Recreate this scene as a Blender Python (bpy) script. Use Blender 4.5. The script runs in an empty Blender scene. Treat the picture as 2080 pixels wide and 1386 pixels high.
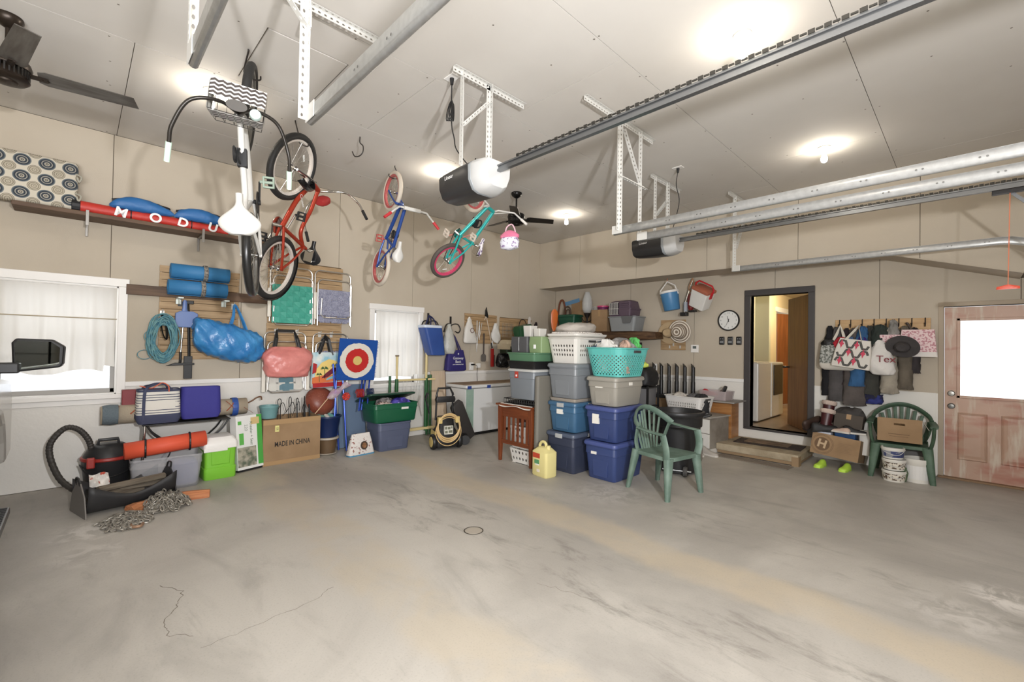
import bpy, math, random
from mathutils import Matrix, Vector
C = bpy.context.scene.collection
S = bpy.context.scene
PI = math.pi
R_ = math.radians
# ---------------- camera, world, light, exposure ----------------
def cam_matrix(yaw, pitch, roll, loc):
    y, p, r = map(R_, (yaw, pitch, roll))
    F = Vector((-math.sin(y)*math.cos(p), math.cos(y)*math.cos(p), math.sin(p)))
    Rt = Vector((math.cos(y), math.sin(y), 0)); U = Rt.cross(F)
    R2 = Rt*math.cos(r)+U*math.sin(r); U2 = -Rt*math.sin(r)+U*math.cos(r)
    m = Matrix((R2, U2, -F)).transposed().to_4x4(); m.translation = loc
    return m
cd = bpy.data.cameras.new('camera'); co = bpy.data.objects.new('camera', cd); C.objects.link(co)
cd.sensor_width = 36; cd.lens = 15.731; cd.clip_start = .02
co.matrix_world = cam_matrix(45.788, .777, .9495, (0, 0, 1.476)); S.camera = co
S.view_settings.view_transform = 'Standard'; S.view_settings.look = 'None'
S.view_settings.gamma = 1; S.view_settings.exposure = 0.4
w = bpy.data.worlds.new('sky'); S.world = w; w.use_nodes = True
w.node_tree.nodes['Background'].inputs[0].default_value = (.93, .96, 1, 1)
w.node_tree.nodes['Background'].inputs[1].default_value = 1.5
def light(kind, name, loc, power, col=(1, 1, 1), size=.05, rot=None, sy=None):
    l = bpy.data.lights.new(name, kind); l.energy = power; l.color = col
    if kind == 'AREA':
        l.shape = 'RECTANGLE'; l.size = size; l.size_y = sy or size
    else: l.shadow_soft_size = size
    o = bpy.data.objects.new(name, l); o.location = loc; C.objects.link(o)
    if rot: o.rotation_euler = rot
    return o
# daylight through the open truck-bay door, and the photographer's lamp behind the camera
light('AREA', 'daylight_truck_bay', (1.2, -1.6, 1.2), 205, (.95, .97, 1), 2.0, (0, R_(98), 0), 2.3)
light('AREA', 'photographers_lamp', (1.15, .35, 1.9), 150, (.98, .98, 1), .12, (0, R_(100), R_(-28)), .12)
WARM = (1, .93, .82)
BULBS = [(-1.11, 3.25), (-1.10, 5.66), (-4.63, 3.24), (-4.63, 5.70), (-4.6, .79), (-1.11, .6), (-1.11, -1.9)]
BPOW = 9.5

# ---------------- helpers ----------------
def lin(c):
    g = .3*c[0]+.59*c[1]+.11*c[2]; c = [g+(v-g)*.88 for v in c[:3]]
    return tuple((x/255/12.92 if x/255 <= .04045 else ((x/255+.055)/1.055)**2.4) for x in c[:3])+(1,)
MATS = {}
def mt(name, col=(128, 128, 128), rough=.5, metal=0, c2=None, ns=6, nd=4, bump=0, bs=60, alpha=1, trans=0, stretch=None, emit=0, tl=0, lo=.35, hi=.65):
    if name in MATS: return MATS[name]
    m = bpy.data.materials.new(name); m.use_nodes = True; nt = m.node_tree; N = nt.nodes; L = nt.links
    b = N['Principled BSDF']; b.inputs['Base Color'].default_value = lin(col); b.inputs['Roughness'].default_value = rough
    b.inputs['Metallic'].default_value = metal
    if trans: b.inputs['Transmission Weight'].default_value = trans; b.inputs['IOR'].default_value = 1.3
    if alpha < 1: b.inputs['Alpha'].default_value = alpha
    if emit:
        b.inputs['Emission Color'].default_value = lin(col); b.inputs['Emission Strength'].default_value = emit
    if c2 or bump:
        tc = N.new('ShaderNodeTexCoord'); mp = N.new('ShaderNodeMapping'); L.new(tc.outputs['Object'], mp.inputs[0])
        if stretch: mp.inputs['Scale'].default_value = stretch
    if c2:
        n = N.new('ShaderNodeTexNoise'); n.inputs['Scale'].default_value = ns; n.inputs['Detail'].default_value = nd; L.new(mp.outputs[0], n.inputs[0])
        r = N.new('ShaderNodeValToRGB'); r.color_ramp.elements[0].position = lo; r.color_ramp.elements[1].position = hi
        r.color_ramp.elements[0].color = lin(col); r.color_ramp.elements[1].color = lin(c2)
        L.new(n.outputs[0], r.inputs[0]); L.new(r.outputs[0], b.inputs['Base Color'])
    if bump:
        n = N.new('ShaderNodeTexNoise'); n.inputs['Scale'].default_value = bs; n.inputs['Detail'].default_value = 3; L.new(mp.outputs[0], n.inputs[0])
        bp = N.new('ShaderNodeBump'); bp.inputs['Strength'].default_value = bump; bp.inputs['Distance'].default_value = .01
        L.new(n.outputs[0], bp.inputs['Height']); L.new(bp.outputs[0], b.inputs['Normal'])
    if tl:
        t = N.new('ShaderNodeBsdfTranslucent'); t.inputs[0].default_value = lin(col); mx = N.new('ShaderNodeMixShader'); mx.inputs[0].default_value = tl
        L.new(b.outputs[0], mx.inputs[1]); L.new(t.outputs[0], mx.inputs[2]); L.new(mx.outputs[0], N['Material Output'].inputs[0])
    MATS[name] = m
    return m
class MB:
    def __init__(s, T=None): s.v = []; s.f = []; s.T = T
    def add(s, vs, fs):
        o = len(s.v)
        s.v += [tuple(s.T @ Vector(p)) for p in vs] if s.T else [tuple(p) for p in vs]
        s.f += [[i+o for i in f] for f in fs]; return s
    def box(s, x0, x1, y0, y1, z0, z1):
        return s.add([(x, y, z) for x in (x0, x1) for y in (y0, y1) for z in (z0, z1)],
                     [(0, 1, 3, 2), (4, 6, 7, 5), (0, 4, 5, 1), (2, 3, 7, 6), (0, 2, 6, 4), (1, 5, 7, 3)])
    def cb(s, c, d): return s.box(c[0]-d[0]/2, c[0]+d[0]/2, c[1]-d[1]/2, c[1]+d[1]/2, c[2]-d[2]/2, c[2]+d[2]/2)
    def loft(s, rings, closed=True, caps=True, loop=False):
        n = len(rings[0]); vs = [p for r in rings for p in r]; fs = []
        k = len(rings)
        for i in range(k if loop else k-1):
            for j in range(n if closed else n-1):
                a = i*n+j; b = i*n+(j+1) % n; c = ((i+1) % k)*n+(j+1) % n; d = ((i+1) % k)*n+j
                fs.append((a, b, c, d))
        if caps and closed and not loop: fs += [tuple(range(n))[::-1], tuple(range((k-1)*n, k*n))]
        return s.add(vs, fs)
    def tube(s, pts, r=.01, n=8, closed=False, ry=None):
        P = [Vector(p) for p in pts]; k = len(P); rings = []; up = None
        for i in range(k):
            if closed: t = P[(i+1) % k]-P[i-1]
            else: t = P[min(i+1, k-1)]-P[max(i-1, 0)]
            t = t.normalized() if t.length > 1e-9 else Vector((0, 0, 1))
            if up is None: up = Vector((0, 0, 1)) if abs(t.z) < .9 else Vector((1, 0, 0))
            a = up-t*up.dot(t)
            if a.length < 1e-6: a = Vector((1, 0, 0)) - t*t.x
            a.normalize(); b = t.cross(a); up = a
            rr = r[i] if isinstance(r, (list, tuple)) else r; r2 = ry or rr
            rings.append([P[i]+a*(rr*math.cos(2*PI*j/n))+b*(r2*math.sin(2*PI*j/n)) for j in range(n)])
        return s.loft(rings, loop=closed)
    def cyl(s, p, q, r, r2=None, n=12):
        return s.tube([p, q], [r, r if r2 is None else r2], n)
    def lathe(s, prof, n=20, c=(0, 0, 0), caps=True):
        return s.loft([[(c[0]+r*math.cos(2*PI*j/n), c[1]+r*math.sin(2*PI*j/n), c[2]+z) for j in range(n)] for r, z in prof], caps=caps)
    def prism(s, poly, y0, y1):      # poly in xz
        n = len(poly); return s.add([(x, y0, z) for x, z in poly]+[(x, y1, z) for x, z in poly],
            [tuple(range(n)), tuple(range(n, 2*n))[::-1]]+[(i, i+n, (i+1) % n+n, (i+1) % n) for i in range(n)])
    def grid(s, fn, nu, nv):
        return s.add([fn(i/nu, j/nv) for i in range(nu+1) for j in range(nv+1)],
                     [(i*(nv+1)+j, (i+1)*(nv+1)+j, (i+1)*(nv+1)+j+1, i*(nv+1)+j+1) for i in range(nu) for j in range(nv)])
def ring(cx, cy, z, a, b, n=24, e=2., rot=0):
    o = []
    for j in range(n):
        t = 2*PI*(j+.5)/n; c, q = math.cos(t), math.sin(t)
        x = a*math.copysign(abs(c)**(2/e), c); y = b*math.copysign(abs(q)**(2/e), q)
        if rot: x, y = x*math.cos(rot)-y*math.sin(rot), x*math.sin(rot)+y*math.cos(rot)
        o.append((cx+x, cy+y, z))
    return o
def rrect(a, b, r, n=4):     # rounded rectangle outline, half sizes
    o = []
    for sx, sy, t0 in ((1, 1, 0), (-1, 1, 90), (-1, -1, 180), (1, -1, 270)):
        for i in range(n+1):
            t = R_(t0+90*i/n); o.append((sx*(a-r)+r*math.cos(t), sy*(b-r)+r*math.sin(t)))
    return o
def arcpts(pts, n=8):        # Catmull-Rom through points
    P = [Vector(p) for p in pts]; P = [2*P[0]-P[1]]+P+[2*P[-1]-P[-2]]; o = []
    for i in range(1, len(P)-2):
        for k in range(n):
            t = k/n; a, b, c, d = P[i-1:i+3]
            o.append(.5*((2*b)+(c-a)*t+(2*a-5*b+4*c-d)*t*t+(3*b-a-3*c+d)*t**3))
    return o+[P[-2]]
def obj(name, mb, m, parent=None, smooth=False, bev=0, solid=0, sub=0, T=None, kind=None, label=None):
    me = bpy.data.meshes.new(name); me.from_pydata(mb.v, [], mb.f); me.update()
    for mm in (m if isinstance(m, (list, tuple)) else [m]): me.materials.append(mm)
    if smooth:
        me.shade_smooth()
        me.set_sharp_from_angle(angle=R_(smooth if smooth > 1 else 40))
    o = bpy.data.objects.new(name, me); C.objects.link(o)
    if parent: o.parent = parent
    if T: o.matrix_local = T
    if solid:
        md = o.modifiers.new('s', 'SOLIDIFY'); md.thickness = solid
    if bev:
        md = o.modifiers.new('b', 'BEVEL'); md.width = bev; md.segments = 2; md.limit_method = 'ANGLE'; md.angle_limit = R_(40)
    if sub:
        md = o.modifiers.new('u', 'SUBSURF'); md.levels = sub; md.render_levels = sub
    if kind: o['kind'] = kind
    if label: o['label'] = label
    return o
def tag(o, label, cat, group=None):
    o['label'] = label; o['category'] = cat
    if group: o['group'] = group
    return o
def thing(name, label, cat, loc=(0, 0, 0), rz=0, group=None, rot=None):
    o = bpy.data.objects.new(name, None); o.empty_display_size = .05; C.objects.link(o)
    o.location = loc; o.rotation_euler = rot or (0, 0, R_(rz))
    return tag(o, label, cat, group)
def dup(root, loc=None, rz=None, label=None):
    def cp(o, par):
        c = o.copy(); C.objects.link(c); c.parent = par
        for k in kids.get(o.name, []): cp(k, c)
        return c
    kids = {}
    for o in list(C.objects):
        if o.parent: kids.setdefault(o.parent.name, []).append(o)
    r = cp(root, None)
    if loc: r.location = loc
    if rz is not None: r.rotation_euler = (0, 0, R_(rz))
    if label: r['label'] = label
    return r
def txt(name, s, size, m, parent, loc, rot=(PI/2, 0, 0), ext=.0004, sx=1, align='CENTER', bold=0):
    cu = bpy.data.curves.new(name, 'FONT'); cu.body = s; cu.size = size; cu.extrude = ext; cu.align_x = align; cu.align_y = 'CENTER'; cu.offset = bold
    t = bpy.data.objects.new('tmp', cu); C.objects.link(t)
    bpy.context.view_layer.update()
    me = bpy.data.meshes.new_from_object(t); bpy.data.objects.remove(t)
    me.materials.clear(); me.materials.append(m)
    o = bpy.data.objects.new(name, me); C.objects.link(o); o.parent = parent; o.location = loc; o.rotation_euler = rot; o.scale = (sx, 1, 1)
    return o
def struct(name, mb, m, **k):
    o = obj(name, mb, m, **k); o['kind'] = 'structure'; return o
AX = -6.35; BY = 7.49; CZ = 3.66; UY = 6.955
def WA(y, z, off=0): return (AX+off, y, z)       # point on the window wall
def wa(name, label, cat, y, z, off=0, group=None):
    return thing(name, label, cat, (AX+off, y, z), 90, group)   # local x along wall, -y into room
def wb(name, label, cat, x, z, off=0, group=None):
    return thing(name, label, cat, (x, BY-off, z), 0, group)
rnd = random.Random(7)

# ---------------- materials ----------------
WHITE = mt('white_paint', (226, 222, 214), .45, bump=.15, bs=30)
WTRIM = mt('white_trim', (236, 233, 228), .4)
TANW = mt('drywall_paper_tan', (192, 180, 161), .85, c2=(187, 174, 154), ns=1.3, nd=6, bump=.08, bs=120)
CEILM = mt('drywall_paper_ceiling', (214, 209, 201), .85, c2=(206, 200, 191), ns=.9, nd=6)
GAP = mt('dark_gap', (95, 82, 66), .9)
GALV = mt('galvanised_steel', (206, 208, 208), .38, .5, c2=(190, 192, 192), ns=30, nd=3, lo=.3, hi=.7)
STEEL = mt('polished_steel', (200, 200, 198), .22, 1)
PUNCH = mt('white_perforated_steel', (214, 213, 208), .4, .3)
BLACK = mt('black_plastic', (24, 24, 25), .45)
DARK = mt('dark_hole', (52, 50, 47), .8)
BRASSK = mt('dark_bronze', (52, 42, 34), .35, .6)
CARD = mt('cardboard', (160, 128, 92), .85, c2=(146, 115, 80), ns=4, bump=.06, bs=90)
WOODP = mt('pine_wood', (188, 156, 112), .6, c2=(163, 128, 86), ns=5, nd=8, stretch=(1, 1, 14))
WOODH = mt('pine_slat', (184, 152, 110), .6, c2=(160, 126, 84), ns=3, nd=8, stretch=(1.2, 12, 12))
WOODB = mt('brown_board', (104, 76, 52), .6, c2=(78, 54, 36), ns=3, nd=8, stretch=(1, 10, 10))
def floor_mat():
    m = bpy.data.materials.new('concrete_floor'); m.use_nodes = True; nt = m.node_tree; N = nt.nodes; L = nt.links; b = N['Principled BSDF']
    g = N.new('ShaderNodeNewGeometry')
    def noise(sc, det=6, dist=0, scale=(1, 1, 1), rough=.6):
        mp = N.new('ShaderNodeMapping'); mp.inputs['Scale'].default_value = scale; L.new(g.outputs['Position'], mp.inputs[0])
        n = N.new('ShaderNodeTexNoise'); n.inputs['Scale'].default_value = sc; n.inputs['Detail'].default_value = det; n.inputs['Distortion'].default_value = dist; n.inputs['Roughness'].default_value = rough
        L.new(mp.outputs[0], n.inputs[0]); return n.outputs[0]
    def math_(op, a, bb=0., c=0.):
        n = N.new('ShaderNodeMath'); n.operation = op
        for i, v in enumerate((a, bb, c)):
            if isinstance(v, (int, float)): n.inputs[i].default_value = v
            else: L.new(v, n.inputs[i])
        return n.outputs[0]
    def ramp(v, p0, p1):
        n = N.new('ShaderNodeMapRange'); n.inputs[1].default_value = p0; n.inputs[2].default_value = p1; n.interpolation_type = 'SMOOTHSTEP'; L.new(v, n.inputs[0]); return n.outputs[0]
    def mix(f, a, c):
        n = N.new('ShaderNodeMix'); n.data_type = 'RGBA'
        (L.new(f, n.inputs[0]) if not isinstance(f, float) else setattr(n.inputs[0], 'default_value', f))
        for i, v in ((6, a), (7, c)):
            if isinstance(v, tuple): n.inputs[i].default_value = lin(v)
            else: L.new(v, n.inputs[i])
        return n.outputs[2]
    sep = N.new('ShaderNodeSeparateXYZ'); L.new(g.outputs['Position'], sep.inputs[0])
    x, y = sep.outputs[0], sep.outputs[1]
    col = mix(ramp(noise(.55, 8, .6), .38, .66), (166, 160, 151), (190, 184, 174))
    col = mix(math_('MULTIPLY', ramp(noise(1.3, 9, .9, (.6, 1.6, 1)), .5, .72), .55), col, (148, 143, 135))
    col = mix(math_('MULTIPLY', ramp(noise(4.5, 9, .4, (.35, 1.5, 1), .75), .55, .75), .35), col, (128, 123, 115))
    # dirt dragged in by tyres: two bands running along x
    wob = noise(1.1, 4)
    def band(c, hw, f):
        d = math_('ABSOLUTE', math_('SUBTRACT', math_('ADD', y, math_('MULTIPLY', math_('SUBTRACT', wob, .5), .5)), c))
        return math_('MULTIPLY', math_('SUBTRACT', 1., ramp(d, hw*.45, hw)), f)
    br = ramp(noise(2.4, 8, .5), .3, .6)
    col = mix(math_('MULTIPLY', band(3.07, .27, .75), math_('ADD', math_('MULTIPLY', br, .4), .55)), col, (196, 180, 154))
    col = mix(math_('MULTIPLY', band(1.45, .30, .75), br), col, (190, 178, 158))
    # dark scuffs beside the bands
    s1 = math_('MULTIPLY', band(2.35, .55, .6), ramp(noise(3.4, 10, .5, (.5, 1.5, 1), .75), .5, .68))
    col = mix(s1, col, (118, 112, 104))
    s2 = math_('MULTIPLY', band(3.9, .35, .5), ramp(noise(2.8, 10, .5, (.6, 1.5, 1), .75), .5, .68))
    col = mix(s2, col, (124, 118, 109))
    # pale chalky patches
    def blob(cx, cy, r, f):
        dx = math_('SUBTRACT', x, cx); dy = math_('SUBTRACT', y, cy)
        d = math_('SQRT', math_('ADD', math_('MULTIPLY', dx, dx), math_('MULTIPLY', dy, dy)))
        return math_('MULTIPLY', math_('MULTIPLY', math_('SUBTRACT', 1., ramp(d, r*.2, r)), f), ramp(noise(7, 8, 1), .42, .6))
    for a in ((.15, 4.05, .28, .9), (-4.75, .12, .35, .8), (-4.25, .1, .3, .5), (-.05, 3.6, .35, .4), (-2.6, 3.95, .5, .35)):
        col = mix(blob(*a), col, (222, 216, 208))
    fine = noise(90, 4); col = mix(math_('MULTIPLY', ramp(fine, .5, .75), .22), col, (120, 113, 102))
    L.new(col, b.inputs['Base Color'])
    ro = N.new('ShaderNodeMapRange'); ro.inputs[3].default_value = .38; ro.inputs[4].default_value = .7; L.new(noise(1.7, 6, .5), ro.inputs[0]); L.new(ro.outputs[0], b.inputs['Roughness'])
    bp = N.new('ShaderNodeBump'); bp.inputs['Strength'].default_value = .12; bp.inputs['Distance'].default_value = .01; L.new(noise(14, 8), bp.inputs['Height']); L.new(bp.outputs[0], b.inputs['Normal'])
    return m
# ---------------- shell ----------------
XE = 1.3; YS = -3.3
fl = struct('floor', MB().box(AX-.2, XE+.2, YS-.2, BY+.1, -.15, 0), floor_mat())
def crack(pts, w=.004):
    P = [Vector((*p, 0)) for p in pts]; Q = []
    for a, b in zip(P, P[1:]):
        for k in range(6): Q.append(a.lerp(b, k/6)+Vector((rnd.uniform(-.012, .012), rnd.uniform(-.012, .012), 0)))
    Q.append(P[-1]); m = MB()
    for i in range(len(Q)-1):
        d = (Q[i+1]-Q[i]).normalized(); s = Vector((-d.y, d.x, 0))*w*rnd.uniform(.3, .6)
        m.add([Q[i]-s+Vector((0, 0, .0006)), Q[i+1]-s+Vector((0, 0, .0006)), Q[i+1]+s+Vector((0, 0, .0006)), Q[i]+s+Vector((0, 0, .0006))], [(0, 1, 2, 3)])
    obj('crack', m, mt('crack_dark', (118, 108, 94), .9), fl)
crack([(-3.41, .40), (-3.25, .48), (-3.1, .44), (-2.95, .36), (-2.82, .36), (-2.72, .45)])
crack([(-2.59, .45), (-2.6, .7), (-2.64, 1.0), (-2.7, 1.15)], .003)
crack([(-1.9, 2.1), (-1.72, 2.16), (-1.5, 2.2)], .002)
# drain cover with a ring gap
dr = thing('floor_drain_cover', 'round concrete drain cover with a dark ring gap in the floor', 'drain', (-2.78, 2.31, .001))
obj('cover', MB().lathe([(.066, 0), (.066, .0015), (0.0001, .002)], 28), mt('drain_concrete', (170, 160, 145), .7), dr, smooth=1)
obj('ring_gap', MB().loft([[(r*math.cos(2*PI*j/40), r*math.sin(2*PI*j/40), z) for j in range(40)] for r, z in ((.07, .001), (.079, .001))], caps=False), mt('ring_gap', (70, 60, 46), .9), dr)

def cells(u0, u1, v0, v1, holes, fn, mb):
    us = sorted({u0, u1}|{h for H in holes for h in H[:2] if u0 < h < u1}); vs = sorted({v0, v1}|{h for H in holes for h in H[2:] if v0 < h < v1})
    for a, b in zip(us, us[1:]):
        for c, d in zip(vs, vs[1:]):
            if not any(H[0] <= (a+b)/2 <= H[1] and H[2] <= (c+d)/2 <= H[3] for H in holes): fn(mb, a, b, c, d)
    return mb
W1 = (-.56, .31, .91, 2.05); W2 = (3.24, 4.03, .86, 2.02)
wl = struct('wall_left', cells(YS, BY+.1, 0, CZ, [W1, W2], lambda m, a, b, c, d: m.box(AX-.17, AX-.012, a, b, c, d), MB()), GAP)
ys = [YS]+[.24+1.22*k for k in range(-2, 6)]+[BY]
for a, b in zip(ys, ys[1:]):
    obj('wall_panel', cells(a+.003, b-.003, 1.0, CZ-.003, [W1, W2], lambda m, p, q, c, d: m.box(AX-.012, AX, p, q, c, d), MB()), TANW, wl)
wi = struct('wall_left_wainscot', cells(YS, BY, .005, 1.0, [W1, W2], lambda m, a, b, c, d: m.box(AX-.012, AX+.004, a, b, c, d), MB()), WHITE)
struct('trim_1', cells(YS, BY, .985, 1.035, [(-.63, .38, 0, 3), (3.13, 4.16, 0, 3)], lambda m, a, b, c, d: m.box(AX, AX+.022, a, b, c, d), MB()), WTRIM, bev=.004)
# back wall, recessed lower part
D1 = (-2.39, -1.62, .30, 2.33); D2 = (-.235, .70, 0, 2.05)
wbk = struct('wall_back', cells(AX-.1, XE+.1, 0, CZ, [D1, D2], lambda m, a, b, c, d: m.box(a, b, BY+.012, BY+.13, c, d), MB()), GAP)
xs = [AX, -5.72, -4.5, -3.28, -2.06, -.84, .38, XE]
for a, b in zip(xs, xs[1:]):
    obj('wall_panel', cells(a+.003, b-.003, 1.0, 2.8, [D1, D2], lambda m, p, q, c, d: m.box(p, q, BY, BY+.012, c, d), MB()), TANW, wbk)
struct('wall_back_wainscot', cells(AX, XE, .005, 1.0, [D1, D2], lambda m, a, b, c, d: m.box(a, b, BY-.004, BY+.012, c, d), MB()), WHITE)
struct('trim_2', MB().box(AX+.02, -2.48, BY-.022, BY, .985, 1.035), WTRIM, bev=.004)
struct('baseboard_back', MB().box(-1.55, -.3, BY-.008, BY, .0, 1.003), mt('white_board', (224, 221, 213), .5), bev=.002)
su = struct('wall_upper', MB().prism([(AX, 2.715), (-.86, 2.715), (.37, 2.335), (XE, 2.335), (XE, CZ), (AX, CZ)], UY+.012, BY), GAP)
def clipx(a, b):
    def zb(x): return 2.715 if x < -.86 else max(2.335, 2.715-(x+.86)*.309)
    p = [(a, zb(a))]+([(-.86, 2.715)] if a < -.86 < b else [])+([(.37, 2.335)] if a < .37 < b else [])+[(b, zb(b)), (b, CZ-.003), (a, CZ-.003)]
    return p
xu = [AX, -5.3, -4.08, -2.86, -1.64, -.42, .8, XE]
for a, b in zip(xu, xu[1:]): obj('wall_panel', MB().prism(clipx(a+.003, b-.003), UY, UY+.012), TANW, su)
obj('soffit_panel', MB().prism([(AX, 2.705), (-.86, 2.705), (.37, 2.325), (.37, 2.336), (-.86, 2.716), (AX, 2.716)], UY, BY), TANW, su)
# ceiling sheets
ce = struct('ceiling', MB().box(AX-.1, XE+.1, YS-.1, BY, CZ+.012, CZ+.12), mt('ceiling_gap', (128, 118, 104), .9))
cx = [AX, -5.5, -4.28, -3.06, -1.84, -.62, .6, XE]
HT = (-4.2, -3.4, .90, 1.48)
for i, (a, b) in enumerate(zip(cx, cx[1:])):
    cuts = [YS]+[y for y in ([.26, 3.92] if i in (0, 1) else [-1.6, 2.06, 5.72] if i % 2 == 0 else [-.8, 2.9, 6.5])]+[UY+.02]
    for c, d in zip(cuts, cuts[1:]):
        obj('ceiling_panel', cells(a+.0025, b-.0025, c+.0025, d-.0025, [HT], lambda m, p, q, r, t: m.box(p, q, r, t, CZ, CZ+.012), MB()), CEILM, ce)
obj('hatch_panel', MB().box(HT[0]+.011, HT[1]-.011, HT[2]+.011, HT[3]-.011, CZ-.002, CZ+.012), CEILM, ce)
sc = MB()
for i, a in enumerate(cx[:-1]):
    for y in [YS+.4+.61*k for k in range(17)]:
        for dx in (.03, .41, .81, 1.19):
            if rnd.random() < .55 and a+dx < XE and y < UY:
                X, Y = a+dx+rnd.uniform(-.02, .02), y+rnd.uniform(-.03, .03)
                sc.lathe([(.0075, -.0012), (.0002, -.0016)], 6, (X, Y, CZ))
obj('screw_heads', sc, mt('screw_grey', (120, 110, 98), .6), ce, kind='stuff')
for a, b in ((YS, -2.95), (-.55, .1), (2.0, 2.6), (4.7, BY)): pass
# walls outside the picture: south wall and the garage-door wall
struct('wall_front', MB().box(AX-.1, XE+.1, YS-.15, YS, 0, CZ), TANW)
struct('wall_right', cells(YS, BY, 0, CZ, [(-3.05, -.35, 0, 2.5), (.85, 3.5, 0, 2.5), (4.1, 6.5, 0, 2.5)], lambda m, a, b, c, d: m.box(XE, XE+.15, a, b, c, d), MB()), TANW)
for k, (a, b) in enumerate(((.85, 3.5), (4.1, 6.5))):
    for q in range(4):
        if q == 0: gd = struct('door_%d' % (k+3), MB().box(XE+.04, XE+.06, a, b, 0, 2.5), WHITE)
        obj('door_section', MB().box(XE+.0, XE+.045, a, b, .01+q*.62, .61+q*.62), WTRIM, gd, bev=.006)

# ---------------- windows on the left wall ----------------
GLASS = mt('window_glass', (255, 255, 255), .02, alpha=.12)
CURT = mt('sheer_curtain', (238, 233, 224), .9, tl=.55)
VINYL = mt('grey_vinyl', (158, 155, 150), .5)
def window(n, W, split):
    y0, y1, z0, z1 = W; T = Matrix.Translation((AX, 0, 0)) @ Matrix.Rotation(PI/2, 4, 'Z')   # local x = world y, local y = into wall
    m = MB(T); fr = .075
    m.box(y0-fr, y0, -.024, .03, z0, z1); m.box(y1, y1+fr, -.024, .03, z0, z1)
    m.box(y0-fr-.012, y1+fr+.012, -.03, .03, z1, z1+.085); m.box(y0-fr-.012, y1+fr+.012, -.05, .06, z0-.045, z0)
    m.box(y0-fr, y1+fr, -.02, .0, z0-.1, z0-.045)
    w = struct('window_%d' % n, m, WTRIM, bev=.005)
    j = MB(T); j.box(y0, y0+.012, 0, .15, z0, z1); j.box(y1-.012, y1, 0, .15, z0, z1); j.box(y0, y1, 0, .15, z1-.012, z1); j.box(y0, y1, 0, .15, z0, z0+.01)
    obj('window_jamb', j, WTRIM, w)
    s = MB(T); e = .035; a, b = y0+.012, y1-.012
    for p, q, r, t in ((a, a+e, z0, z1), (b-e, b, z0, z1), (a, b, z0+.01, z0+.055), (a, b, z1-.05, z1), (a, b, split-.02, split+.02)): s.box(p, q, .1, .14, r, t)
    obj('sash', s, VINYL, w, bev=.003)
    obj('pane', MB(T).box(a+e, b-e, .118, .122, z0+.05, z1-.05), GLASS, w)
    return w, T
w1, T1 = window(1, W1, 1.48); w2, T2 = window(2, W2, 1.48)
def curtain(T, y0, y1, z0, z1, seed, label, amp=.018, lift=.05):
    r = random.Random(seed); ph = [r.uniform(0, 6) for _ in range(4)]
    def fn(u, v):
        y = y0+(y1-y0)*u; zb = z0+lift*math.sin(u*9+ph[0])*.5+(lift*1.4 if u > .9 else 0); z = z1+.01+(zb-z1)*v
        d = amp*(.4+v)*(math.sin(u*34+ph[1]+v*1.5)+.6*math.sin(u*61+ph[2]-v*2)+.5*math.sin(u*17+ph[3]))
        return (y+.01*math.sin(v*5+u*20)*v, -.012-d*.6, z)
    c = tag(obj('curtain', MB(T).grid(fn, 90, 24), CURT, smooth=80), 'sheer off-white gathered curtain over '+label, 'curtain')
    obj('rod', MB(T).cyl((y0-.01, -.012, z1+.012), (y1+.01, -.012, z1+.012), .006), WTRIM, c)
    return c
curtain(T1, -.53, .295, 1.14, 2.02, 3, 'the large window beside the truck')
tag(obj('curtain_rod', MB(T1).cyl((-.54, -.035, 1.705), (.3, -.035, 1.70), .006), mt('tan_rod', (190, 176, 150), .5)), 'second thin curtain rod halfway down the large window', 'curtain rod')
curtain(T2, 3.27, 4.01, .97, 1.98, 5, 'the small window behind the croquet set', .014, .02)
sn = mt('snow', (240, 243, 248), .8)
struct('ground_outside', MB().box(-30, AX-.3, -15, 20, -.4, -.3).box(XE+.3, 30, -20, 20, -.4, -.3), sn)
# ---------------- perforated steel ----------------
def perf(mb, fn, nu, nv, hu=.5, hv=.5, skip=None, k=8):
    for i in range(nu):
        for j in range(nv):
            cu, cv = (i+.5)/nu, (j+.5)/nv; a, b = .5/nu, .5/nv
            if skip and skip(i, j):
                mb.add([fn(cu-a, cv-b), fn(cu+a, cv-b), fn(cu+a, cv+b), fn(cu-a, cv+b)], [(0, 1, 2, 3)]); continue
            o = [(1, 0), (1, 1), (0, 1), (-1, 1), (-1, 0), (-1, -1), (0, -1), (1, -1)]
            vs = [fn(cu+a*p, cv+b*q) for p, q in o]+[fn(cu+a*hu*math.cos(t*PI/4), cv+b*hv*math.sin(t*PI/4)) for t in range(8)]
            mb.add(vs, [(t, (t+1) % 8, (t+1) % 8+8, t+8) for t in range(8)])
    return mb
def angle_bar(p, q, n, w=.036, side=None):
    """perforated L bar from p to q; first flange spans across n, second flange along side"""
    p, q = Vector(p), Vector(q); d = q-p; L = d.length; n = Vector(n).normalized(); k = max(2, int(L/.04))
    s = Vector(side).normalized() if side else d.normalized().cross(n)
    m = MB()
    perf(m, lambda u, v: p+d*u+n*(v*w), k, 1, .5, .36)
    perf(m, lambda u, v: p+d*u+s*(v*w), k, 1, .5, .36)
    return m
def bars(t, lst, mat=PUNCH):
    for nm, p, q, n, s in lst: obj(nm, angle_bar(p, q, n, side=s), mat, t, solid=.003)
X, Y, Z = (1, 0, 0), (0, 1, 0), (0, 0, 1)
def hanger(label, lst): 
    t = thing('track_hanger', label, 'bracket'); bars(t, lst); return t
nX, nY = (-1, 0, 0), (0, -1, 0)
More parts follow.
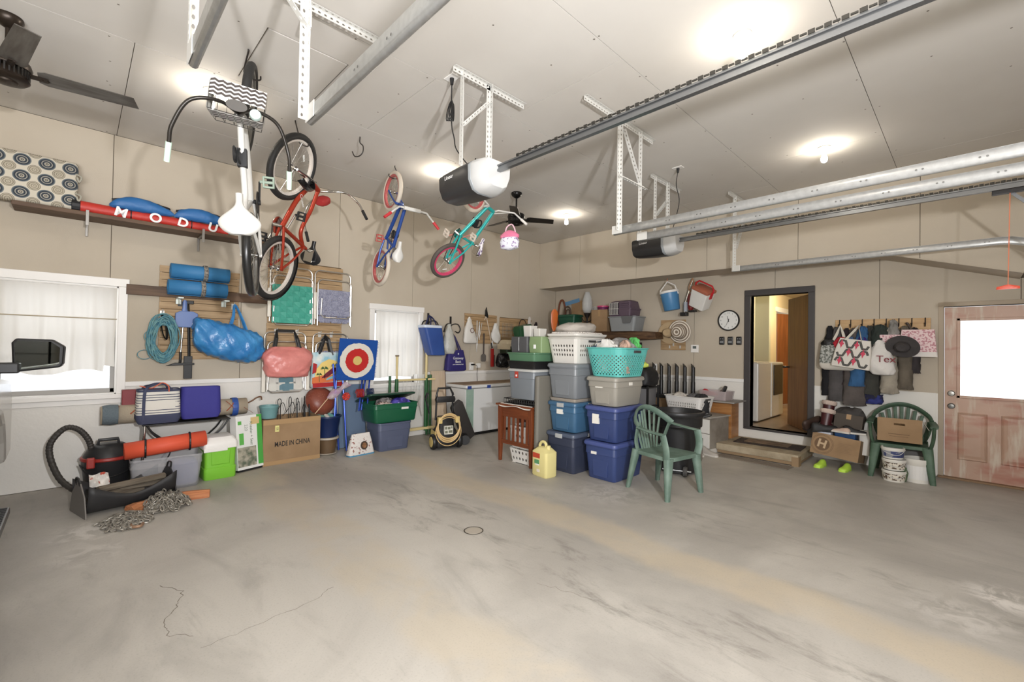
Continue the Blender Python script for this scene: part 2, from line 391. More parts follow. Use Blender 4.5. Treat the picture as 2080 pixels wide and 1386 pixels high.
hanger('perforated steel hanger above the nearest big door track, its white post with a diagonal', [
    ('ceiling_bar', (-2.95, .3, 3.64), (-2.95, 1.5, 3.64), X, (0, 0, -1)), ('ceiling_bar', (-2.32, .1, 3.65), (-2.32, 1.3, 3.65), X, (0, 0, -1)),
    ('post', (-2.34, .80, 3.65), (-2.34, .80, 2.60), X, nY), ('post', (-2.25, .30, 3.65), (-2.25, .30, 2.64), X, Y), ('brace', (-2.33, .32, 3.56), (-2.33, .80, 3.04), X, Z),
    ('post', (-2.95, 1.0, 3.64), (-2.95, 1.0, 3.5), X, Y)])
hanger('perforated steel hanger frame over the nearer door opener motor', [
    ('ceiling_bar', (-2.80, 2.04, 3.64), (-2.80, 2.82, 3.64), X, (0, 0, -1)), ('post', (-2.82, 2.13, 3.65), (-2.82, 2.13, 2.905), X, Y),
    ('post', (-2.80, 2.42, 3.65), (-2.80, 2.42, 2.905), X, nY), ('brace', (-2.8, 2.14, 3.2), (-2.8, 2.42, 3.5), X, Z)])
hanger('tall perforated steel hanger between the two door bays, braced by a diagonal and a crossbar', [
    ('ceiling_bar', (-2.32, 3.07, 3.64), (-2.32, 4.25, 3.64), X, (0, 0, -1)), ('post', (-2.34, 3.66, 3.65), (-2.34, 3.66, 2.60), X, nY),
    ('post', (-2.32, 3.98, 3.65), (-2.32, 3.98, 2.58), X, Y), ('brace', (-2.32, 3.68, 3.56), (-2.32, 3.98, 3.12), X, Z), ('crossbar', (-2.32, 3.64, 3.09), (-2.32, 4.10, 3.09), X, Z)])
hanger('perforated steel hanger frame over the farther door opener motor', [
    ('ceiling_bar', (-2.78, 5.05, 3.64), (-2.78, 5.84, 3.64), X, (0, 0, -1)), ('post', (-2.79, 5.16, 3.65), (-2.79, 5.16, 2.905), X, Y),
    ('post', (-2.77, 5.47, 3.65), (-2.77, 5.47, 2.905), X, nY), ('brace', (-2.78, 5.18, 3.15), (-2.78, 5.47, 3.4), X, Z)])
hanger('slim perforated steel hanger in front of the upper wall, holding the lowest track', [
    ('ceiling_bar', (-2.32, 6.32, 3.64), (-2.32, 6.94, 3.64), X, (0, 0, -1)), ('post', (-2.33, 6.56, 3.65), (-2.33, 6.56, 2.60), X, nY), ('brace', (-2.32, 6.93, 3.42), (-2.32, 6.58, 2.9), X, Z)])
# ---------------- door tracks and openers ----------------
def track(y, s, x0, label, curve=None, z=2.60):
    """C-shaped roller track along x; s=+1: open side faces +y"""
    prof = [(0, .035), (0, -.022), (.004*s, -.03), (.014*s, -.036), (.026*s, -.036), (.034*s, -.028), (.036*s, -.018), (.03*s, -.012)]
    top = [(.0, .035), (.022*s, .035)]
    t = thing('door_track', label, 'track', (x0, y, z))
    path = [(0, 0), (curve-x0 if curve else XE-.1-x0, 0)]
    if curve:
        for k in range(1, 9): a = k*PI/16; path.append((curve-x0+.38*math.sin(a), -.38+.38*math.cos(a)))
        path.append((curve-x0+.38, -2.4))
    m = MB()
    for pr in (prof, top):
        rings = []
        for i, (px, pz) in enumerate(path):
            a, b = path[max(i-1, 0)], path[min(i+1, len(path)-1)]; d = Vector((b[0]-a[0], b[1]-a[1])).normalized(); n = Vector((-d.y, d.x))
            rings.append([(px+n.x*c[1], c[0], pz+n.y*c[1]) for c in pr])
        m.loft(rings, closed=False, caps=False)
    obj('channel', m, GALV, t, smooth=50, solid=.002)
    b = MB()
    for k in range(2, 14):
        if x0+k*.27 < XE-.2:
            for e in (0, .03): b.lathe([(.006, 0), (.005, .003), (.0001, .004)], 8, (0, 0, 0)) if 0 else b.add([(k*.27+e+.006*math.cos(q*PI/4), -.003*s, .0+.006*math.sin(q*PI/4)) for q in range(8)], [tuple(range(8))])
    obj('bolts', b, mt('bolt_grey', (120, 120, 118), .4, .8), t, kind='stuff')
    obj('end_bracket', MB().box(-.01, .10, -.004*s, .0, -.03, .05), PUNCH, t, bev=.002)
    return t
track(.30, 1, -2.22, 'short-looking steel door track leaving the top edge left of the white bicycle', z=2.63)
track(.80, 1, -2.32, 'thick steel door track rising to the top edge right of the white perforated post', z=2.61)
track(3.66, 1, -2.40, 'uppermost of the long steel door tracks at right', z=2.60, curve=.9)
track(3.98, 1, -2.32, 'second long steel door track at right, just above the far opener chain', z=2.585, curve=.9)
track(6.56, 1, -2.34, 'lowest steel door track, bending down in front of the upper wall', z=2.615, curve=.2)
def opener(y, label, rl):
    t = thing('garage_door_opener', label, 'door opener', (-2.8, y, 2.79))
    def body(x0, x1, m, nm, pt, big=1.):
        R = []
        for i in range(7):
            u = i/6; x = x0+(x1-x0)*u; k = 1-(.26*u*u if pt > 0 else .0)-(.18*(1-u)**2 if pt < 0 else 0)
            a = .165*k*big; top = .10; bot = -.13*k
            R.append([(x, -a*.85, top), (x, -a, top-.03), (x, -a*.96, bot+.09), (x, -a*.72, bot+.02), (x, -a*.4, bot), (x, a*.4, bot), (x, a*.72, bot+.02), (x, a*.96, bot+.09), (x, a, top-.03), (x, a*.85, top)])
        return obj(nm, MB().loft(R), m, t, smooth=50, bev=.004)
    body(-.30, .12, mt('opener_black', (46, 45, 45), .35), 'motor_housing', -1)
    body(.12, .15, mt('opener_grey', (150, 155, 158), .35), 'trim_band', 0, 1.01)
    body(.15, .29, mt('opener_lens', (186, 186, 184), .35), 'light_lens', 1)
    obj('top_plate', MB().box(-.27, .2, -.1, .1, .10, .112), GALV, t)
    txt('brand_lettering', 'Linear', .045, mt('print_white', (240, 240, 238), .5), t, (-.12, -.1665, .035))
    r = thing('opener_rail', rl, 'rail', (-2.6, y, 2.84)); L = XE-.05+2.6
    obj('beam', MB().box(0, L, -.016, .016, -.035, -.018).box(0, L, -.005, .005, -.018, .005).box(0, L, -.016, .016, .005, .016), mt('rail_steel', (128, 130, 132), .3, .85), r)
    ch = MB(); k = int(L*.8/.03)
    for i in range(k):
        x = .3+i*.03; h = .004 if i % 2 else .009
        for s in (-1, 1): ch.box(x, x+.026, s*.02-.003, s*.02+.003, .025-h, .025+h)
    obj('drive_chain', ch, mt('chain_dark', (72, 70, 66), .4, .8), r, kind='stuff')
    return t
opener(2.27, 'nearer black and white door opener hanging before the teal bicycle', 'long steel chain rail running to the top edge from the nearer opener')
opener(5.3, 'farther black and white door opener near the upper back wall', 'chain rail of the farther opener, below the two long tracks')
t = thing('emergency_release', 'red pull handle on an orange cord hanging from the farther opener rail', 'pull cord', (.2, 5.3, 2.02))
obj('handle', MB().loft([ring(0, 0, z, a, .014, 16, 3) for z, a in ((-.018, .062), (-.012, .066), (.004, .062), (.012, .03), (.018, .008))]), mt('red_handle', (232, 84, 58), .4), t, smooth=1)
obj('cord', MB().cyl((0, 0, .015), (.01, 0, .76), .003, n=6), mt('cord_orange', (226, 120, 78), .6), t)
t = thing('rail_trolley', 'dark steel trolley with a bent arm at the far end of the farther rail', 'trolley', (.2, 5.3, 2.8))
obj('carriage', MB().box(-.09, .12, -.03, .03, -.03, .0), mt('dark_steel', (60, 60, 62), .4, .7), t, bev=.004)
obj('arm', MB().prism([(0, -.02), (.03, -.02), (.42, -.5), (.39, -.5)], .014, .022), mt('grey_steel', (110, 112, 114), .4, .7), t)
# ---------------- lamps ----------------
BULB = mt('lit_bulb', (255, 244, 226), .3, emit=BPOW*14)
def lamp(x, y, label):
    t = thing('ceiling_lamp', label, 'lamp', (x, y, CZ), group='bare bulbs in porcelain holders')
    obj('holder', MB().lathe([(.058, 0), (.06, -.008), (.052, -.02), (.035, -.026), (.024, -.05), (.022, -.062)], 24), mt('porcelain', (222, 218, 208), .35), t, smooth=1)
    obj('bulb', MB().lathe([(.013, -.06), (.015, -.075), (.022, -.095), (.029, -.118), (.03, -.135), (.024, -.155), (.01, -.165), (.001, -.166)], 16), BULB, t, smooth=1)
for (x, y), l in zip(BULBS, ('brightest bare bulb above the near opener rail', 'bare bulb over the long door tracks at right', 'bare bulb left of the nearer opener motor', 'bare bulb right of the far ceiling fan', 'bare bulb half behind the patterned bicycle basket', 'bare bulb overhead behind the camera', 'bare bulb over the truck bay')): lamp(x, y, l)
# ---------------- fans ----------------
def fan(x, y, label, drop, base, angs, blade, pitch=12, bl=.69):
    t = thing('ceiling_fan', label, 'fan', (x, y, CZ))
    obj('canopy', MB().lathe([(.075, 0), (.078, -.02), (.06, -.05), (.03, -.07), (.016, -.078)], 28), base, t, smooth=1)
    obj('downrod', MB().cyl((0, 0, -.07), (0, 0, -drop+.08), .012), base, t, smooth=1)
    m = MB().lathe([(.03, .09), (.075, .08), (.115, .06), (.125, .03), (.12, .01)], 32, (0, 0, -drop))
    h = obj('motor_housing', m, base, t, smooth=1)
    v = MB()
    for k in range(32): a = 2*PI*k/32; v.add([(.108*math.cos(a+d)*q, .108*math.sin(a+d)*q, z-drop) for d, q in ((-.04, 1.05), (.04, 1.05)) for z in (.01, -.045)]+[(.095*math.cos(a+d), .095*math.sin(a+d), z-drop) for d in (-.04, .04) for z in (.01, -.045)], [(0, 1, 3, 2), (4, 5, 1, 0), (2, 3, 7, 6)])
    obj('vent_fins', v, mt('fin_dark', (38, 34, 30), .5, .3), h, kind='stuff')
    obj('bottom_cap', MB().lathe([(.098, -.005), (.112, -.045), (.115, -.06), (.10, -.075), (.06, -.08), (.055, -.09), (.03, -.098), (.001, -.1)], 32, (0, 0, -drop)), base, t, smooth=1)
    for a in angs:
        T = Matrix.Translation((0, 0, -drop)) @ Matrix.Rotation(R_(a), 4, 'Z')
        b = obj('blade', MB().add([(.15, -.05, 0), (.19, -.068, 0), (bl-.03, -.062, 0), (bl, .05, 0), (.19, .068, 0), (.15, .05, 0)]+[(.15, -.05, .006), (.19, -.068, .006), (bl-.03, -.062, .006), (bl, .05, .006), (.19, .068, .006), (.15, .05, .006)],
            [(0, 5, 4, 3, 2, 1), (6, 7, 8, 9, 10, 11)]+[(i, (i+1) % 6, (i+1) % 6+6, i+6) for i in range(6)]), blade, t, T=T @ Matrix.Rotation(R_(pitch), 4, 'X'))
        i = MB().prism([(.09, -.012), (.2, -.012), (.2, -.003), (.09, .0)], -.018, .018)
        for q in ((.17, 0), (.2, .0)): i.lathe([(.009, -.006), (.0001, -.01)], 8, (q[0], q[1], -.006))
        obj('blade_iron', i, base, b)
    return t
fan(-4.56, -.38, 'dark bronze ceiling fan at the left edge, one grey blade reaching right', .36, BRASSK, (85, 12, 205), mt('blade_greywood', (92, 88, 82), .45, c2=(70, 64, 58), ns=4, stretch=(1, 8, 8)), -14)
fan(-4.50, 4.42, 'small black ceiling fan in the far corner beyond the teal bicycle', .37, mt('fan_black', (22, 21, 20), .3, .4), (60, -48, 180), mt('blade_dark', (38, 34, 30), .4), -13, .57)
# ---------------- ceiling hooks, outlets, cords ----------------
HOOKM = mt('hook_vinyl', (44, 38, 34), .45)
def hook(x, y, pts, label):
    t = thing('ceiling_hook', label, 'hook', (x, y, CZ))
    obj('hook_rod', MB().tube(arcpts(pts, 6), .006, 8), HOOKM, t, smooth=1)
hook(-4.49, 2.09, [(0, 0, 0), (.0, .0, -.06), (.03, .02, -.1), (.03, .02, -.16), (0, 0, -.2), (-.05, -.03, -.2), (-.07, -.05, -.15)], 'empty black bicycle hook on the ceiling between the bicycles')
def outlet(x, y, label, pts, loops):
    t = thing('ceiling_outlet', label, 'outlet', (x, y, CZ))
    obj('cover_plate', MB().box(-.06, .06, -.04, .04, -.008, 0), WTRIM, t, bev=.003)
    obj('plug', MB().cyl((0, 0, -.01), (0, 0, -.06), .018, .012), BLACK, t, smooth=1)
    o = [Vector(p) for p in arcpts(pts, 8)]
    c = obj('power_cord', MB().tube(o, .005, 6), BLACK, t, smooth=1)
    if loops:
        l = MB()
        for k in range(5): l.tube([(.03*math.cos(a*PI/8+k*.3), .02*math.sin(a*PI/8)+.01*k-.02, loops+.09*math.sin(a*PI/8)) for a in range(16)], .004, 5, closed=True)
        obj('cord_bundle', l, BLACK, c)
outlet(-2.95, 2.14, 'ceiling outlet with a bundled black cord down to the nearer opener', [(0, 0, -.05), (.0, 0, -.2), (.01, .0, -.4), (.03, .01, -.5), (.07, 0, -.6), (.1, .05, -.68), (.17, .1, -.78)], -.28)
outlet(-2.46, 5.12, 'ceiling outlet with a wavy black cord down to the farther opener', [(0, 0, -.05), (-.02, 0, -.2), (.02, .0, -.4), (-.02, .0, -.6), (-.1, .05, -.75), (-.2, .1, -.8)], 0)
# ---------------- bicycles ----------------
TYRE = mt('tyre_rubber', (38, 37, 36), .6, bump=.3, bs=80); CHROME = mt('chrome', (205, 203, 198), .18, 1)
def bicycle(name, label, big, Rm, org, steer, c, front_hook, ws=None):
    fr, tyre_f, tyre_r, rim, seatc, gripc, barc, forkc = c['frame'], c['tf'], c['tr'], c['rim'], c['seat'], c['grip'], c['bar'], c['fork']
    r = .33 if big else .245; tw = .031 if big else .026
    FH = Vector((1.12, 0, 0)) if big else Vector((.92, 0, 0)); hb = Vector((.93, 0, .33)) if big else Vector((.77, 0, .28))
    BB = Vector((.42, 0, -.04)) if big else Vector((.36, 0, .03))
    ax = Vector((-math.cos(R_(70)), 0, math.sin(R_(70))))
    t = thing(name, label, 'bicycle'); t.rotation_mode = 'XYZ'
    M = Matrix([list(Rm[i])+[org[i]] for i in range(3)]+[[0, 0, 0, 1]]); t.matrix_world = M
    SM = Matrix.Translation(hb) @ Matrix.Rotation(steer, 4, ax) @ Matrix.Translation(-hb)
    SW = Matrix.Translation(hb) @ Matrix.Rotation(steer if ws is None else ws, 4, ax) @ Matrix.Translation(-hb)
    def wheel(c0, T, tyre, nm, rm):
        W = obj(nm, MB().tube([(c0.x+(r-tw)*math.cos(a*PI/24), 0, c0.z+(r-tw)*math.sin(a*PI/24)) for a in range(48)], tw, 10, closed=True), tyre, t, smooth=80, T=T)
        obj('rim', MB().loft([[(c0.x+q*math.cos(a*PI/24), yy, c0.z+q*math.sin(a*PI/24)) for a in range(48)] for q, yy in ((r-2*tw+.010, -.019), (r-2*tw-.014, -.014), (r-2*tw-.016, .014), (r-2*tw+.010, .019))], caps=False, loop=True), rm, W, smooth=30)
        s = MB(); ns = 28 if big else 20
        for k in range(ns):
            a = 2*PI*k/ns; e = a+(.5 if k % 4 < 2 else -.5); yy = .025 if k % 2 else -.025
            s.tube([(c0.x+.018*math.cos(e), yy, c0.z+.018*math.sin(e)), (c0.x+(r-2*tw-.01)*math.cos(a), 0, c0.z+(r-2*tw-.01)*math.sin(a))], .0013, 4)
        obj('spokes', s, CHROME, W, kind='stuff')
        obj('hub', MB().cyl((c0.x, -.05, c0.z), (c0.x, .05, c0.z), .013).cyl((c0.x, -.032, c0.z), (c0.x, -.02, c0.z), .024).cyl((c0.x, .02, c0.z), (c0.x, .032, c0.z), .024), CHROME, W, smooth=30)
        obj('reflector', MB().prism([(c0.x-r*.55, c0.z-.03), (c0.x-r*.5, c0.z+.03), (c0.x-r*.45, c0.z+.03), (c0.x-r*.5, c0.z-.03)], -.004, .004), mt('reflector_clear', (220, 220, 215), .2), W)
    wheel(Vector((0, 0, 0)), None, tyre_r, 'rear_wheel', rim[1]); wheel(FH, SW, tyre_f, 'front_wheel', rim[0])
    F = MB()
    ht = hb+ax*.13
    if big:
        seatt = Vector((.24, 0, .46))
        F.tube(arcpts([hb, (.72, 0, .12), BB]), .025, 10); F.tube(arcpts([ht, (.66, 0, .40), (.42, 0, .30), (.25, 0, .40)]), .021, 10)
        F.tube([BB, seatt], .020, 10); F.cyl(hb-ax*.01, ht, .028)
        for s in (-1, 1):
            F.tube(arcpts([BB+Vector((0, s*.02, 0)), (.2, s*.055, -.03), (0, s*.062, 0)]), .013, 8)
            F.tube(arcpts([(.25, s*.012, .40), (.12, s*.05, .2), (0, s*.062, 0)]), .012, 8)
            F.cyl((0, s*.055, 0), (0, s*.075, 0), .016)
        post = [seatt, Vector((.2, 0, .59))]
    else:
        seatt = Vector((.26, 0, .30))
        F.tube([hb, BB], .022, 10); F.tube([ht, (.27, 0, .26)], .021, 10); F.tube([BB, seatt], .015, 10); F.cyl(hb-ax*.01, ht, .023)
        for s in (-1, 1):
            F.tube([BB+Vector((0, s*.02, 0)), (.2, s*.045, .01), (0, s*.05, 0)], .012, 8); F.tube([(.27, s*.012, .26), (.15, s*.045, .15), (0, s*.05, 0)], .011, 8); F.cyl((0, s*.045, 0), (0, s*.062, 0), .014)
        post = [seatt, Vector((.235, 0, .40))]
    obj('frame', F, fr, t, smooth=40)
    obj('seat_post', MB().tube(post, .012, 8), CHROME, t, smooth=1)
    fk = MB(); cr = hb-ax*.02
    fk.cyl(hb+ax*.0, cr, .022)
    for s in (-1, 1): fk.tube(arcpts([cr+Vector((0, s*.02, .0)), cr+Vector((.01, s*.05, -.03)), (FH+cr)/2+Vector((-.01, s*.052, 0)), FH+Vector((0, s*.052, 0))]), .011, 8)
    fk.cyl(cr+Vector((0, -.05, -.02)), cr+Vector((0, .05, -.02)), .014)
    obj('fork', fk, forkc, t, smooth=40, T=SW)
    b = MB(); g = []
    st = ht+ax*.06
    if big:
        for s in (-1, 1):
            P = arcpts([st+Vector((.02, 0, .0)), (.88, s*.1, .66), (.82, s*.24, .70), (.66, s*.32, .66), (.56, s*.335, .62)]); b.tube(P, .0115, 8)
            g.append(([P[-1], P[-1]+(P[-1]-P[-3]).normalized()*.12], s))
        b.tube([ht, st+Vector((.02, 0, 0))], .014, 8)
    else:
        for s in (-1, 1):
            P = [st+Vector((.03, 0, 0)), Vector((.74, s*.05, .44)), Vector((.72, s*.17, .62)), Vector((.64, s*.26, .64))]; b.tube(P, .011, 8)
            g.append(([P[-1], P[-1]+(P[-1]-P[-2]).normalized()*.1], s))
        b.cyl((.725, -.15, .59), (.725, .15, .59), .009); b.tube([ht, st+Vector((.03, 0, 0))], .014, 8)
    B = obj('handlebar', b, barc, t, smooth=50, T=SM)
    for p, s in g: obj('grip', MB().cyl(p[0], p[1], .017, .016), gripc, B, smooth=30)
    # saddle
    sc = Vector((.19, 0, .60)) if big else Vector((.22, 0, .42)); L = .27 if big else .24; wd = .125 if big else .07
    rings = []
    for i in range(15):
        u = i/14; x = sc.x+L*.55-L*u; t_ = max(0, min(1, (u-.22)/.5)); a = .022+(wd-.022)*t_*t_*(3-2*t_)
        if u > .7: a *= math.sqrt(max(.15, 1-((u-.7)/.34)**2))
        zt = .03+.012*u; hh = .028+.02*u
        rings.append([(x, a*math.cos(k*PI/8), sc.z+zt*0+ (hh*math.sin(k*PI/8) if k <= 8 else -.012)) for k in range(0, 9)]+[(x, -a*.5, sc.z-.012), (x, a*.5, sc.z-.012)])
    sd = obj('saddle', MB().loft(rings), seatc, t, smooth=60)
    obj('saddle_springs', MB().cyl((sc.x-.08, .04, sc.z-.05), (sc.x-.08, .04, sc.z), .014).cyl((sc.x-.08, -.04, sc.z-.05), (sc.x-.08, -.04, sc.z), .014).box(sc.x-.09, sc.x+.05, -.05, .05, sc.z-.055, sc.z-.045), CHROME, sd)
    cr = MB().lathe([(.08 if big else .06, -.003), (.08 if big else .06, .003)], 24)
    k = obj('crankset', MB(Matrix.Translation(BB+Vector((0, -.05, 0))) @ Matrix.Rotation(PI/2, 4, 'X')).lathe([(.085 if big else .06, -.003), (.085 if big else .06, .003)], 24).lathe([(.02, -.06), (.02, .02)], 12), c.get('crank', CHROME), t, smooth=30)
    ca = R_(c.get('ca', 80)); cl = .16 if big else .11
    for s in (-1, 1):
        d = Vector((math.cos(ca), 0, math.sin(ca)))*s; e = BB+Vector((0, s*.07, 0))+d*cl
        obj('crank_arm', MB().tube([BB+Vector((0, s*.06, 0)), e], .009, 6), c.get('arm', CHROME), k)
        obj('pedal', MB().box(e.x-.04, e.x+.04, e.y+s*.02, e.y+s*.035, e.z-.012, e.z+.012).box(e.x-.04, e.x+.04, e.y+s*.09, e.y+s*.105, e.z-.012, e.z+.012).box(e.x-.045, e.x-.03, e.y+s*.02, e.y+s*.105, e.z-.011, e.z+.011).box(e.x+.03, e.x+.045, e.y+s*.02, e.y+s*.105, e.z-.011, e.z+.011).cyl(e, e+Vector((0, s*.1, 0)), .012), c['pedal'], k, bev=.003)
    obj('chain', MB().tube([(0, -.05, .03), (BB.x, -.05, BB.z+(.08 if big else .055)), (BB.x+.07, -.05, BB.z), (BB.x, -.05, BB.z-(.08 if big else .055)), (0, -.05, -.03), (-.03, -.05, 0)], .005, 6, closed=True), mt('chain_dark', (72, 70, 66)), t)
    # hook
    top = M @ SW @ FH; zup = Vector((0, 0, 1)); hx, hy = front_hook
    wn = (M @ SW).to_3x3() @ Vector((0, 1, 0)); upw = (zup-wn*zup.dot(wn)).normalized(); p = top+upw*(r-2*tw-.02)
    sd_ = wn.normalized()*(.05 if (p+wn*.05-Vector((hx, hy, p.z))).length < (p-wn*.05-Vector((hx, hy, p.z))).length else -.05)
    pts = [Vector((0, 0, 0)), Vector((0, 0, -.02)), p+sd_*1.1+Vector((0, 0, .06))-Vector((hx, hy, CZ)), p+sd_+Vector((0, 0, -.0))-Vector((hx, hy, CZ)), p+Vector((0, 0, -.012))-Vector((hx, hy, CZ)), p-sd_+Vector((0, 0, .0))-Vector((hx, hy, CZ)), p-sd_*1.1+Vector((0, 0, .03))-Vector((hx, hy, CZ))]
    hook(hx, hy, pts, 'black ceiling hook holding the front wheel of the '+c['hk'])
    return t, SM
plain = lambda n, c, r=.35, m=0: mt(n, c, r, m)
REDFR = plain('bike_red', (176, 52, 28), .25, .3); WHITEP = plain('bike_white', (208, 206, 200), .3); BLUEFR = plain('bike_blue', (42, 78, 158), .28, .2); TEALFR = plain('bike_teal', (34, 176, 170), .3, .1)
CREAMT = mt('cream_tyre', (206, 194, 176), .7, bump=.3, bs=80); WHT = plain('rim_white', (214, 205, 195)); PINKR = plain('rim_pink', (214, 62, 104)); REDR = plain('rim_rose', (190, 84, 84)); BLKG = plain('grip_black', (30, 30, 31), .6)
MINT = plain('mint_rubber', (196, 224, 204), .6)
tw_, SMw = bicycle('cruiser_bicycle', 'white cruiser bicycle hung upright by its front wheel, seen from above its saddle', True,
    [[.0581, -.3424, .9377], [-.0586, -.9389, -.3392], [.9966, -.0353, -.0747]], (-3.97, .974, 2.17), -.126,
    dict(frame=WHITEP, tf=TYRE, tr=mt('tyre_slick', (30, 30, 30), .3), rim=(mt('rim_dark', (120, 118, 112), .4, .5), mt('rim_dark', (120, 118, 112))), seat=plain('seat_white', (204, 202, 196), .4), grip=MINT, bar=plain('bar_black', (52, 48, 44), .3, .5), fork=plain('fork_black', (44, 42, 40)), pedal=mt('pedal_green', (142, 160, 142), .5), arm=BLKG, crank=BLKG, ca=195, hk='white bicycle'), (-3.76, .87))
# basket, lock and bell of the white bicycle
bk = MB(); bw = .155
def bpt(u, v, w): # u across, v down the front, w depth
    return Vector((.82+.19*w, (u-.5)*2*(bw-.02*v), .66-.20*v-.03*w))
for v in (0, .33, .66, 1):
    bk.tube([bpt(0, v, 0), bpt(1, v, 0), bpt(1, v, 1), bpt(0, v, 1)], .0028, 5, closed=True)
for u in (0, .2, .4, .6, .8, 1):
    bk.tube([bpt(u, 0, 0), bpt(u, 1, 0), bpt(u, 1, 1), bpt(u, 0, 1)], .002, 5)
for w_ in (.33, .66):
    bk.tube([bpt(0, 0, w_), bpt(0, 1, w_), bpt(1, 1, w_), bpt(1, 0, w_)], .002, 5)
zf = MB()
for row in range(4):
    for i in range(14):
        z0, z1 = (0, .06) if i % 2 == 0 else (.06, 0); w0 = .49+row*.145
        zf.add([bpt(i/14, -.065, w0+z0), bpt((i+1)/14, -.065, w0+z1), bpt((i+1)/14, -.065, w0+z1+.085), bpt(i/14, -.065, w0+z0+.085)], [(0, 1, 2, 3)])
bas = obj('basket', bk, mt('basket_wire', (70, 68, 64), .5, .4), tw_, T=SMw)
CHEV = mt('chevron_cloth', (240, 238, 232), .8)
def chev():
    m = MB(); nu, nv = 24, 6
    for side in ((lambda u, v: bpt(u, -.05, .48+.6*v)), (lambda u, v: bpt(u, v*.62-.02, -.03)), (lambda u, v: bpt(u, v*.62-.02, 1.03)), (lambda u, v: bpt(-.02, v*.62-.02, u)), (lambda u, v: bpt(1.02, v*.62-.02, u))):
        m.grid(side, 6, 1)
    return m
lin_ = obj('basket_liner', chev(), CHEV, bas)
obj('chevron_print', zf, mt('chevron_brown', (74, 66, 62), .8), bas)
for s_, off in ((0, -.045), (1, 1.045), (2, .97)):
    zz = MB()
    for row in range(4):
        n = 14
        for i in range(n):
            u0, u1 = i/n, (i+1)/n; z0, z1 = ((0, .08) if i % 2 == 0 else (.08, 0)); v = row*.14
            zz.add([bpt(u0, v+z0, off), bpt(u1, v+z1, off), bpt(u1, v+z1+.07, off), bpt(u0, v+z0+.07, off)], [(0, 1, 2, 3)])
    obj('chevron_print', zz, mt('chevron_brown', (74, 66, 62), .8), bas)
obj('basket_badge', MB(Matrix.Translation((.875, 0, .675))).loft([ring(0, 0, z, .035, .06, 20) for z in (-.003, .003)]), mt('badge_grey', (84, 80, 76), .5), bas)
obj('bell', MB(Matrix.Translation((.84, -.11, .70))).lathe([(.001, -.03), (.03, -.022), (.036, 0), (.03, .022), (.001, .03)], 16), mt('bell_mint', (200, 226, 220), .4), tw_, T=SMw, smooth=1)
lk = MB()
for k in range(3): lk.tube([(.63+.05*math.cos(a*PI/8), .03*math.sin(k)+.01, .43+.045*math.sin(a*PI/8)+.02*k) for a in range(16)], .006, 6, closed=True)
obj('cable_lock', lk.box(.57, .69, -.03, .03, .36, .42), BLKG, tw_)
tr_, SMr = bicycle('cruiser_bicycle', 'red cruiser bicycle with a black saddle hanging beside the folded lawn chairs', True,
    [[.29, .7068, -.6452], [.0827, .6531, .7527], [.9534, -.2717, .1309]], (-4.919, 1.429, 2.24), -.7,
    dict(frame=REDFR, tf=TYRE, tr=TYRE, rim=(WHT, WHT), seat=plain('seat_black', (30, 30, 31), .3), grip=BLKG, bar=CHROME, fork=CHROME, pedal=BLKG, ca=25, hk='red bicycle'), (-4.62, 1.49), ws=-2.982)
fd = MB()
def fender(c0, a0, a1, r=.345, w=.032):
    m = MB(); R = []
    for i in range(13):
        a = R_(a0+(a1-a0)*i/12); R.append([(c0.x+(r-q*q*8)*math.cos(a), q, c0.z+(r-q*q*8)*math.sin(a)) for q in (-w, -w*.5, 0, w*.5, w)])
    return m.loft(R, closed=False, caps=False)
FEND = mt('fender_black', (26, 26, 27), .2, .2)
obj('fender', fender(Vector((0, 0, 0)), 60, 200), FEND, tr_, solid=.002, smooth=1); obj('fender', fender(Vector((1.12, 0, 0)), 120, 215), FEND, tr_, T=SMr, solid=.002, smooth=1)
obj('handlebar_bag', MB(Matrix.Translation((.80, .0, .60)) @ Matrix.Rotation(.4, 4, 'Y')).loft([ring(0, 0, z, a, b, 16, 3) for z, a, b in ((-.09, .03, .05), (-.07, .045, .06), (0, .05, .065), (.05, .045, .06), (.06, .03, .04))]), mt('bag_red', (170, 36, 34), .6), tr_, smooth=1)
txt('frame_lettering', 'Cruiser', .05, mt('print_white', (240, 240, 238)), tr_, (.72, .024, .17), (PI/2, R_(-40), PI))
tb_, SMb = bicycle('kids_bicycle', 'blue childrens bicycle with red grips and cream tyres', False,
    [[.255, -.0624, .9649], [.0124, -.9976, -.0678], [.9669, .0292, -.2536]], (-5.141, 2.7, 2.45), .018,
    dict(frame=BLUEFR, tf=CREAMT, tr=CREAMT, rim=(REDR, REDR), seat=plain('seat_white', (204, 202, 196)), grip=plain('grip_red', (200, 44, 50), .5), bar=WHITEP, fork=BLUEFR, pedal=plain('pedal_red', (176, 76, 66)), ca=100, hk='blue bicycle'), (-4.9, 2.73))
obj('handlebar_pad', MB().loft([ring(0, 0, z, .022, .022, 10, 3) for z in (-.1, .1)]), WHITEP, tb_, T=SMb @ Matrix.Translation((.725, 0, .59)) @ Matrix.Rotation(PI/2, 4, 'X'), smooth=1)
obj('cable_lock', MB().tube([(.42+.045*math.cos(a*PI/8), .03, .27+.04*math.sin(a*PI/8)) for a in range(16)], .008, 6, closed=True).tube([(.42+.04*math.cos(a*PI/8), -.01, .28+.045*math.sin(a*PI/8)) for a in range(16)], .008, 6, closed=True).box(.38, .46, -.03, .03, .22, .25), BLKG, tb_)
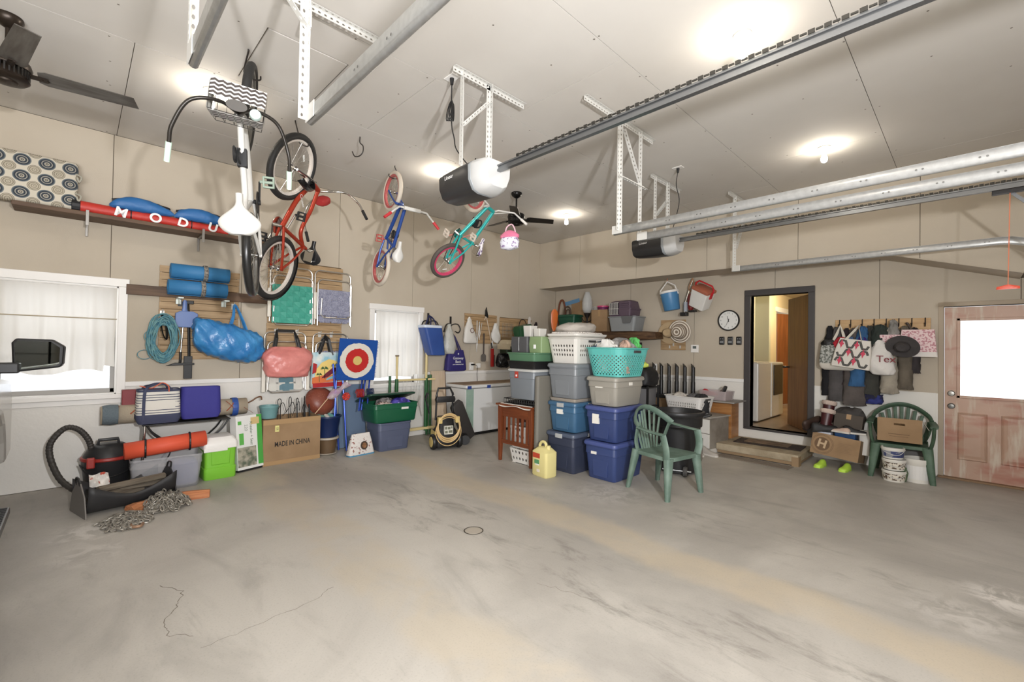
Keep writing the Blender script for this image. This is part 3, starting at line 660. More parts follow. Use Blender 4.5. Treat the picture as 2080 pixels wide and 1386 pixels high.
tt_, SMt = bicycle('kids_bicycle', 'teal childrens bicycle with pink rims partly behind the nearer opener', False,
    [[.6124, .79, -.0304], [-.0519, .0785, .9956], [.7888, -.6081, .0891]], (-4.571, 3.304, 2.541), -.575,
    dict(frame=TEALFR, tf=CREAMT, tr=mt('tyre_grey', (80, 72, 66), .7), rim=(REDR, PINKR), seat=mt('seat_floral', (238, 232, 236), .5, c2=(120, 96, 140), ns=40, lo=.52, hi=.56), grip=plain('grip_white', (232, 226, 218)), bar=WHITEP, fork=WHITEP, pedal=plain('pedal_cream', (214, 200, 184)), arm=plain('crank_rust', (176, 110, 96)), ca=60, hk='teal bicycle'), (-4.02, 3.27))
obj('cable_lock', MB().tube([(.55+.05*math.cos(a*PI/8), .03, .22+.045*math.sin(a*PI/8)) for a in range(16)], .009, 6, closed=True).tube([(.55+.045*math.cos(a*PI/8), -.02, .2+.05*math.sin(a*PI/8)) for a in range(16)], .009, 6, closed=True).box(.5, .6, -.04, .05, .16, .2), BLKG, tt_)
hg = thing('handlebar_bag', 'pink and white childs bag hanging from the teal bicycle handlebar', 'bag', (-3.8, 3.63, 2.73), 20)
obj('pouch', MB().loft([ring(0, 0, z, a, b, 20, 2.6) for z, a, b in ((-.11, .03, .03), (-.09, .11, .06), (-.02, .12, .07), (.03, .10, .06))]), mt('bag_floral', (232, 234, 244), .6, c2=(150, 120, 170), ns=28, lo=.55, hi=.6), hg, smooth=60)
obj('flap', MB().loft([ring(.0, 0, z, a, b, 20, 2.4) for z, a, b in ((.03, .115, .07), (.06, .12, .06), (.1, .07, .04), (.12, .02, .02))]), mt('bag_pink', (240, 120, 160), .6), hg, smooth=60)
obj('strap', MB().tube(arcpts([(-.06, 0, .08), (-.04, 0, .16), (.02, 0, .19), (.06, 0, .14), (.08, 0, .06)]), .008, 6), mt('strap_pink', (236, 190, 204), .6), hg)
# ---------------- truck at the left edge ----------------
tk = thing('pickup_truck', 'pearl white pickup truck parked at the left edge, only its mirror and flank showing', 'truck', (-3.2, -1.385, 0))
TP = mt('truck_paint', (206, 203, 196), .2, .35); TG = mt('truck_glass', (24, 28, 30), .05); 
def side(poly, y0, y1, nm, m, **k): return obj(nm, MB().prism(poly, y0, y1), m, tk, **k)
def arch(cx_, r=.5, z0=.42, n=8): return [(cx_+r*math.cos(PI-k*PI/n), z0+r*math.sin(PI-k*PI/n)*.95) for k in range(n+1)]
poly = [(-2.85, .45)]+arch(-1.95)+[(-1.3, .42), (1.3, .42)]+arch(1.9)+[(2.7, .5), (2.72, 1.25), (.9, 1.27), (-1.2, 1.22), (-2.7, 1.12), (-2.86, .95)]
side(poly, -.98, .98, 'body', TP, bev=.04)
side([(-1.3, 1.2), (-.65, 1.75), (-.3, 1.85), (.75, 1.85), (.95, 1.75), (1.0, 1.22)], -.86, .86, 'cab', TP, bev=.05)
side([(-1.15, 1.25), (-.62, 1.7), (.0, 1.76), (0, 1.26)], -.875, .875, 'front_window', TG); side([(.06, 1.26), (.06, 1.76), (.72, 1.76), (.9, 1.3)], -.875, .875, 'rear_window', TG)
for x in (-1.95, 1.9):
    for s in (-1, 1):
        T = Matrix.Translation((x, s*.82, .4)) @ Matrix.Rotation(PI/2, 4, 'X')
        wv = obj('wheel', MB().lathe([(.2, -.13), (.37, -.13), (.4, -.1), (.4, .1), (.37, .13), (.2, .13)], 32), TYRE, tk, T=T, smooth=30)
        obj('wheel_rim', MB().lathe([(.24, -.11), (.22, -.06), (.08, -.09), (.001, -.1)] if s > 0 else [(.24, .11), (.22, .06), (.08, .09), (.001, .1)], 20), GALV, wv)
for s in (-1, 1):
    rb = MB().box(-1.3, 1.2, *sorted((s*1.0, s*1.09)), .30, .35)
    b_ = obj('running_board', rb, mt('board_grey', (120, 120, 118), .4, .6), tk, bev=.01)
    st_ = MB()
    for k in range(60): st_.box(-1.26+k*.041, -1.24+k*.041, *sorted((s*1.01, s*1.08)), .35, .356)
    obj('tread_bars', st_, BLACK, b_, kind='stuff')
obj('bumper', MB().box(-2.95, -2.75, -.9, .9, .4, .65), CHROME, tk, bev=.03); obj('bumper', MB().box(2.7, 2.85, -.85, .85, .45, .65), CHROME, tk, bev=.03)
MT = Matrix.Translation((-1.2, 1.21, 1.36)) @ Matrix.Rotation(R_(-8), 4, 'Z')   # right mirror, glass faces the tail
mir = obj('side_mirror', MB(MT).prism([(0, 0)], 0, 0) if 0 else MB(MT).loft([[(x, .0+a*k, c*k2) for a, c in ((-.12, -.105), (-.13, .09), (-.11, .12), (.06, .115), (.12, .07), (.115, -.05), (.1, -.075))] for x, k, k2 in ((-.09, .7, .7), (-.05, .98, .98), (.02, 1, 1), (.03, .97, .97))]), BLACK, tk, bev=.008)
obj('mirror_glass', MB(MT).add([(.032, a, c) for a, c in ((-.105, -.09), (-.115, .08), (-.1, .105), (.055, .10), (.1, .06), (.098, -.045), (.085, -.062))], [tuple(range(7))]), mt('mirror', (150, 155, 150), .02, 1), mir)
obj('mirror_arm', MB().box(-1.24, -1.15, .9, 1.12, 1.25, 1.32), BLACK, tk, bev=.01)
# ---------------- soft shapes ----------------
def soft(rs, n=28, e=2.6, wr=0, seed=0, freq=1.):
    """rs: (z, a, b, cx, cy)"""
    r = random.Random(seed); ph = [r.uniform(0, 6.3) for _ in range(8)]; R = []
    for (z, a, b, cx, cy) in rs:
        g = ring(cx, cy, z, a, b, n, e); o = []
        for j, p in enumerate(g):
            t = 2*PI*j/n
            d = wr*(math.sin(t*5*freq+z*30+ph[0])+.7*math.sin(t*9*freq-z*47+ph[1])+.5*math.sin(z*95+t*3+ph[2])+.4*math.sin(t*14-z*70+ph[3]))
            o.append((p[0]+d*math.cos(t), p[1]+d*math.sin(t), p[2]+d*.6*math.sin(t*7+ph[4])))
        R.append(o)
    return MB().loft(R)
def interp(keys, k):
    """smoothly resample (z,a,b,cx,cy) keys"""
    P = [Vector(q[:3]) for q in keys]; Q = [Vector((q[3], q[4], 0)) for q in keys]
    A = arcpts(P, k); B = arcpts(Q, k)
    return [(a.x, max(a.y, .002), max(a.z, .002), b.x, b.y) for a, b in zip(A, B)]
def strap(pts, w=.012, th=.003, n=6): return MB().tube(arcpts(pts, 5), w, n, ry=th)
def roundbar(pts, r, n=8): return MB().tube(pts, r, n)
def uframe(w, h, rad=.06, z0=0, open_bottom=True, r=.011):
    """inverted U of bent tube in xz, legs down"""
    p = [(-w/2, 0, z0)]+[(-w/2+rad-rad*math.cos(a*PI/12), 0, z0+h-rad+rad*math.sin(a*PI/12)) for a in range(7)]+[(w/2-rad+rad*math.sin(a*PI/12), 0, z0+h-rad+rad*math.cos(a*PI/12)) for a in range(7)]+[(w/2, 0, z0)]
    return p
# ---------------- wall shelf with cushions and bags ----------------
sh = wa('wall_shelf', 'long brown board shelf high on the left wall', 'shelf', .7, 2.70)
obj('board', MB().box(-1.15, 1.2, -.30, -.005, -.005, .035), WOODB, sh, bev=.004)
for x in (-.65, .3, 1.1): obj('bracket', MB().box(x-.012, x+.012, -.31, -.30, -.10, .05).prism([(x-.01, -.16), (x+.01, -.16), (x+.01, -.004), (x-.01, -.004)], -.02, -.005).box(x-.01, x+.01, -.30, -.006, -.018, -.006), mt('bracket_grey', (150, 146, 140), .4, .5), sh, bev=.002)
CUS = bpy.data.materials.new('medallion_fabric'); CUS.use_nodes = True
def medallion(m):
    nt = m.node_tree; N = nt.nodes; L = nt.links; b = N['Principled BSDF']; b.inputs['Roughness'].default_value = .9
    tc = N.new('ShaderNodeTexCoord'); 
    def vor(scale, loc, stops, mask_r):
        mp = N.new('ShaderNodeMapping'); mp.inputs['Scale'].default_value = scale; mp.inputs['Location'].default_value = loc; L.new(tc.outputs['Object'], mp.inputs[0])
        v = N.new('ShaderNodeTexVoronoi'); v.inputs['Scale'].default_value = 1; v.inputs['Randomness'].default_value = 0; v.voronoi_dimensions = '2D'; L.new(mp.outputs[0], v.inputs['Vector'])
        r = N.new('ShaderNodeValToRGB'); L.new(v.outputs['Distance'], r.inputs[0]); els = r.color_ramp.elements
        while len(els) < len(stops): els.new(.5)
        for e, (p, c) in zip(els, stops): e.position = p; e.color = lin(c)
        mk = N.new('ShaderNodeMath'); mk.operation = 'LESS_THAN'; L.new(v.outputs['Distance'], mk.inputs[0]); mk.inputs[1].default_value = mask_r
        return r.outputs[0], mk.outputs[0]
    d = (62, 72, 82); g = (196, 186, 164); k = (40, 46, 56)
    c1, m1 = vor((6.2, 6.2, 1), (0, 0, 0), [(0, g), (.05, k), (.09, g), (.13, d), (.18, k), (.22, (176, 172, 160)), (.25, k), (.31, d), (.36, (120, 128, 130)), (.4, g)], .37)
    c2, m2 = vor((6.2, 6.2, 1), (.5, .5, 0), [(0, (120, 112, 96)), (.06, g), (.1, (130, 120, 102)), (.15, g), (.2, (120, 110, 92)), (.24, g), (.27, (90, 82, 68)), (.3, g)], .28)
    mx = N.new('ShaderNodeMix'); mx.data_type = 'RGBA'; mx.inputs[6].default_value = lin((206, 197, 178)); L.new(m2, mx.inputs[0]); L.new(c2, mx.inputs[7])
    my = N.new('ShaderNodeMix'); my.data_type = 'RGBA'; L.new(m1, my.inputs[0]); L.new(mx.outputs[2], my.inputs[6]); L.new(c1, my.inputs[7])
    L.new(my.outputs[2], b.inputs['Base Color'])
medallion(CUS)
cu = thing('seat_cushion', 'cream bench cushion with dark medallions standing on the high shelf', 'cushion', (AX+.14, -.40, 2.99), 90, rot=(R_(80), 0, PI/2))
def cushion(u, v):
    return 0
obj('cover', MB().loft([[(x*k, y*k, z) for x, y in rrect(.38, .245, .03, 4)] for z, k in ((-.045, .9), (-.035, .98), (0, 1), (.035, .98), (.045, .9))]), CUS, cu, smooth=60)
for s in (.12, -.08): obj('tie', MB().tube(arcpts([(.36, s, .04), (.40, s-.03, .06), (.385, s-.08, .05), (.37, s-.04, .06)]), .008, 6), mt('tie_cloth', (170, 166, 150), .9), cu)
rb = wa('rolled_banner_bag', 'long red carry bag with white lettering lying along the high shelf', 'bag', .60, 2.80, .17)
obj('bag_body', MB().tube(arcpts([(-.62, 0, .0), (-.3, 0, -.005), (0, 0, .0), (.35, 0, -.01), (.66, 0, -.015)], 6), [.062-.0005*i for i in range(25)], 14), mt('nylon_red', (206, 48, 36), .5, bump=.3, bs=25), rb, smooth=50)
obj('end_cap', MB().cyl((-.665, 0, 0), (-.60, 0, 0), .066, .066, 14), mt('cap_black', (30, 30, 32), .5), rb, bev=.006)
for x in (-.22, .3): obj('strap', MB().tube([(x, .068*math.cos(a*PI/8), .068*math.sin(a*PI/8)) for a in range(16)], .005, 6, closed=True), BLACK, rb)
PW = mt('print_white', (240, 240, 238), .5)
for s, x in (('M', -.30), ('O', -.02), ('D', .22), ('U', .50)): txt('lettering', s, .13, PW, rb, (x, -.0665, -.005), (PI/2+.1, R_(12), 0), ext=.001, bold=.004)
for i, (y, l) in enumerate(((.42, 'blue and black folded fabric bag on the red bag, nearer the patterned cushion'), (.95, 'blue and black folded fabric bag on the red bag, nearer the white bicycle'))):
    g = wa('fabric_bag', l, 'bag', y+.05, 2.83, .2); K = [(-.26, .01, .01, 0, .0), (-.2, .04, .05, 0, .03), (-.05, .05, .075, 0, .05), (.1, .045, .06, 0, .04), (.22, .025, .035, 0, .02), (.27, .01, .01, 0, .01)]
    RR = soft(interp(K, 4), 20, 2, .003, i); RR.v = [(z, -x*1.0-.015, y_+.03) for x, y_, z in RR.v]
    obj('blue_cloth', RR, mt('nylon_blue', (34, 104, 172), .5, bump=.3, bs=25), g, smooth=60)
    R2 = soft(interp([(-.24, .01, .01, 0, 0), (-.1, .045, .05, 0, .0), (.1, .045, .05, 0, .0), (.24, .01, .01, 0, .0)], 4), 16, 2, .003, i+4); R2.v = [(z, -x+.02, y_*.8+.10) for x, y_, z in R2.v]
    obj('black_cover', R2, mt('nylon_black', (34, 33, 36), .6), g, smooth=60)
# ---------------- lower shelf board and yoga mats ----------------
sh = wa('wall_shelf', 'short dark wooden board across the wall right of the large window', 'shelf', 1.12, 2.03)
obj('board', MB().box(-.75, .72, -.05, -.018, -.055, .055), WOODB, sh, bev=.004)
for x in (-.30, .14): obj('bracket', MB().box(x-.025, x+.025, -.24, -.05, -.075, -.06).box(x-.025, x+.025, -.07, -.052, -.13, -.06).prism([(x-.003, -.13), (x+.003, -.13), (x+.003, -.07), (x-.003, -.07)], -.16, -.06), mt('bracket_white', (226, 234, 226), .4), sh, bev=.002)
MATB = mt('mat_blue', (52, 132, 190), .6, c2=(44, 120, 178), ns=3)
def spiral_roll(L, r, m, parent, nm='roll', th=.006):
    mb = MB(); p = []
    for k in range(91):
        a = k*.3; q = r-(.0105 if r > .06 else .008)*a/(2*PI)
        if q < .015: break
        p.append((q*math.cos(a), q*math.sin(a)))
    mb.loft([[(x, c, d) for c, d in p] for x in (-L/2, L/2)], closed=False, caps=False)
    return obj(nm, mb, m, parent, smooth=60, solid=th)
for dz, dy, l in ((.125, 0, 'upper of two rolled blue foam mats on the white brackets'), (-.055, -.02, 'lower of two rolled blue foam mats, resting on the white brackets')):
    g = wa('rolled_mat', l, 'mat', 1.01+dy, 2.19+dz-.05+(.0), .15, 'rolled blue mats')
    g.rotation_euler = (R_(-100), 0, PI/2)
    spiral_roll(.56, .088, MATB, g)
    obj('strap', MB().tube([(.04, .092*math.cos(a*PI/10), .092*math.sin(a*PI/10)) for a in range(20)], .022, 6, closed=True, ry=.004), mt('strap_pattern', (70, 66, 62), .8, c2=(150, 142, 130), ns=60), g)
# ---------------- slat panels ----------------
def slats(label, y0, y1, z0, z1, pitch=.082, seed=1):
    t = wa('slat_panel', label, 'slat panel', (y0+y1)/2, z0); r = random.Random(seed); W = (y1-y0)/2
    obj('backing', MB().box(-W+.02, W-.02, -.008, -.002, .01, z1-z0-.01), mt('slat_gap', (96, 76, 52), .9), t)
    z = 0
    while z < z1-z0-.02:
        obj('slat', MB().box(-W+r.uniform(-.004, .004), W+r.uniform(-.004, .004), -.02, -.008, z+.002, min(z+pitch-.003, z1-z0)), WOODH, t, bev=.002); z += pitch
    return t
slats('light wooden slat panel behind the rolled mats and blue rope', .65, 1.43, 1.27, 2.33, seed=2)
slats('large light wooden slat panel holding the folded lawn chairs', 1.75, 2.73, 1.33, 2.58, seed=3)
slats('light wooden slat panel with the barbecue tools, left of the grill basket', 4.97, 5.75, 1.53, 2.07, seed=4)
slats('light wooden slat panel behind the green lantern, nearest the corner', 5.82, 6.72, 1.55, 2.06, seed=5)
def peg(y, z, label, L=.06, m=PUNCH):
    t = wa('wall_hook', label, 'hook', y, z); obj('prong', MB().tube([(0, -.02, .0), (0, -L, 0), (0, -L-.02, .03)], .006, 8).box(-.02, .02, -.026, -.02, -.05, .02), m, t); return t
peg(.68, 1.80, 'white hook above the coiled blue rope'); peg(1.37, 1.93, 'white hook holding the handles of the big blue bag')
peg(.84, 1.93, 'black hook holding the blue dustpan', .05, BLACK)
peg(1.86, 1.64, 'white hook over the pink bag'); peg(2.12, 1.64, 'second white hook over the pink bag'); peg(2.42, 1.62, 'white hook over the palm tree tote, left one'); peg(2.58, 1.62, 'white hook over the palm tree tote, right one')
# ---------------- rope ----------------
t = wa('coiled_rope', 'coiled teal rope hanging from a black strap beside the large window', 'rope', .68, 1.5, .07)
r = random.Random(3); RP = mt('rope_teal', (64, 128, 150), .7, c2=(110, 158, 160), ns=20)
for grp in range(3):
    m = MB()
    for k in range(13):
        a, b = r.uniform(.08, .13), r.uniform(.18, .255); cx_, cz_ = r.uniform(-.02, .02), r.uniform(-.03, .03); y_ = -.03*grp-r.uniform(0, .03)-.01; tl = r.uniform(-.25, .25)
        P = []
        for q in range(22):
            u = 2*PI*q/22; x, z = a*math.cos(u), b*math.sin(u)
            P.append((cx_+x*math.cos(tl)-z*math.sin(tl)*.4+.01*math.sin(u*3+k), y_+.01*math.sin(u*2+k), cz_+z+x*math.sin(tl)))
        m.tube(P, .0065, 6, closed=True)
    obj('rope_strands', m, RP, t, kind='stuff', smooth=1)
m = MB(); m.tube([(-.15+.06*math.cos(q*PI/9), -.05, -.17+.05*math.sin(q*PI/9)) for q in range(18)], .004, 5, closed=True).tube(arcpts([(-.09, -.05, .12), (-.15, -.05, .06), (-.15, -.05, 0), (-.1, -.05, -.06)]), .004, 5)
obj('loose_loop', m, RP, t, kind='stuff')
obj('hanging_strap', strap([(0, -.02, .28), (-.02, -.06, .2), (.0, -.09, .05), (.03, -.09, .0), (.03, -.07, .12), (0, -.03, .27)], .02), BLACK, t)
# ---------------- dustpan, squeegee, brush ----------------
t = wa('dustpan', 'blue plastic dustpan hanging on the slat panel', 'dustpan', .90, 1.74, .06)
PB = mt('plastic_cornflower', (96, 124, 184), .4)
obj('pan', MB().loft([[(x, y, z) for x, z in pts] for y, pts in ((-.02, [(-.11, -.1), (.11, -.1), (.105, .06), (.06, .085), (-.06, .085), (-.105, .06)]), (.02, [(-.11, -.1), (.11, -.1), (.105, .06), (.06, .085), (-.06, .085), (-.105, .06)]))]), PB, t, bev=.006)
obj('handle', MB().loft([ring(-.02, 0, z, a, .014, 12, 3) for z, a in ((.08, .03), (.12, .022), (.19, .022), (.21, .012))]), PB, t, smooth=1); obj('sticker', MB().box(.05, .085, -.0215, -.0205, -.065, -.05), PW, t)
t = wa('squeegee', 'silver pole squeegee with black head hanging below the blue dustpan', 'squeegee', .855, 1.2, .035)
obj('pole', MB().cyl((0, 0, .12), (.02, 0, .52), .009), CHROME, t, smooth=1); obj('grip', MB().cyl((0, 0, .04), (0, 0, .16), .013), BLACK, t)
obj('head', MB().prism([(-.135, .0), (.1, .01), (.13, .01), (.13, .03), (-.05, .035)], -.03, .0).cyl((-.005, -.01, .03), (0, 0, .07), .012), BLACK, t, bev=.004)
t = wa('scraper', 'long black snow scraper hanging behind the squeegee', 'scraper', .925, 1.05, .03)
obj('blade', MB().box(-.04, .04, -.03, -.01, 0, .26), BLACK, t, bev=.004); obj('shaft', MB().tube([(.01, -.015, .26), (.0, -.015, .6), (-.015, -.015, .86)], .015, 8), BLACK, t, smooth=1)
obj('cross_handle', MB().box(-.03, .04, -.035, -.005, .86, .9), BLACK, t, bev=.004)
# ---------------- big blue carrier bag ----------------
t = wa('carrier_bag', 'large stuffed shiny blue carrier bag hanging from the slat panel', 'bag', 1.32, 1.46, .20)
BB_ = mt('blue_tarp', (34, 118, 190), .3, c2=(60, 142, 206), ns=6, bump=1.0, bs=14)
K = [(-.37, .05, .05, -.05, 0), (-.355, .17, .10, -.04, 0), (-.2, .215, .16, 0, 0), (0, .22, .17, .02, 0), (.18, .20, .15, .03, 0), (.31, .15, .09, .02, 0), (.345, .05, .02, .0, 0)]
m = soft(interp(K, 6), 48, 2.7, .009, 5); m.v = [(z, y, (-x*.95)-.16*z+.03) for x, y, z in m.v]; obj('bag_body', m, BB_, t, smooth=70)
for s in (-1, 1): obj('handle', MB().tube(arcpts([(-.03, s*.05, .16), (.02, s*.02+.03, .32), (.05, .10, .47), (.10, s*.02+.03, .34), (.18, s*.05, .09)]), .013, 6, ry=.003), BB_, t)
# ---------------- folding lawn chairs ----------------
ALU = mt('aluminium', (205, 200, 192), .3, .9); ARM = mt('arm_cream', (226, 220, 206), .5)
def weave(t, w, h, z0, nu, nv, m, wd, y=-.06, nm='strap'):
    for i in range(nu):
        x = -w/2+w*(i+.5)/nu
        obj(nm, MB().grid(lambda u, v, x=x, i=i: (x+(u-.5)*wd, y-.007*math.cos(PI*(v*nv+i)), z0+h*v), 1, nv*3), m, t, solid=.002)
    for j in range(nv):
        z = z0+h*(j+.5)/nv
        obj(nm, MB().grid(lambda u, v, z=z, j=j: (-w/2-.02+(w+.04)*u, y-.007*math.cos(PI*(u*nu+j+1)), z+(v-.5)*wd), nu*3, 1), m, t, solid=.002)
def lawn_chair(label, y, z, W, H, parts):
    t = wa('folding_lawn_chair', label, 'chair', y, z, .03)
    obj('back_frame', MB().tube(uframe(W, H, .07), .011, 8), ALU, t, smooth=1, T=Matrix.Translation((0, -.03, 0)))
    obj('leg_frame', MB().tube(uframe(W-.03, H*.86, .07), .011, 8), ALU, t, smooth=1, T=Matrix.Translation((.015, -.06, -.02)))
    parts(t); return t
TEALW = mt('webbing_teal', (54, 160, 138), .6); GREYW = mt('webbing_greyblue', (110, 112, 142), .7, c2=(160, 162, 180), ns=90)
def pg(t):
    weave(t, .46, .50, -.02, 6, 7, TEALW, .070, -.085)
    obj('seat_frame', MB().tube([(-.22, 0, .35), (-.23, 0, .0), (-.19, 0, -.04), (.19, 0, -.04), (.23, 0, 0), (.22, 0, .35)], .010, 8), ALU, t, T=Matrix.Translation((0, -.078, 0)))
    for s in (-1, 1): obj('armrest', MB().box(s*.285-.02, s*.285+.02, -.10, -.075, .05, .42), ARM, t, bev=.008)
lawn_chair('folded lawn chair with teal green webbing on the big slat panel', 2.03, 1.76, .52, .72, pg)
def pgr(t):
    weave(t, .40, .36, .12, 5, 5, GREYW, .070, -.085); 
    obj('seat_frame', MB().tube([(-.20, 0, .35), (-.21, 0, .13), (-.17, 0, .09), (.17, 0, .09), (.21, 0, .13), (.20, 0, .35)], .009, 8), ALU, t, T=Matrix.Translation((.02, -.10, 0)))
    weave(t, .40, .10, .02, 5, 1, GREYW, .07, -.065)
lawn_chair('folded lawn chair with grey blue webbing on the big slat panel', 2.58, 1.75, .50, .74, pgr)
def pw(t):
    weave(t, .42, .3, -.02, 4, 3, mt('webbing_white', (216, 214, 204), .7), .08, -.075); weave(t, .14, .3, -.02, 1, 3, mt('webbing_bluegrey', (96, 134, 148), .7), .08, -.085)
    obj('seat_frame', MB().tube([(-.2, 0, .3), (-.22, 0, .0), (-.17, 0, -.04), (.17, 0, -.04), (.22, 0, 0), (.2, 0, .3)], .009, 8), ALU, t, T=Matrix.Translation((0, -.08, 0)))
    for s in (-1, 1): obj('armrest', MB().box(s*.27-.022, s*.27+.022, -.10, -.075, -.03, .36), ARM, t, bev=.008)
lawn_chair('folded lawn chair with white webbing hanging behind the pink bag', 1.97, .88, .50, .74, pw)
def pd(t): weave(t, .40, .34, .12, 5, 4, GREYW, .06, -.075)
lawn_chair('folded lawn chair hanging behind the palm tree tote', 2.56, .92, .48, .70, pd)
# ---------------- pink bag, palm tote ----------------
t = wa('tote_bag', 'stuffed salmon pink shopping bag hanging by black handles', 'bag', 1.96, 1.24, .19)
K = [(-.29, .02, .03, 0, 0), (-.27, .13, .08, 0, 0), (-.15, .16, .12, 0, 0), (0, .18, .13, 0, 0), (.15, .17, .12, .0, 0), (.27, .12, .08, .02, 0), (.29, .02, .03, .02, 0)]
def topc(x, y, z):   # x: along, z: up, narrow towards the top
    k = 1 if z < 0 else 1-.35*z/.2
    return (x*k, y*(k if z < .05 else k*.75), z+.04*(1-abs(x)/.3)*(z > 0))
m = soft(interp([(-.20, .10, .05, 0, 0), (-.19, .22, .10, 0, 0), (-.12, .27, .12, .0, 0), (.0, .29, .12, 0, 0), (.1, .30, .09, 0, 0), (.17, .22, .04, 0, 0), (.19, .18, .02, 0, 0)], 5), 44, 2.6, .006, 9)
obj('bag_body', m, mt('salmon_fabric', (214, 118, 112), .35, c2=(224, 134, 126), ns=4, bump=1., bs=12), t, smooth=70)
for y_ in (-.02, .05): obj('handle', MB().tube([(-.16, y_, .16), (-.13, y_+.03, .30), (-.11, .10, .40), (.1, .10, .40), (.12, y_+.03, .30), (.15, y_, .16)], .016, 6, ry=.003), BLACK, t)
t = wa('tote_bag', 'beach tote printed with palm trees and surfboards, red bottom', 'bag', 2.47, 1.12, .13)
W_, H_ = .215, .24
m = MB().loft([ring(.0+.03*(1-(z+.24)/.48), 0, z, a, b, 28, 4) for z, a, b in ((-.24, .215, .05), (-.22, .225, .065), (-.1, .22, .06), (.1, .20, .045), (.22, .19, .02), (.24, .185, .015))])
obj('bag_body', m, mt('tote_sky', (140, 196, 214), .5, c2=(226, 228, 220), ns=9), t, smooth=50)
def flat(t, nm, poly, m, y, lab=None): return obj(nm, MB().prism(poly, y-.0015, y), m, t, label=lab)
flat(t, 'print_sunset', [(-.17, -.16), (.2, -.16), (.21, .02), (.12, .12), (.02, .15), (-.08, .1), (-.16, 0)], mt('print_yellow', (240, 206, 110), .6), -.064)
flat(t, 'print_sand', [(-.2, -.18), (.23, -.15), (.23, -.1), (0, -.06), (-.2, -.1)], mt('print_orange', (226, 112, 50), .6), -.066)
flat(t, 'print_red_hem', [(-.19, -.235), (.24, -.225), (.235, -.165), (-.195, -.175)], mt('print_red', (186, 26, 30), .5), -.0665)
flat(t, 'print_surfboard', [(-.08, -.11), (0, -.1), (.11, -.02), (.15, .03), (.07, .03), (-.03, -.05)], mt('print_maroon', (120, 30, 50), .5), -.068)
flat(t, 'print_surfboard', [(-.02, -.14), (.12, -.11), (.2, -.06), (.1, -.07), (0, -.11)], mt('print_aqua', (120, 190, 200), .5), -.068)
GRP = mt('print_green', (44, 96, 52), .6)
for px, pz, s in ((-.04, .02, 1), (.10, .06, 1), (-.11, -.06, .7)):
    m = MB(); y = -.0695
    m.add([(px-.004, y, pz), (px+.004, y, pz), (px+.012*s, y, pz-.14*s), (px+.002*s, y, pz-.14*s)], [(0, 1, 2, 3)])
    for k in range(7):
        a = PI*k/6*1.15-.25; c, q = math.cos(a), math.sin(a); m.add([(px, y, pz), (px+.035*s*c-.006*q, y, pz+.03*s*q+.01), (px+.06*s*c, y, pz+.03*s*q-.012*s), (px+.035*s*c, y, pz+.02*s*q-.004)], [(0, 1, 2, 3)])
    obj('print_palm', m, GRP, t)
flat(t, 'print_red_flower', [(-.2, -.05), (-.15, -.03), (-.14, .08), (-.19, .1)], mt('print_red', (186, 26, 30)), -.066)
for y_ in (-.02, .04): obj('handle', MB().tube([(-.10, y_, .2), (-.02, y_+.03, .42), (.01, .06, .47), (.04, y_+.03, .42), (.08, y_, .2)], .02, 6, ry=.003), BLACK, t)
# ---------------- latch hook target on folded blue stand ----------------
t = thing('folded_tray_stand', 'folded stand of shiny blue metal legs leaning behind the target rug', 'stand', (-6.09, 2.72, 0), 90)
BLM = mt('blue_metal', (30, 66, 170), .25, .4)
for x0, x1, y0, y1 in ((-.20, -.14, -.02, .08), (-.08, -.20, -.12, .06), (-.02, -.06, .0, .1), (.12, .30, .05, .1), (.18, .36, .0, .1), (.24, .42, .05, .1)):
    obj('leg', MB().tube([(x0, -y0*1.0-.08, 0.01 if x0 < .1 else .55), (x1*.9, .05, 1.2)], .013, 8), BLM, t, smooth=1)
obj('foot', MB().cyl((-.2, -.06, 0), (-.19, -.055, .12), .02), BLACK, t)
t = thing('target_rug', 'square latch hook rug with red, white and yellow target on blue', 'rug', (-5.95, 2.80, 1.265), 90, rot=(R_(6), R_(2), PI/2))
obj('base_cloth', MB().box(-.275, .275, -.01, .01, -.285, .285), mt('yarn_blue', (16, 78, 170), .95, bump=.8, bs=160), t, bev=.004)
for r_, m_, y in ((.243, mt('yarn_white', (226, 220, 206), .95, bump=.8, bs=160), -.016), (.165, mt('yarn_red', (206, 34, 32), .95, bump=.8, bs=160), -.022), (.062, mt('yarn_yellow', (220, 190, 104), .95, bump=.8, bs=160), -.028)):
    R = random.Random(int(r_*1000)); n = 64; pr = [(r_*(1+R.uniform(-.025, .025))*math.cos(2*PI*k/n)-.01, r_*(1+R.uniform(-.025, .025))*math.sin(2*PI*k/n)-.01) for k in range(n)]
    obj('yarn_ring', MB().prism(pr, y, -.008), m_, t)
m = MB(); R = random.Random(5)
for k in range(60):
    z = -.27+.54*k/60; m.add([(.272, -.008, z), (.272, -.008, z+.006), (.272+R.uniform(.012, .026), -.012, z+R.uniform(-.01, .012))], [(0, 1, 2)])
obj('fringe', m, mt('yarn_blue', (16, 78, 170)), t, kind='stuff')
t = thing('blue_panel', 'slate blue flat board leaning on the wall behind the blue legs', 'board', (-6.2, 2.84, 0), 90, rot=(R_(-6), 0, PI/2))
obj('board', MB().box(-.16, .24, 0, .012, .01, .90), mt('slate_board', (98, 120, 148), .6), t, bev=.003)
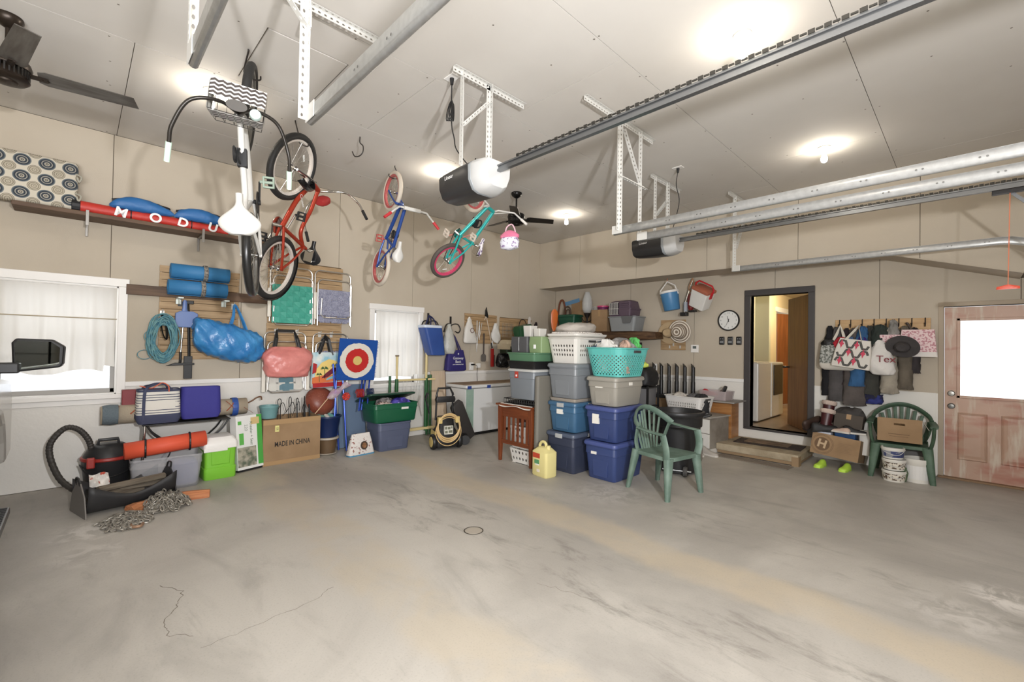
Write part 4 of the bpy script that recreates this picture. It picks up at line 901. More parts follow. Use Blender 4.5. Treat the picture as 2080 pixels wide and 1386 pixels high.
for (x, z, m_, l) in ((-.12, .74, mt('plastic_vermilion', (206, 52, 36), .4), 'red plastic flower shape tied to the blue legs'), ):
    g = thing('plastic_flower', l, 'toy', (-6.0, 2.67, .76), 90); f = MB()
    for k in range(6): f.tube([(0, 0, 0)]+[(.05*math.cos(k*PI/3+d)*1, -.01, .05*math.sin(k*PI/3+d)) for d in (-.35, 0, .35)]+[(0, 0, 0)], .009, 6)
    obj('petals', f, m_, g); obj('centre', MB().cyl((0, -.02, 0), (0, 0, 0), .02), m_, g)
for y, m_, l in ((2.84, mt('coil_red', (170, 34, 30), .4), 'red plastic coil behind the blue legs'), (2.99, mt('coil_navy', (28, 44, 84), .4), 'navy plastic coil behind the blue legs')):
    g = thing('spiral_toy', l, 'toy', (-5.93, y, .80), 90); f = MB().tube([(-.05+.1*k/72, .03*math.cos(k*PI/6), .055*math.sin(k*PI/6)) for k in range(73)], .006, 6); obj('coil', f, m_, g)
# ---------------- croquet set ----------------
t = thing('croquet_set', 'green and yellow croquet set on a stand below the small window', 'croquet set', (-6.2, 3.86, 0), 90)
YW = mt('wood_yellow', (222, 200, 138), .45); GRN = mt('paint_green', (32, 92, 44), .35)
obj('rail', MB().box(-.30, .40, -.02, .02, .915, .945), YW, t, bev=.004); obj('rail', MB().box(-.34, .44, -.03, .03, .12, .16), YW, t, bev=.004)
for x, h in ((-.30, 1.30), (.235, 1.40)):
    mm = obj('mallet', MB().cyl((x, .0, .1), (x, .0, .95), .026, .028), GRN, t, smooth=30); obj('handle', MB().cyl((x, .0, .95), (x, .0, h), .018, .02), YW, mm, smooth=30); obj('cap', MB().cyl((x, 0, h), (x, 0, h+.022), .03), mt('cap_brown', (120, 96, 66), .5), mm)
for x in (-.40, .34, .28): obj('stake', MB().cyl((x, .03, .02), (x, .03, 1.0), .02), GRN, t, smooth=1)
for x in (-.15, .0, .1): obj('wicket', MB().tube([(x-.03, 0, .92), (x-.03, .0, .5), (x+.03, 0, .5), (x+.03, 0, .92)], .003, 5), PUNCH, t)
for x in (-.3, .4): obj('foot', MB().box(x-.02, x+.02, -.09, .09, 0, .12), YW, t, bev=.004)
# ---------------- hooks and bags left of the tool panels ----------------
def hangrack(y, z, label):
    t = wa('coat_hook', label, 'hook', y, z)
    obj('hook_bar', MB().box(-.012, .012, -.03, -.005, -.03, .16).tube(arcpts([(-.0, -.02, .0), (-.06, -.05, .03), (-.14, -.08, .0), (-.19, -.09, -.12)]), .010, 8).tube(arcpts([(.0, -.02, .0), (.05, -.06, .03), (.12, -.08, .02), (.16, -.09, -.06), (.12, -.09, -.12), (.05, -.09, -.1)]), .010, 8), BLACK, t, smooth=30)
    return t
hangrack(4.20, 1.86, 'black wall hook holding the blue cooler bag'); hangrack(4.66, 1.83, 'black wall hook holding the grey carrier bag')
t = wa('cooler_bag', 'boxy blue insulated bag with white rim hanging beside the small window', 'bag', 4.16, 1.57, .20)
m = MB().loft([ring(cx_, 0, z, a, b, 28, 6) for z, a, b, cx_ in ((-.25, .13, .10, .07), (-.24, .14, .11, .065), (0, .16, .115, .01), (.19, .175, .12, -.04), (.20, .17, .11, -.04))])
obj('bag_body', m, mt('nylon_royal', (46, 82, 160), .45, c2=(40, 74, 150), ns=3, bump=.3, bs=20), t, smooth=40)
obj('rim', MB().loft([ring(-.04, 0, z, a, a*.68, 28, 6) for z, a in ((.195, .18), (.235, .18), (.24, .16))]), mt('rim_whiteblue', (206, 216, 232), .5), t, smooth=40)
for s in (-1, 1): obj('handle', MB().tube(arcpts([(-.08, s*.1, .2), (-.03, s*.04+.05, .34), (.0, .10, .40), (.03, s*.04+.05, .34), (.03, s*.1, .2)]), .013, 6, ry=.003), mt('strap_navy', (30, 36, 84), .6), t)
t = wa('carrier_bag', 'crumpled grey plastic carrier bag between the blue cooler bag and purple tote', 'bag', 4.53, 1.58, .16)
obj('bag_body', soft(interp([(-.24, .03, .03, .02, 0), (-.22, .09, .06, .02, 0), (-.1, .12, .08, .01, 0), (.1, .08, .05, 0, 0), (.22, .03, .02, 0, 0), (.27, .01, .01, 0, 0)], 4), 28, 2.2, .006, 3), mt('plastic_greywhite', (188, 188, 180), .4, bump=.8, bs=25), t, smooth=70)
t = wa('tote_bag', 'dark purple non-woven tote with white lettering hanging by the wall socket', 'bag', 4.68, 1.24, .15)
obj('bag_body', MB().loft([ring(0, 0, z, a, b, 28, 5) for z, a, b in ((-.19, .18, .06), (-.17, .21, .07), (0, .195, .06), (.15, .16, .035), (.17, .155, .03))]), mt('nonwoven_purple', (44, 36, 112), .7, bump=.2, bs=60), t, smooth=40)
for s in (-1, 1): obj('handle', MB().tube([(-.08, s*.03, .15), (-.03, s*.01+.04, .40), (-.02, .07, .46), (.0, s*.01+.04, .40), (.10, s*.03, .15)], .013, 6, ry=.003), mt('strap_purple', (38, 30, 90), .6), t)
for s_, z_, sz in (('Gateway', .03, .062), ('Bank', -.03, .062), ('your community bank', -.075, .026)): txt('lettering', s_, sz, PW, t, (.01, -.0685, z_), (PI/2, 0, 0), ext=.001)
obj('print_emblem', MB().prism([(.0, .105), (.015, .12), (.03, .105), (.015, .085)], -.0625, -.06), PW, t)
# ---------------- bbq tools ----------------
SIL = mt('tool_steel', (190, 188, 182), .3, .8)
t = wa('carrier_bag', 'white printed plastic bag hanging on the left end of the tool panel', 'bag', 5.02, 1.73, .10)
obj('bag_body', soft(interp([(-.2, .1, .02, .03, 0), (-.18, .15, .04, .03, 0), (-.08, .135, .05, .01, 0), (.08, .09, .04, -.01, 0), (.2, .04, .02, -.01, 0), (.27, .012, .01, -.01, 0)], 4), 28, 2.4, .004, 6), mt('plastic_white', (222, 218, 210), .45, bump=.5, bs=20), t, smooth=70)
obj('print_ring', MB(Matrix.Translation((.02, -.052, .03)) @ Matrix.Rotation(PI/2, 4, 'X')).loft([[(r*math.cos(k*PI/12), r*math.sin(k*PI/12), z) for k in range(24)] for r, z in ((.045, 0), (.045, .003), (.035, .003), (.035, 0))], caps=False, loop=True), mt('print_brown', (110, 60, 50), .6), t)
for k, (y, z0, z1, m_, nm, lb) in enumerate(((5.24, 1.38, 1.95, SIL, 'skewer', 'long silver skewer right of the white bag'), (5.30, 1.6, 1.93, SIL, 'tongs', 'silver tongs between the skewer and the spatula'))):
    t = wa(nm, lb, 'tool', y, z0, .04)
    obj('arm', MB().cyl((0, 0, 0), (.0, 0, z1-z0), .006, .009), m_, t, smooth=1); obj('arm', MB().cyl((.0, 0, .02), (.05, -.01, z1-z0-.02), .005, .008), m_, t, smooth=1)
t = wa('spatula', 'long grey spatula with a wide blade below the tool panel', 'tool', 5.41, 1.22, .04)
obj('blade', MB().loft([[(x, y, z) for x, z in ((-.06, .0), (-.04, -.02), (.04, -.02), (.06, 0), (.06, .09), (.03, .12), (-.03, .12), (-.06, .09))] for y in (-.004, .004)]), mt('blade_grey', (104, 98, 92), .5), t, bev=.002)
obj('handle', MB().cyl((0, 0, .12), (0, 0, .5), .012, .014), mt('handle_brown', (58, 44, 36), .5), t, smooth=1)
t = wa('lopper', 'loppers with black jaws and pale handles high on the tool panel', 'tool', 5.47, 1.55, .05)
obj('jaws', MB().prism([(-.05, .50), (0, .46), (.03, .48), (-.02, .66), (-.04, .6)], -.01, .01), BLACK, t, bev=.004)
obj('handle', MB().cyl((-.02, 0, .5), (.12, 0, 0), .008), mt('handle_pale', (206, 190, 168), .4), t); obj('handle', MB().cyl((-.02, 0, .5), (-.06, 0, .42), .008), mt('handle_pale', (206, 190, 168), .4), t)
obj('grip', MB().cyl((.12, 0, 0), (.14, 0, -.1), .014), BLACK, t)
t = wa('cloth', 'white cloth bag hanging at the right end of the tool panel', 'bag', 5.66, 1.75, .08)
obj('cloth_body', soft(interp([(-.2, .03, .02, .03, 0), (-.14, .10, .03, .02, 0), (-.05, .11, .04, .01, 0), (.08, .06, .03, 0, 0), (.17, .02, .02, 0, 0)], 4), 24, 2.2, .005, 8), mt('cloth_white', (214, 212, 206), .8), t, smooth=70)
t = wa('cleaning_brush', 'red and black brush with white handle hanging below the white cloth bag', 'brush', 5.62, 1.10, .05)
obj('head', MB().box(-.03, .02, -.02, .02, 0, .34), mt('plastic_red', (178, 30, 26), .4), t, bev=.004); obj('bristles', MB().box(.02, .045, -.015, .015, .0, .22), BLACK, t); obj('handle', MB().cyl((0, 0, .34), (0, 0, .56), .009), PUNCH, t, smooth=1)
t = wa('grill_basket', 'square wire grill basket on the slat panel nearest the corner', 'basket', 6.02, 1.8, .04)
for k in range(9): obj('wire', MB().cyl((-.14+.035*k, 0, -.13), (-.14+.035*k, 0, .13), .003, n=5), SIL, t)
for k in range(5): obj('wire', MB().cyl((-.14, 0, -.13+.065*k), (.14, 0, -.13+.065*k), .003, n=5), SIL, t)
t = wa('camping_cooler', 'beige and dark green camping cooler below the grill basket', 'cooler', 5.92, 1.49, .20)
obj('body', MB().loft([rr(z, a, b) for z, a, b in ()]) if 0 else MB().loft([ring(0, 0, z, a, b, 24, 6) for z, a, b in ((-.13, .17, .11), (0, .18, .12), (.06, .18, .12))]), mt('plastic_darkgreen', (30, 50, 26), .5), t, smooth=40)
obj('lid', MB().loft([ring(-.02, 0, z, a, b, 24, 5) for z, a, b in ((.0, .165, .125), (.05, .185, .13), (.11, .15, .10), (.12, .12, .08))]).box(-.2, -.1, -.128, .128, -.06, .04), mt('plastic_beige', (204, 188, 156), .5), t, smooth=40)
t = wa('rubbish_bag', 'small shiny black plastic bag hanging below the beige cooler', 'bag', 5.82, 1.21, .13)
obj('bag_body', soft(interp([(-.13, .05, .04, 0, 0), (-.1, .13, .08, 0, 0), (0, .15, .09, 0, 0), (.1, .13, .07, 0, 0), (.14, .1, .05, 0, 0)], 4), 30, 2.4, .008, 12), mt('plastic_shinyblack', (22, 22, 24), .15, bump=1, bs=25), t, smooth=70)
t = wa('carry_case', 'dark green carry case with a black handle hanging in front of the corner panel', 'case', 6.16, 1.80, .32)
obj('case_body', MB().loft([ring(0, 0, z, a, b, 20, 6) for z, a, b in ((-.13, .17, .10), (-.12, .18, .11), (.06, .19, .12), (.10, .16, .09))]), mt('plastic_green', (34, 84, 50), .35), t, smooth=40, T=Matrix.Rotation(R_(-12), 4, 'Y'))
obj('handle', MB().tube(arcpts([(-.12, 0, .08), (-.07, 0, .19), (.03, 0, .2), (.10, 0, .1)]), .008, 6), BLACK, t)
t = wa('wall_outlet', 'white wall socket with a black plug above the freezer', 'outlet', 5.14, 1.12)
obj('cover_plate', MB().box(-.045, .045, -.03, 0, -.075, .065), WTRIM, t, bev=.006); obj('plug', MB().box(-.02, .05, -.06, -.03, .015, .04), BLACK, t, bev=.004); obj('night_light', MB().cyl((-.0, -.03, -.03), (0, -.06, -.03), .022), WTRIM, t, smooth=30)
obj('cord', MB().tube(arcpts([(.05, -.05, .03), (.12, -.05, -.02), (.12, -.04, -.15), (.14, -.04, -.32)]), .004, 6), BLACK, t)
t = wa('wall_adapter', 'small white plug adapter right of the wall socket', 'adapter', 5.30, 1.13); obj('body', MB().box(-.035, .035, -.05, 0, -.045, .04), WTRIM, t, bev=.006)
# ---------------- totes and baskets ----------------
def perim(a, b, r, n=4):
    P = [Vector((*p, 0)) for p in rrect(a, b, r, n)]; P.append(P[0]); L = [0]
    for p, q in zip(P, P[1:]): L.append(L[-1]+(q-p).length)
    def at(u):
        s = (u % 1)*L[-1]
        for k in range(len(L)-1):
            if s <= L[k+1]: return P[k].lerp(P[k+1], (s-L[k])/max(1e-9, L[k+1]-L[k]))
        return P[0]
    return at
def rr(a, b, z, r=.03): return [(x, y, z) for x, y in rrect(a, b, min(r, a*.9, b*.9), 4)]
def tote(label, x, y, z, w, d, h, m, lidm=None, rz=0, tp=.86, lidh=.035, group=None, latch=None, sticker=None, name='storage_tote', step=True, cat='storage bin', lid=True):
    t = thing(name, label, cat, (x, y, z), rz, group); hb = h-(lidh if lid else 0); a, b = w/2, d/2; R = []
    for zz, k in ((0, tp*.97), (.012, tp), (hb*.55, tp+(1-tp)*.5), (hb*.72, tp+(1-tp)*.68), (hb*.725, tp+(1-tp)*.9), (hb*.93, .975), (hb*.935, 1.0), (hb, 1.0)): R.append(rr(a*k, b*k, zz, .045*k))
    if not lid: R += [rr(a*.975, b*.975, hb, .04), rr(a*.95, b*.95, hb*.6, .04), rr(a*tp*.96, b*tp*.96, .02, .04)]
    obj('body', MB().loft(R), m, t, smooth=35, bev=.002)
    if step:
        q = tp+(1-tp)*.6
        for s in (-1, 1):
            obj('side_panel', MB().prism([(-a*.45*q, hb*.1), (a*.45*q, hb*.1), (a*.5, hb*.6), (a*.35, hb*.66), (-a*.35, hb*.66), (-a*.5, hb*.6)], *sorted((s*b*(tp+.02), s*(b*q-.004)))), m, t, bev=.003)
    if lid:
        lm = lidm or m
        obj('lid', MB().loft([rr(a+.012, b+.012, hb-.012, .05), rr(a+.014, b+.014, hb+.006, .05), rr(a+.006, b+.006, hb+lidh*.75, .045), rr(a-.012, b-.012, hb+lidh, .04), rr(a-.03, b-.03, hb+lidh, .04), rr(a-.036, b-.036, hb+lidh-.008, .04)]), lm, t, smooth=35, bev=.002)
    if latch:
        for s in (-1, 1): obj('latch', MB().box(s*(a+.008)-.012, s*(a+.008)+.012, -.05, .05, hb-.02, hb+.02), latch, t, bev=.004)
        obj('latch', MB().box(-.05, .05, -b-.024, -b-.008, hb-.03, hb+.02), latch, t, bev=.004)
    if sticker:
        for sx, sz, sw, sh_, face in sticker:
            if face == 'f': obj('paper_label', MB().box(sx-sw/2, sx+sw/2, -b-.004, -b*.9, sz-sh_/2, sz+sh_/2), PAPER, t)
            else: obj('paper_label', MB().box(a*.9, a+.004, sx-sw/2, sx+sw/2, sz-sh_/2, sz+sh_/2), PAPER, t)
    return t
PAPER = mt('label_paper', (226, 222, 212), .7)
def basket(label, x, y, z, w, d, h, m, rz=0, tp=.82, rows=5, cols=44, hu=.62, hv=.62, name='laundry_basket', zone=(.12, .8), corner=.05, group=None, cornerskip=True, check=False):
    t = thing(name, label, 'laundry basket', (x, y, z), rz, group); at = perim(w/2, d/2, corner, 5)
    def fn(u, v): p = at(u); k = tp+(1-tp)*v; return (p.x*k, p.y*k, h*v)
    per = 2*(w+d)
    def sk(i, j):
        if check and (i+j) % 2: return True
        p = at((i+.5)/cols); return cornerskip and (abs(abs(p.x)-w/2) < .05 and abs(abs(p.y)-d/2) < .05)
    mm = MB(); z0, z1 = zone
    perf(mm, lambda u, v: fn(u, z0+(z1-z0)*v), cols, rows, hu, hv, sk)
    mm.grid(lambda u, v: fn(u, z0*v), cols, 1); mm.grid(lambda u, v: fn(u, z1+(1-z1)*v), cols, 1)
    obj('basket_wall', mm, m, t, solid=.003); obj('base', MB().loft([rr(w/2*tp, d/2*tp, zz, corner) for zz in (.0, .006)]), m, t)
    obj('rim', MB().tube([fn(k/40, 1) for k in range(40)], .009, 6, closed=True, ry=.016), m, t, smooth=1)
    for s in (-1, 1): obj('handle', MB().box(s*w/2*.98-.004, s*w/2*.98+.012, -.07, .07, h*.84, h*.93), mt('handle_shadow', (60, 60, 60)), t, bev=.003)
    return t
def heap(name, label, cat, x, y, z, keys, m, rz=0, wr=.006, seed=0, e=2.4, n=30, group=None):
    o = thing(name, label, cat, (x, y, z), rz, group); obj('body', soft(interp(keys, 4), n, e, wr, seed), m, o, smooth=70); return o
NAVY = mt('tote_navy', (52, 58, 78), .4); NLID = mt('lid_slate', (74, 84, 104), .4); SKYB = mt('tote_steelblue', (58, 98, 132), .3); ROYAL = mt('tote_royal', (50, 66, 116), .4); GREYT = mt('tote_grey', (122, 126, 130), .35)
TAUPE = mt('tote_taupe', (150, 145, 134), .42); LGREY = mt('clip_grey', (170, 172, 172), .4); BWHITE = mt('basket_white', (214, 210, 202), .45); BTEAL = mt('basket_teal', (86, 186, 178), .4)
XL, YL = -3.41, 4.44
tote('dark navy tote at the bottom of the left stack behind the yellow jug', XL, YL, 0, .42, .62, .475, NAVY, NLID, latch=LGREY)
tote('steel blue tote on the dark navy tote', XL, YL, .477, .42, .58, .36, SKYB, SKYB, latch=LGREY, sticker=[(-.02, .24, .09, .055, 'f')])
t = thing('storage_box', 'thin clear lidded box squeezed between the steel blue and grey totes', 'box', (XL, YL, .839)); obj('body', MB().loft([rr(.19, .27, 0), rr(.2, .28, .03), rr(.2, .28, .036)]), mt('clear_greybrown', (150, 140, 128), .3), t, smooth=40)
tote('grey tote under the white perforated laundry baskets', XL, YL, .877, .44, .60, .415, GREYT, GREYT)
basket('pale perforated laundry basket with a rolled towel on it', XL, YL, 1.294, .46, .60, .30, BWHITE, rows=3, cols=46, hu=.55, hv=.6, zone=(.25, .78))
t = thing('basket_lid_tray', 'white shallow tray rim stacked on the perforated laundry basket', 'tray', (XL, YL, 1.602)); obj('body', MB().loft([rr(.22, .29, 0, .05), rr(.245, .315, .02, .06), rr(.25, .32, .045, .06), rr(.235, .305, .045, .06), rr(.21, .28, .012, .05)]), BWHITE, t, smooth=40, bev=.002)
t = thing('folded_cloth', 'folded white patterned cloths in the shallow tray', 'cloth', (XL, YL, 1.64)); obj('fold', MB().loft([rr(.2, .27, 0, .05), rr(.21, .28, .012, .05), rr(.2, .27, .028, .05)]), mt('cloth_checks', (216, 210, 202), .9, c2=(140, 130, 120), ns=60, lo=.56, hi=.6), t, smooth=50)
heap('rolled_towel', 'thick grey beige towel rolled on top of the basket stack', 'towel', XL, YL-.03, 1.66, [(.0, .12, .2, 0, 0), (.02, .17, .27, 0, 0), (.06, .19, .28, 0, 0), (.1, .16, .25, .02, .02), (.125, .08, .16, .03, .03)], mt('towel_beige', (176, 168, 158), .95, bump=.6, bs=120), wr=.008, seed=3)
XR, YR = -2.905, 4.53
tote('royal blue tote on the floor in the front stack', XR, YR, 0, .42, .64, .43, ROYAL, mt('lid_blue', (66, 80, 140), .4), sticker=[(-.07, .30, .07, .03, 'f'), (.05, .27, .05, .03, 's')])
tote('royal blue tote with a paper sheet, middle of the front stack', XR, YR, .432, .42, .62, .395, ROYAL, mt('lid_blue', (66, 80, 140), .4), sticker=[(-.06, .25, .085, .11, 'f')])
tote('taupe lidless tote under the teal laundry basket', XR, YR, .83, .40, .60, .33, TAUPE, TAUPE, sticker=[(-.03, .21, .09, .012, 'f'), (.0, .25, .06, .035, 's')])
basket('teal diamond-holed laundry basket full of clothes', XR+.02, YR, 1.162, .52, .66, .32, BTEAL, rows=11, cols=84, hu=.86, hv=.86, check=True, zone=(.06, .76), corner=.13, tp=.78, cornerskip=False)
CL = [('clothes_pile', 'grey shirt heaped in the teal basket', (.02, .03), (150, 148, 146), .185, .25, .14), ('clothes_pile', 'white blouse heaped in the teal basket', (-.04, -.16), (206, 202, 204), .14, .1, .12), ('clothes_pile', 'blue striped garment at the left of the teal basket', (-.17, -.08), (62, 88, 120), .07, .14, .10), ('clothes_pile', 'bright green garment at the back of the teal basket', (.12, .16), (84, 190, 92), .07, .08, .15), ('clothes_pile', 'beige sandals on the right of the clothes in the teal basket', (.17, -.12), (196, 160, 140), .05, .1, .11)]
for i, (nm, lb, (dx, dy), c, a, b, h) in enumerate(CL):
    heap(nm, lb, 'clothes', XR+.02+dx, YR+dy, 1.20, [(0, a*.8, b*.8, 0, 0), (.1, a, b, 0, 0), (.26, a*1.05, b*1.05, 0, 0), (.26+h*.5, a*.8, b*.75, 0, 0), (.26+h, a*.3, b*.3, 0, 0)], mt('cloth_%s' % lb.split()[0], c, .9, c2=tuple(min(255, int(v*.8)) for v in c), ns=14, lo=.45, hi=.55), wr=.012, seed=i, e=2)
# ribbed hamper and items right behind the side table
t = thing('ribbed_bin', 'tall slim grey-brown ribbed bin between the wooden side table and blue totes', 'bin', (-3.665, 4.13, 0)); RB_ = mt('bin_greybrown', (112, 108, 98), .6)
R = []
for k in range(66): z = 1.12*k/65; R.append(rr(.036-(.002 if k % 2 else 0), .15-(.002 if k % 2 else 0), z, .03))
obj('body', MB().loft(R+[rr(.03, .13, 1.13, .02)]), RB_, t, smooth=30)
t = thing('side_table', 'reddish brown mission style side table with slatted side', 'table', (-4.02, 4.19, 0)); CH = mt('wood_cherry', (128, 62, 28), .4, c2=(104, 46, 20), ns=3, nd=6, stretch=(9, 9, 1)); CHH = mt('wood_cherry_h', (128, 62, 28), .4, c2=(106, 48, 20), ns=3, nd=6, stretch=(1, 9, 9))
for sx in (-1, 1):
    for sy in (-1, 1): obj('leg', MB().loft([[(sx*.275+p*(.018+.012*min(1, z*2)), sy*.19+q*(.018+.012*min(1, z*2)), z) for p, q in ((-1, -1), (1, -1), (1, 1), (-1, 1))] for z in (0, .1, .3, .72)]), CH, t, bev=.004)
for sy in (-1, 1):
    obj('apron', MB().box(-.25, .25, sy*.19-.012, sy*.19+.012, .58, .72), CHH, t, bev=.003); obj('lower_rail', MB().box(-.25, .25, sy*.19-.012, sy*.19+.012, .23, .28), CHH, t, bev=.003)
    for k in range(6): obj('slat', MB().box(-.2+.08*k-.018, -.2+.08*k+.018, sy*.19-.006, sy*.19+.006, .28, .58), CH, t, bev=.002)
for sx in (-1, 1): obj('apron', MB().box(sx*.275-.012, sx*.275+.012, -.17, .17, .58, .72), CH, t, bev=.003)
obj('tabletop', MB().box(-.33, .31, -.24, .24, .72, .745), CHH, t, bev=.006)
t = thing('table_cloth', 'white cloth draped over the wooden side table top', 'cloth', (-4.0, 4.19, .747))
obj('cloth_sheet', MB().grid(lambda u, v: (-.28+.56*u, (v-.5)*.50 if abs(v-.5) < .499 else (v-.5)*.5, .006 if .08 < v < .92 else .004-.03*(1 if v in (0, 1) else 0)-(.012*math.sin(u*9) if v in (0, 1) else 0)), 24, 12), mt('cloth_pale', (206, 200, 190), .9), t, solid=.003)
t = thing('wire_rack', 'flat black wire rack on the side table', 'rack', (-3.96, 4.19, .756))
m = MB()
for z in (.0, .06): m.tube([(-.27, -.2, z), (.27, -.2, z), (.27, .2, z), (-.27, .2, z)], .006, 5, closed=True)
for k in range(14): m.tube([(-.27+.04*k, -.2, .06), (-.27+.04*k, -.2, .0), (-.27+.04*k, .2, .0), (-.27+.04*k, .2, .06)], .004, 5)
obj('wire_frame', m, BLACK, t); obj('tray', MB().box(-.2, .26, -.19, .19, .01, .035), BLACK, t, bev=.004)
GT = mt('tote_bluegrey', (120, 126, 132), .35)
tote('grey tote with a red tag on the black wire rack', -3.93, 4.19, .825, .46, .42, .38, GT, mt('trim_palegrey', (188, 188, 184), .4), lidh=.02, tp=.9, step=False)
t = thing('red_tag', 'red tag stuck on the grey tote above the side table', 'tag', (-3.99, 3.972, 1.13)); obj('tag_card', MB().box(-.03, .03, -.004, .0, -.04, .04), mt('tag_red', (188, 60, 44), .5), t); obj('print', MB().box(-.012, .012, -.0055, -.004, -.022, .002), PW, t)
t = thing('black_tub', 'black open tub stacked on the grey tote', 'tub', (-3.93, 4.19, 1.207)); obj('body', MB().loft([rr(.22, .20, 0), rr(.24, .22, .09), rr(.245, .225, .095)]), BLACK, t, smooth=40)
t = thing('green_tub', 'translucent green flat tub above the black tub', 'tub', (-3.93, 4.19, 1.304)); obj('body', MB().loft([rr(.22, .2, 0), rr(.235, .215, .085), rr(.245, .225, .09), rr(.245, .225, .105), rr(.22, .2, .105)]), mt('plastic_sage', (82, 124, 92), .35), t, smooth=40)
t = thing('charcoal_case', 'charcoal ribbed plastic case on the green tub', 'case', (-4.02, 4.19, 1.411)); obj('body', MB().loft([rr(.14, .15, 0, .02), rr(.15, .16, .1, .02), rr(.145, .155, .2, .02)]), mt('plastic_charcoal', (76, 76, 78), .5), t, smooth=40); obj('seam', MB().box(-.004, .004, -.163, -.15, .02, .19), LGREY, t)
t = thing('green_canister_box', 'light green plastic box beside the charcoal case', 'box', (-3.76, 4.19, 1.411)); obj('body', MB().loft([rr(.105, .13, 0, .02), rr(.11, .14, .1, .02), rr(.105, .13, .2, .02)]), mt('plastic_lightgreen', (126, 150, 102), .45), t, smooth=40); obj('sticker', MB().box(-.02, .02, -.1415, -.138, .05, .1), PW, t)
for x, y, z, w, h, l in ((-3.98, 4.2, 1.614, .13, .14, 'white lidded carton on the charcoal case'), (-3.81, 4.2, 1.614, .11, .10, 'white small carton on the light green box')):
    t = thing('carton', l, 'carton', (x, y, z)); obj('box', MB().loft([rr(w*.45, .06, 0, .01), rr(w*.5, .07, h, .01)]), mt('carton_white', (206, 202, 194), .6), t, bev=.003)
t = thing('perforated_basket', 'white round-holed basket under the wooden side table', 'basket', (-3.98, 4.19, 0)); at = perim(.21, .15, .04, 5)
m = MB(); perf(m, lambda u, v: (at(u).x*(.85+.15*v), at(u).y*(.85+.15*v), .02+.16*v), 22, 2, .5, .5); m.grid(lambda u, v: (at(u).x*(.85+.15*.0), at(u).y*.85, .02*v), 22, 1); obj('basket_wall', m, BWHITE, t, solid=.003); obj('base', MB().loft([rr(.21*.85, .15*.85, 0), rr(.21*.85, .15*.85, .006)]), BWHITE, t)
t = thing('perforated_basket', 'second white holed basket stacked inside the one under the side table', 'basket', (-3.98, 4.19, .19)); m = MB(); perf(m, lambda u, v: (at(u).x*(.85+.15*v), at(u).y*(.85+.15*v), .02+.26*v), 22, 3, .5, .5); obj('basket_wall', m, BWHITE, t, solid=.003); obj('base', MB().loft([rr(.21*.85, .15*.85, 0), rr(.21*.85, .15*.85, .02)]), BWHITE, t)
# yellow jug
t = thing('yellow_jug', 'pale yellow plastic jug with a red and green label on the floor', 'jug', (-3.44, 3.90, 0), -6); JY = mt('jug_yellow', (220, 206, 134), .35)
obj('body', MB().loft([rr(.115, .08, 0, .025), rr(.125, .09, .015, .03), rr(.125, .09, .28, .03), rr(.07, .06, .325, .03), rr(.045, .05, .335, .03)]), JY, t, smooth=40)
obj('handle', MB().tube(arcpts([(-.08, 0, .29), (-.075, 0, .35), (-.03, 0, .385), (.02, 0, .37), (.03, 0, .32)]), .017, 8), JY, t, smooth=1)
obj('cap', MB().cyl((.065, 0, .31), (.065, 0, .355), .026, .026, 14), JY, t, bev=.004)
for nm, x0, x1, z0, z1, c in (('label_red', -.10, .02, .21, .265, (196, 66, 40)), ('label_green', -.07, .01, .145, .19, (84, 150, 96)), ('label_white', -.055, .01, .13, .143, (232, 230, 224)), ('label_small', -.03, .02, .055, .085, (226, 214, 196))): obj(nm, MB().box(x0, x1, -.0925, -.088, z0, z1), mt(nm, c, .5), t)
for s_, z_, sz, m_ in (('Tide', .0, 0, 0),) if 0 else (): pass
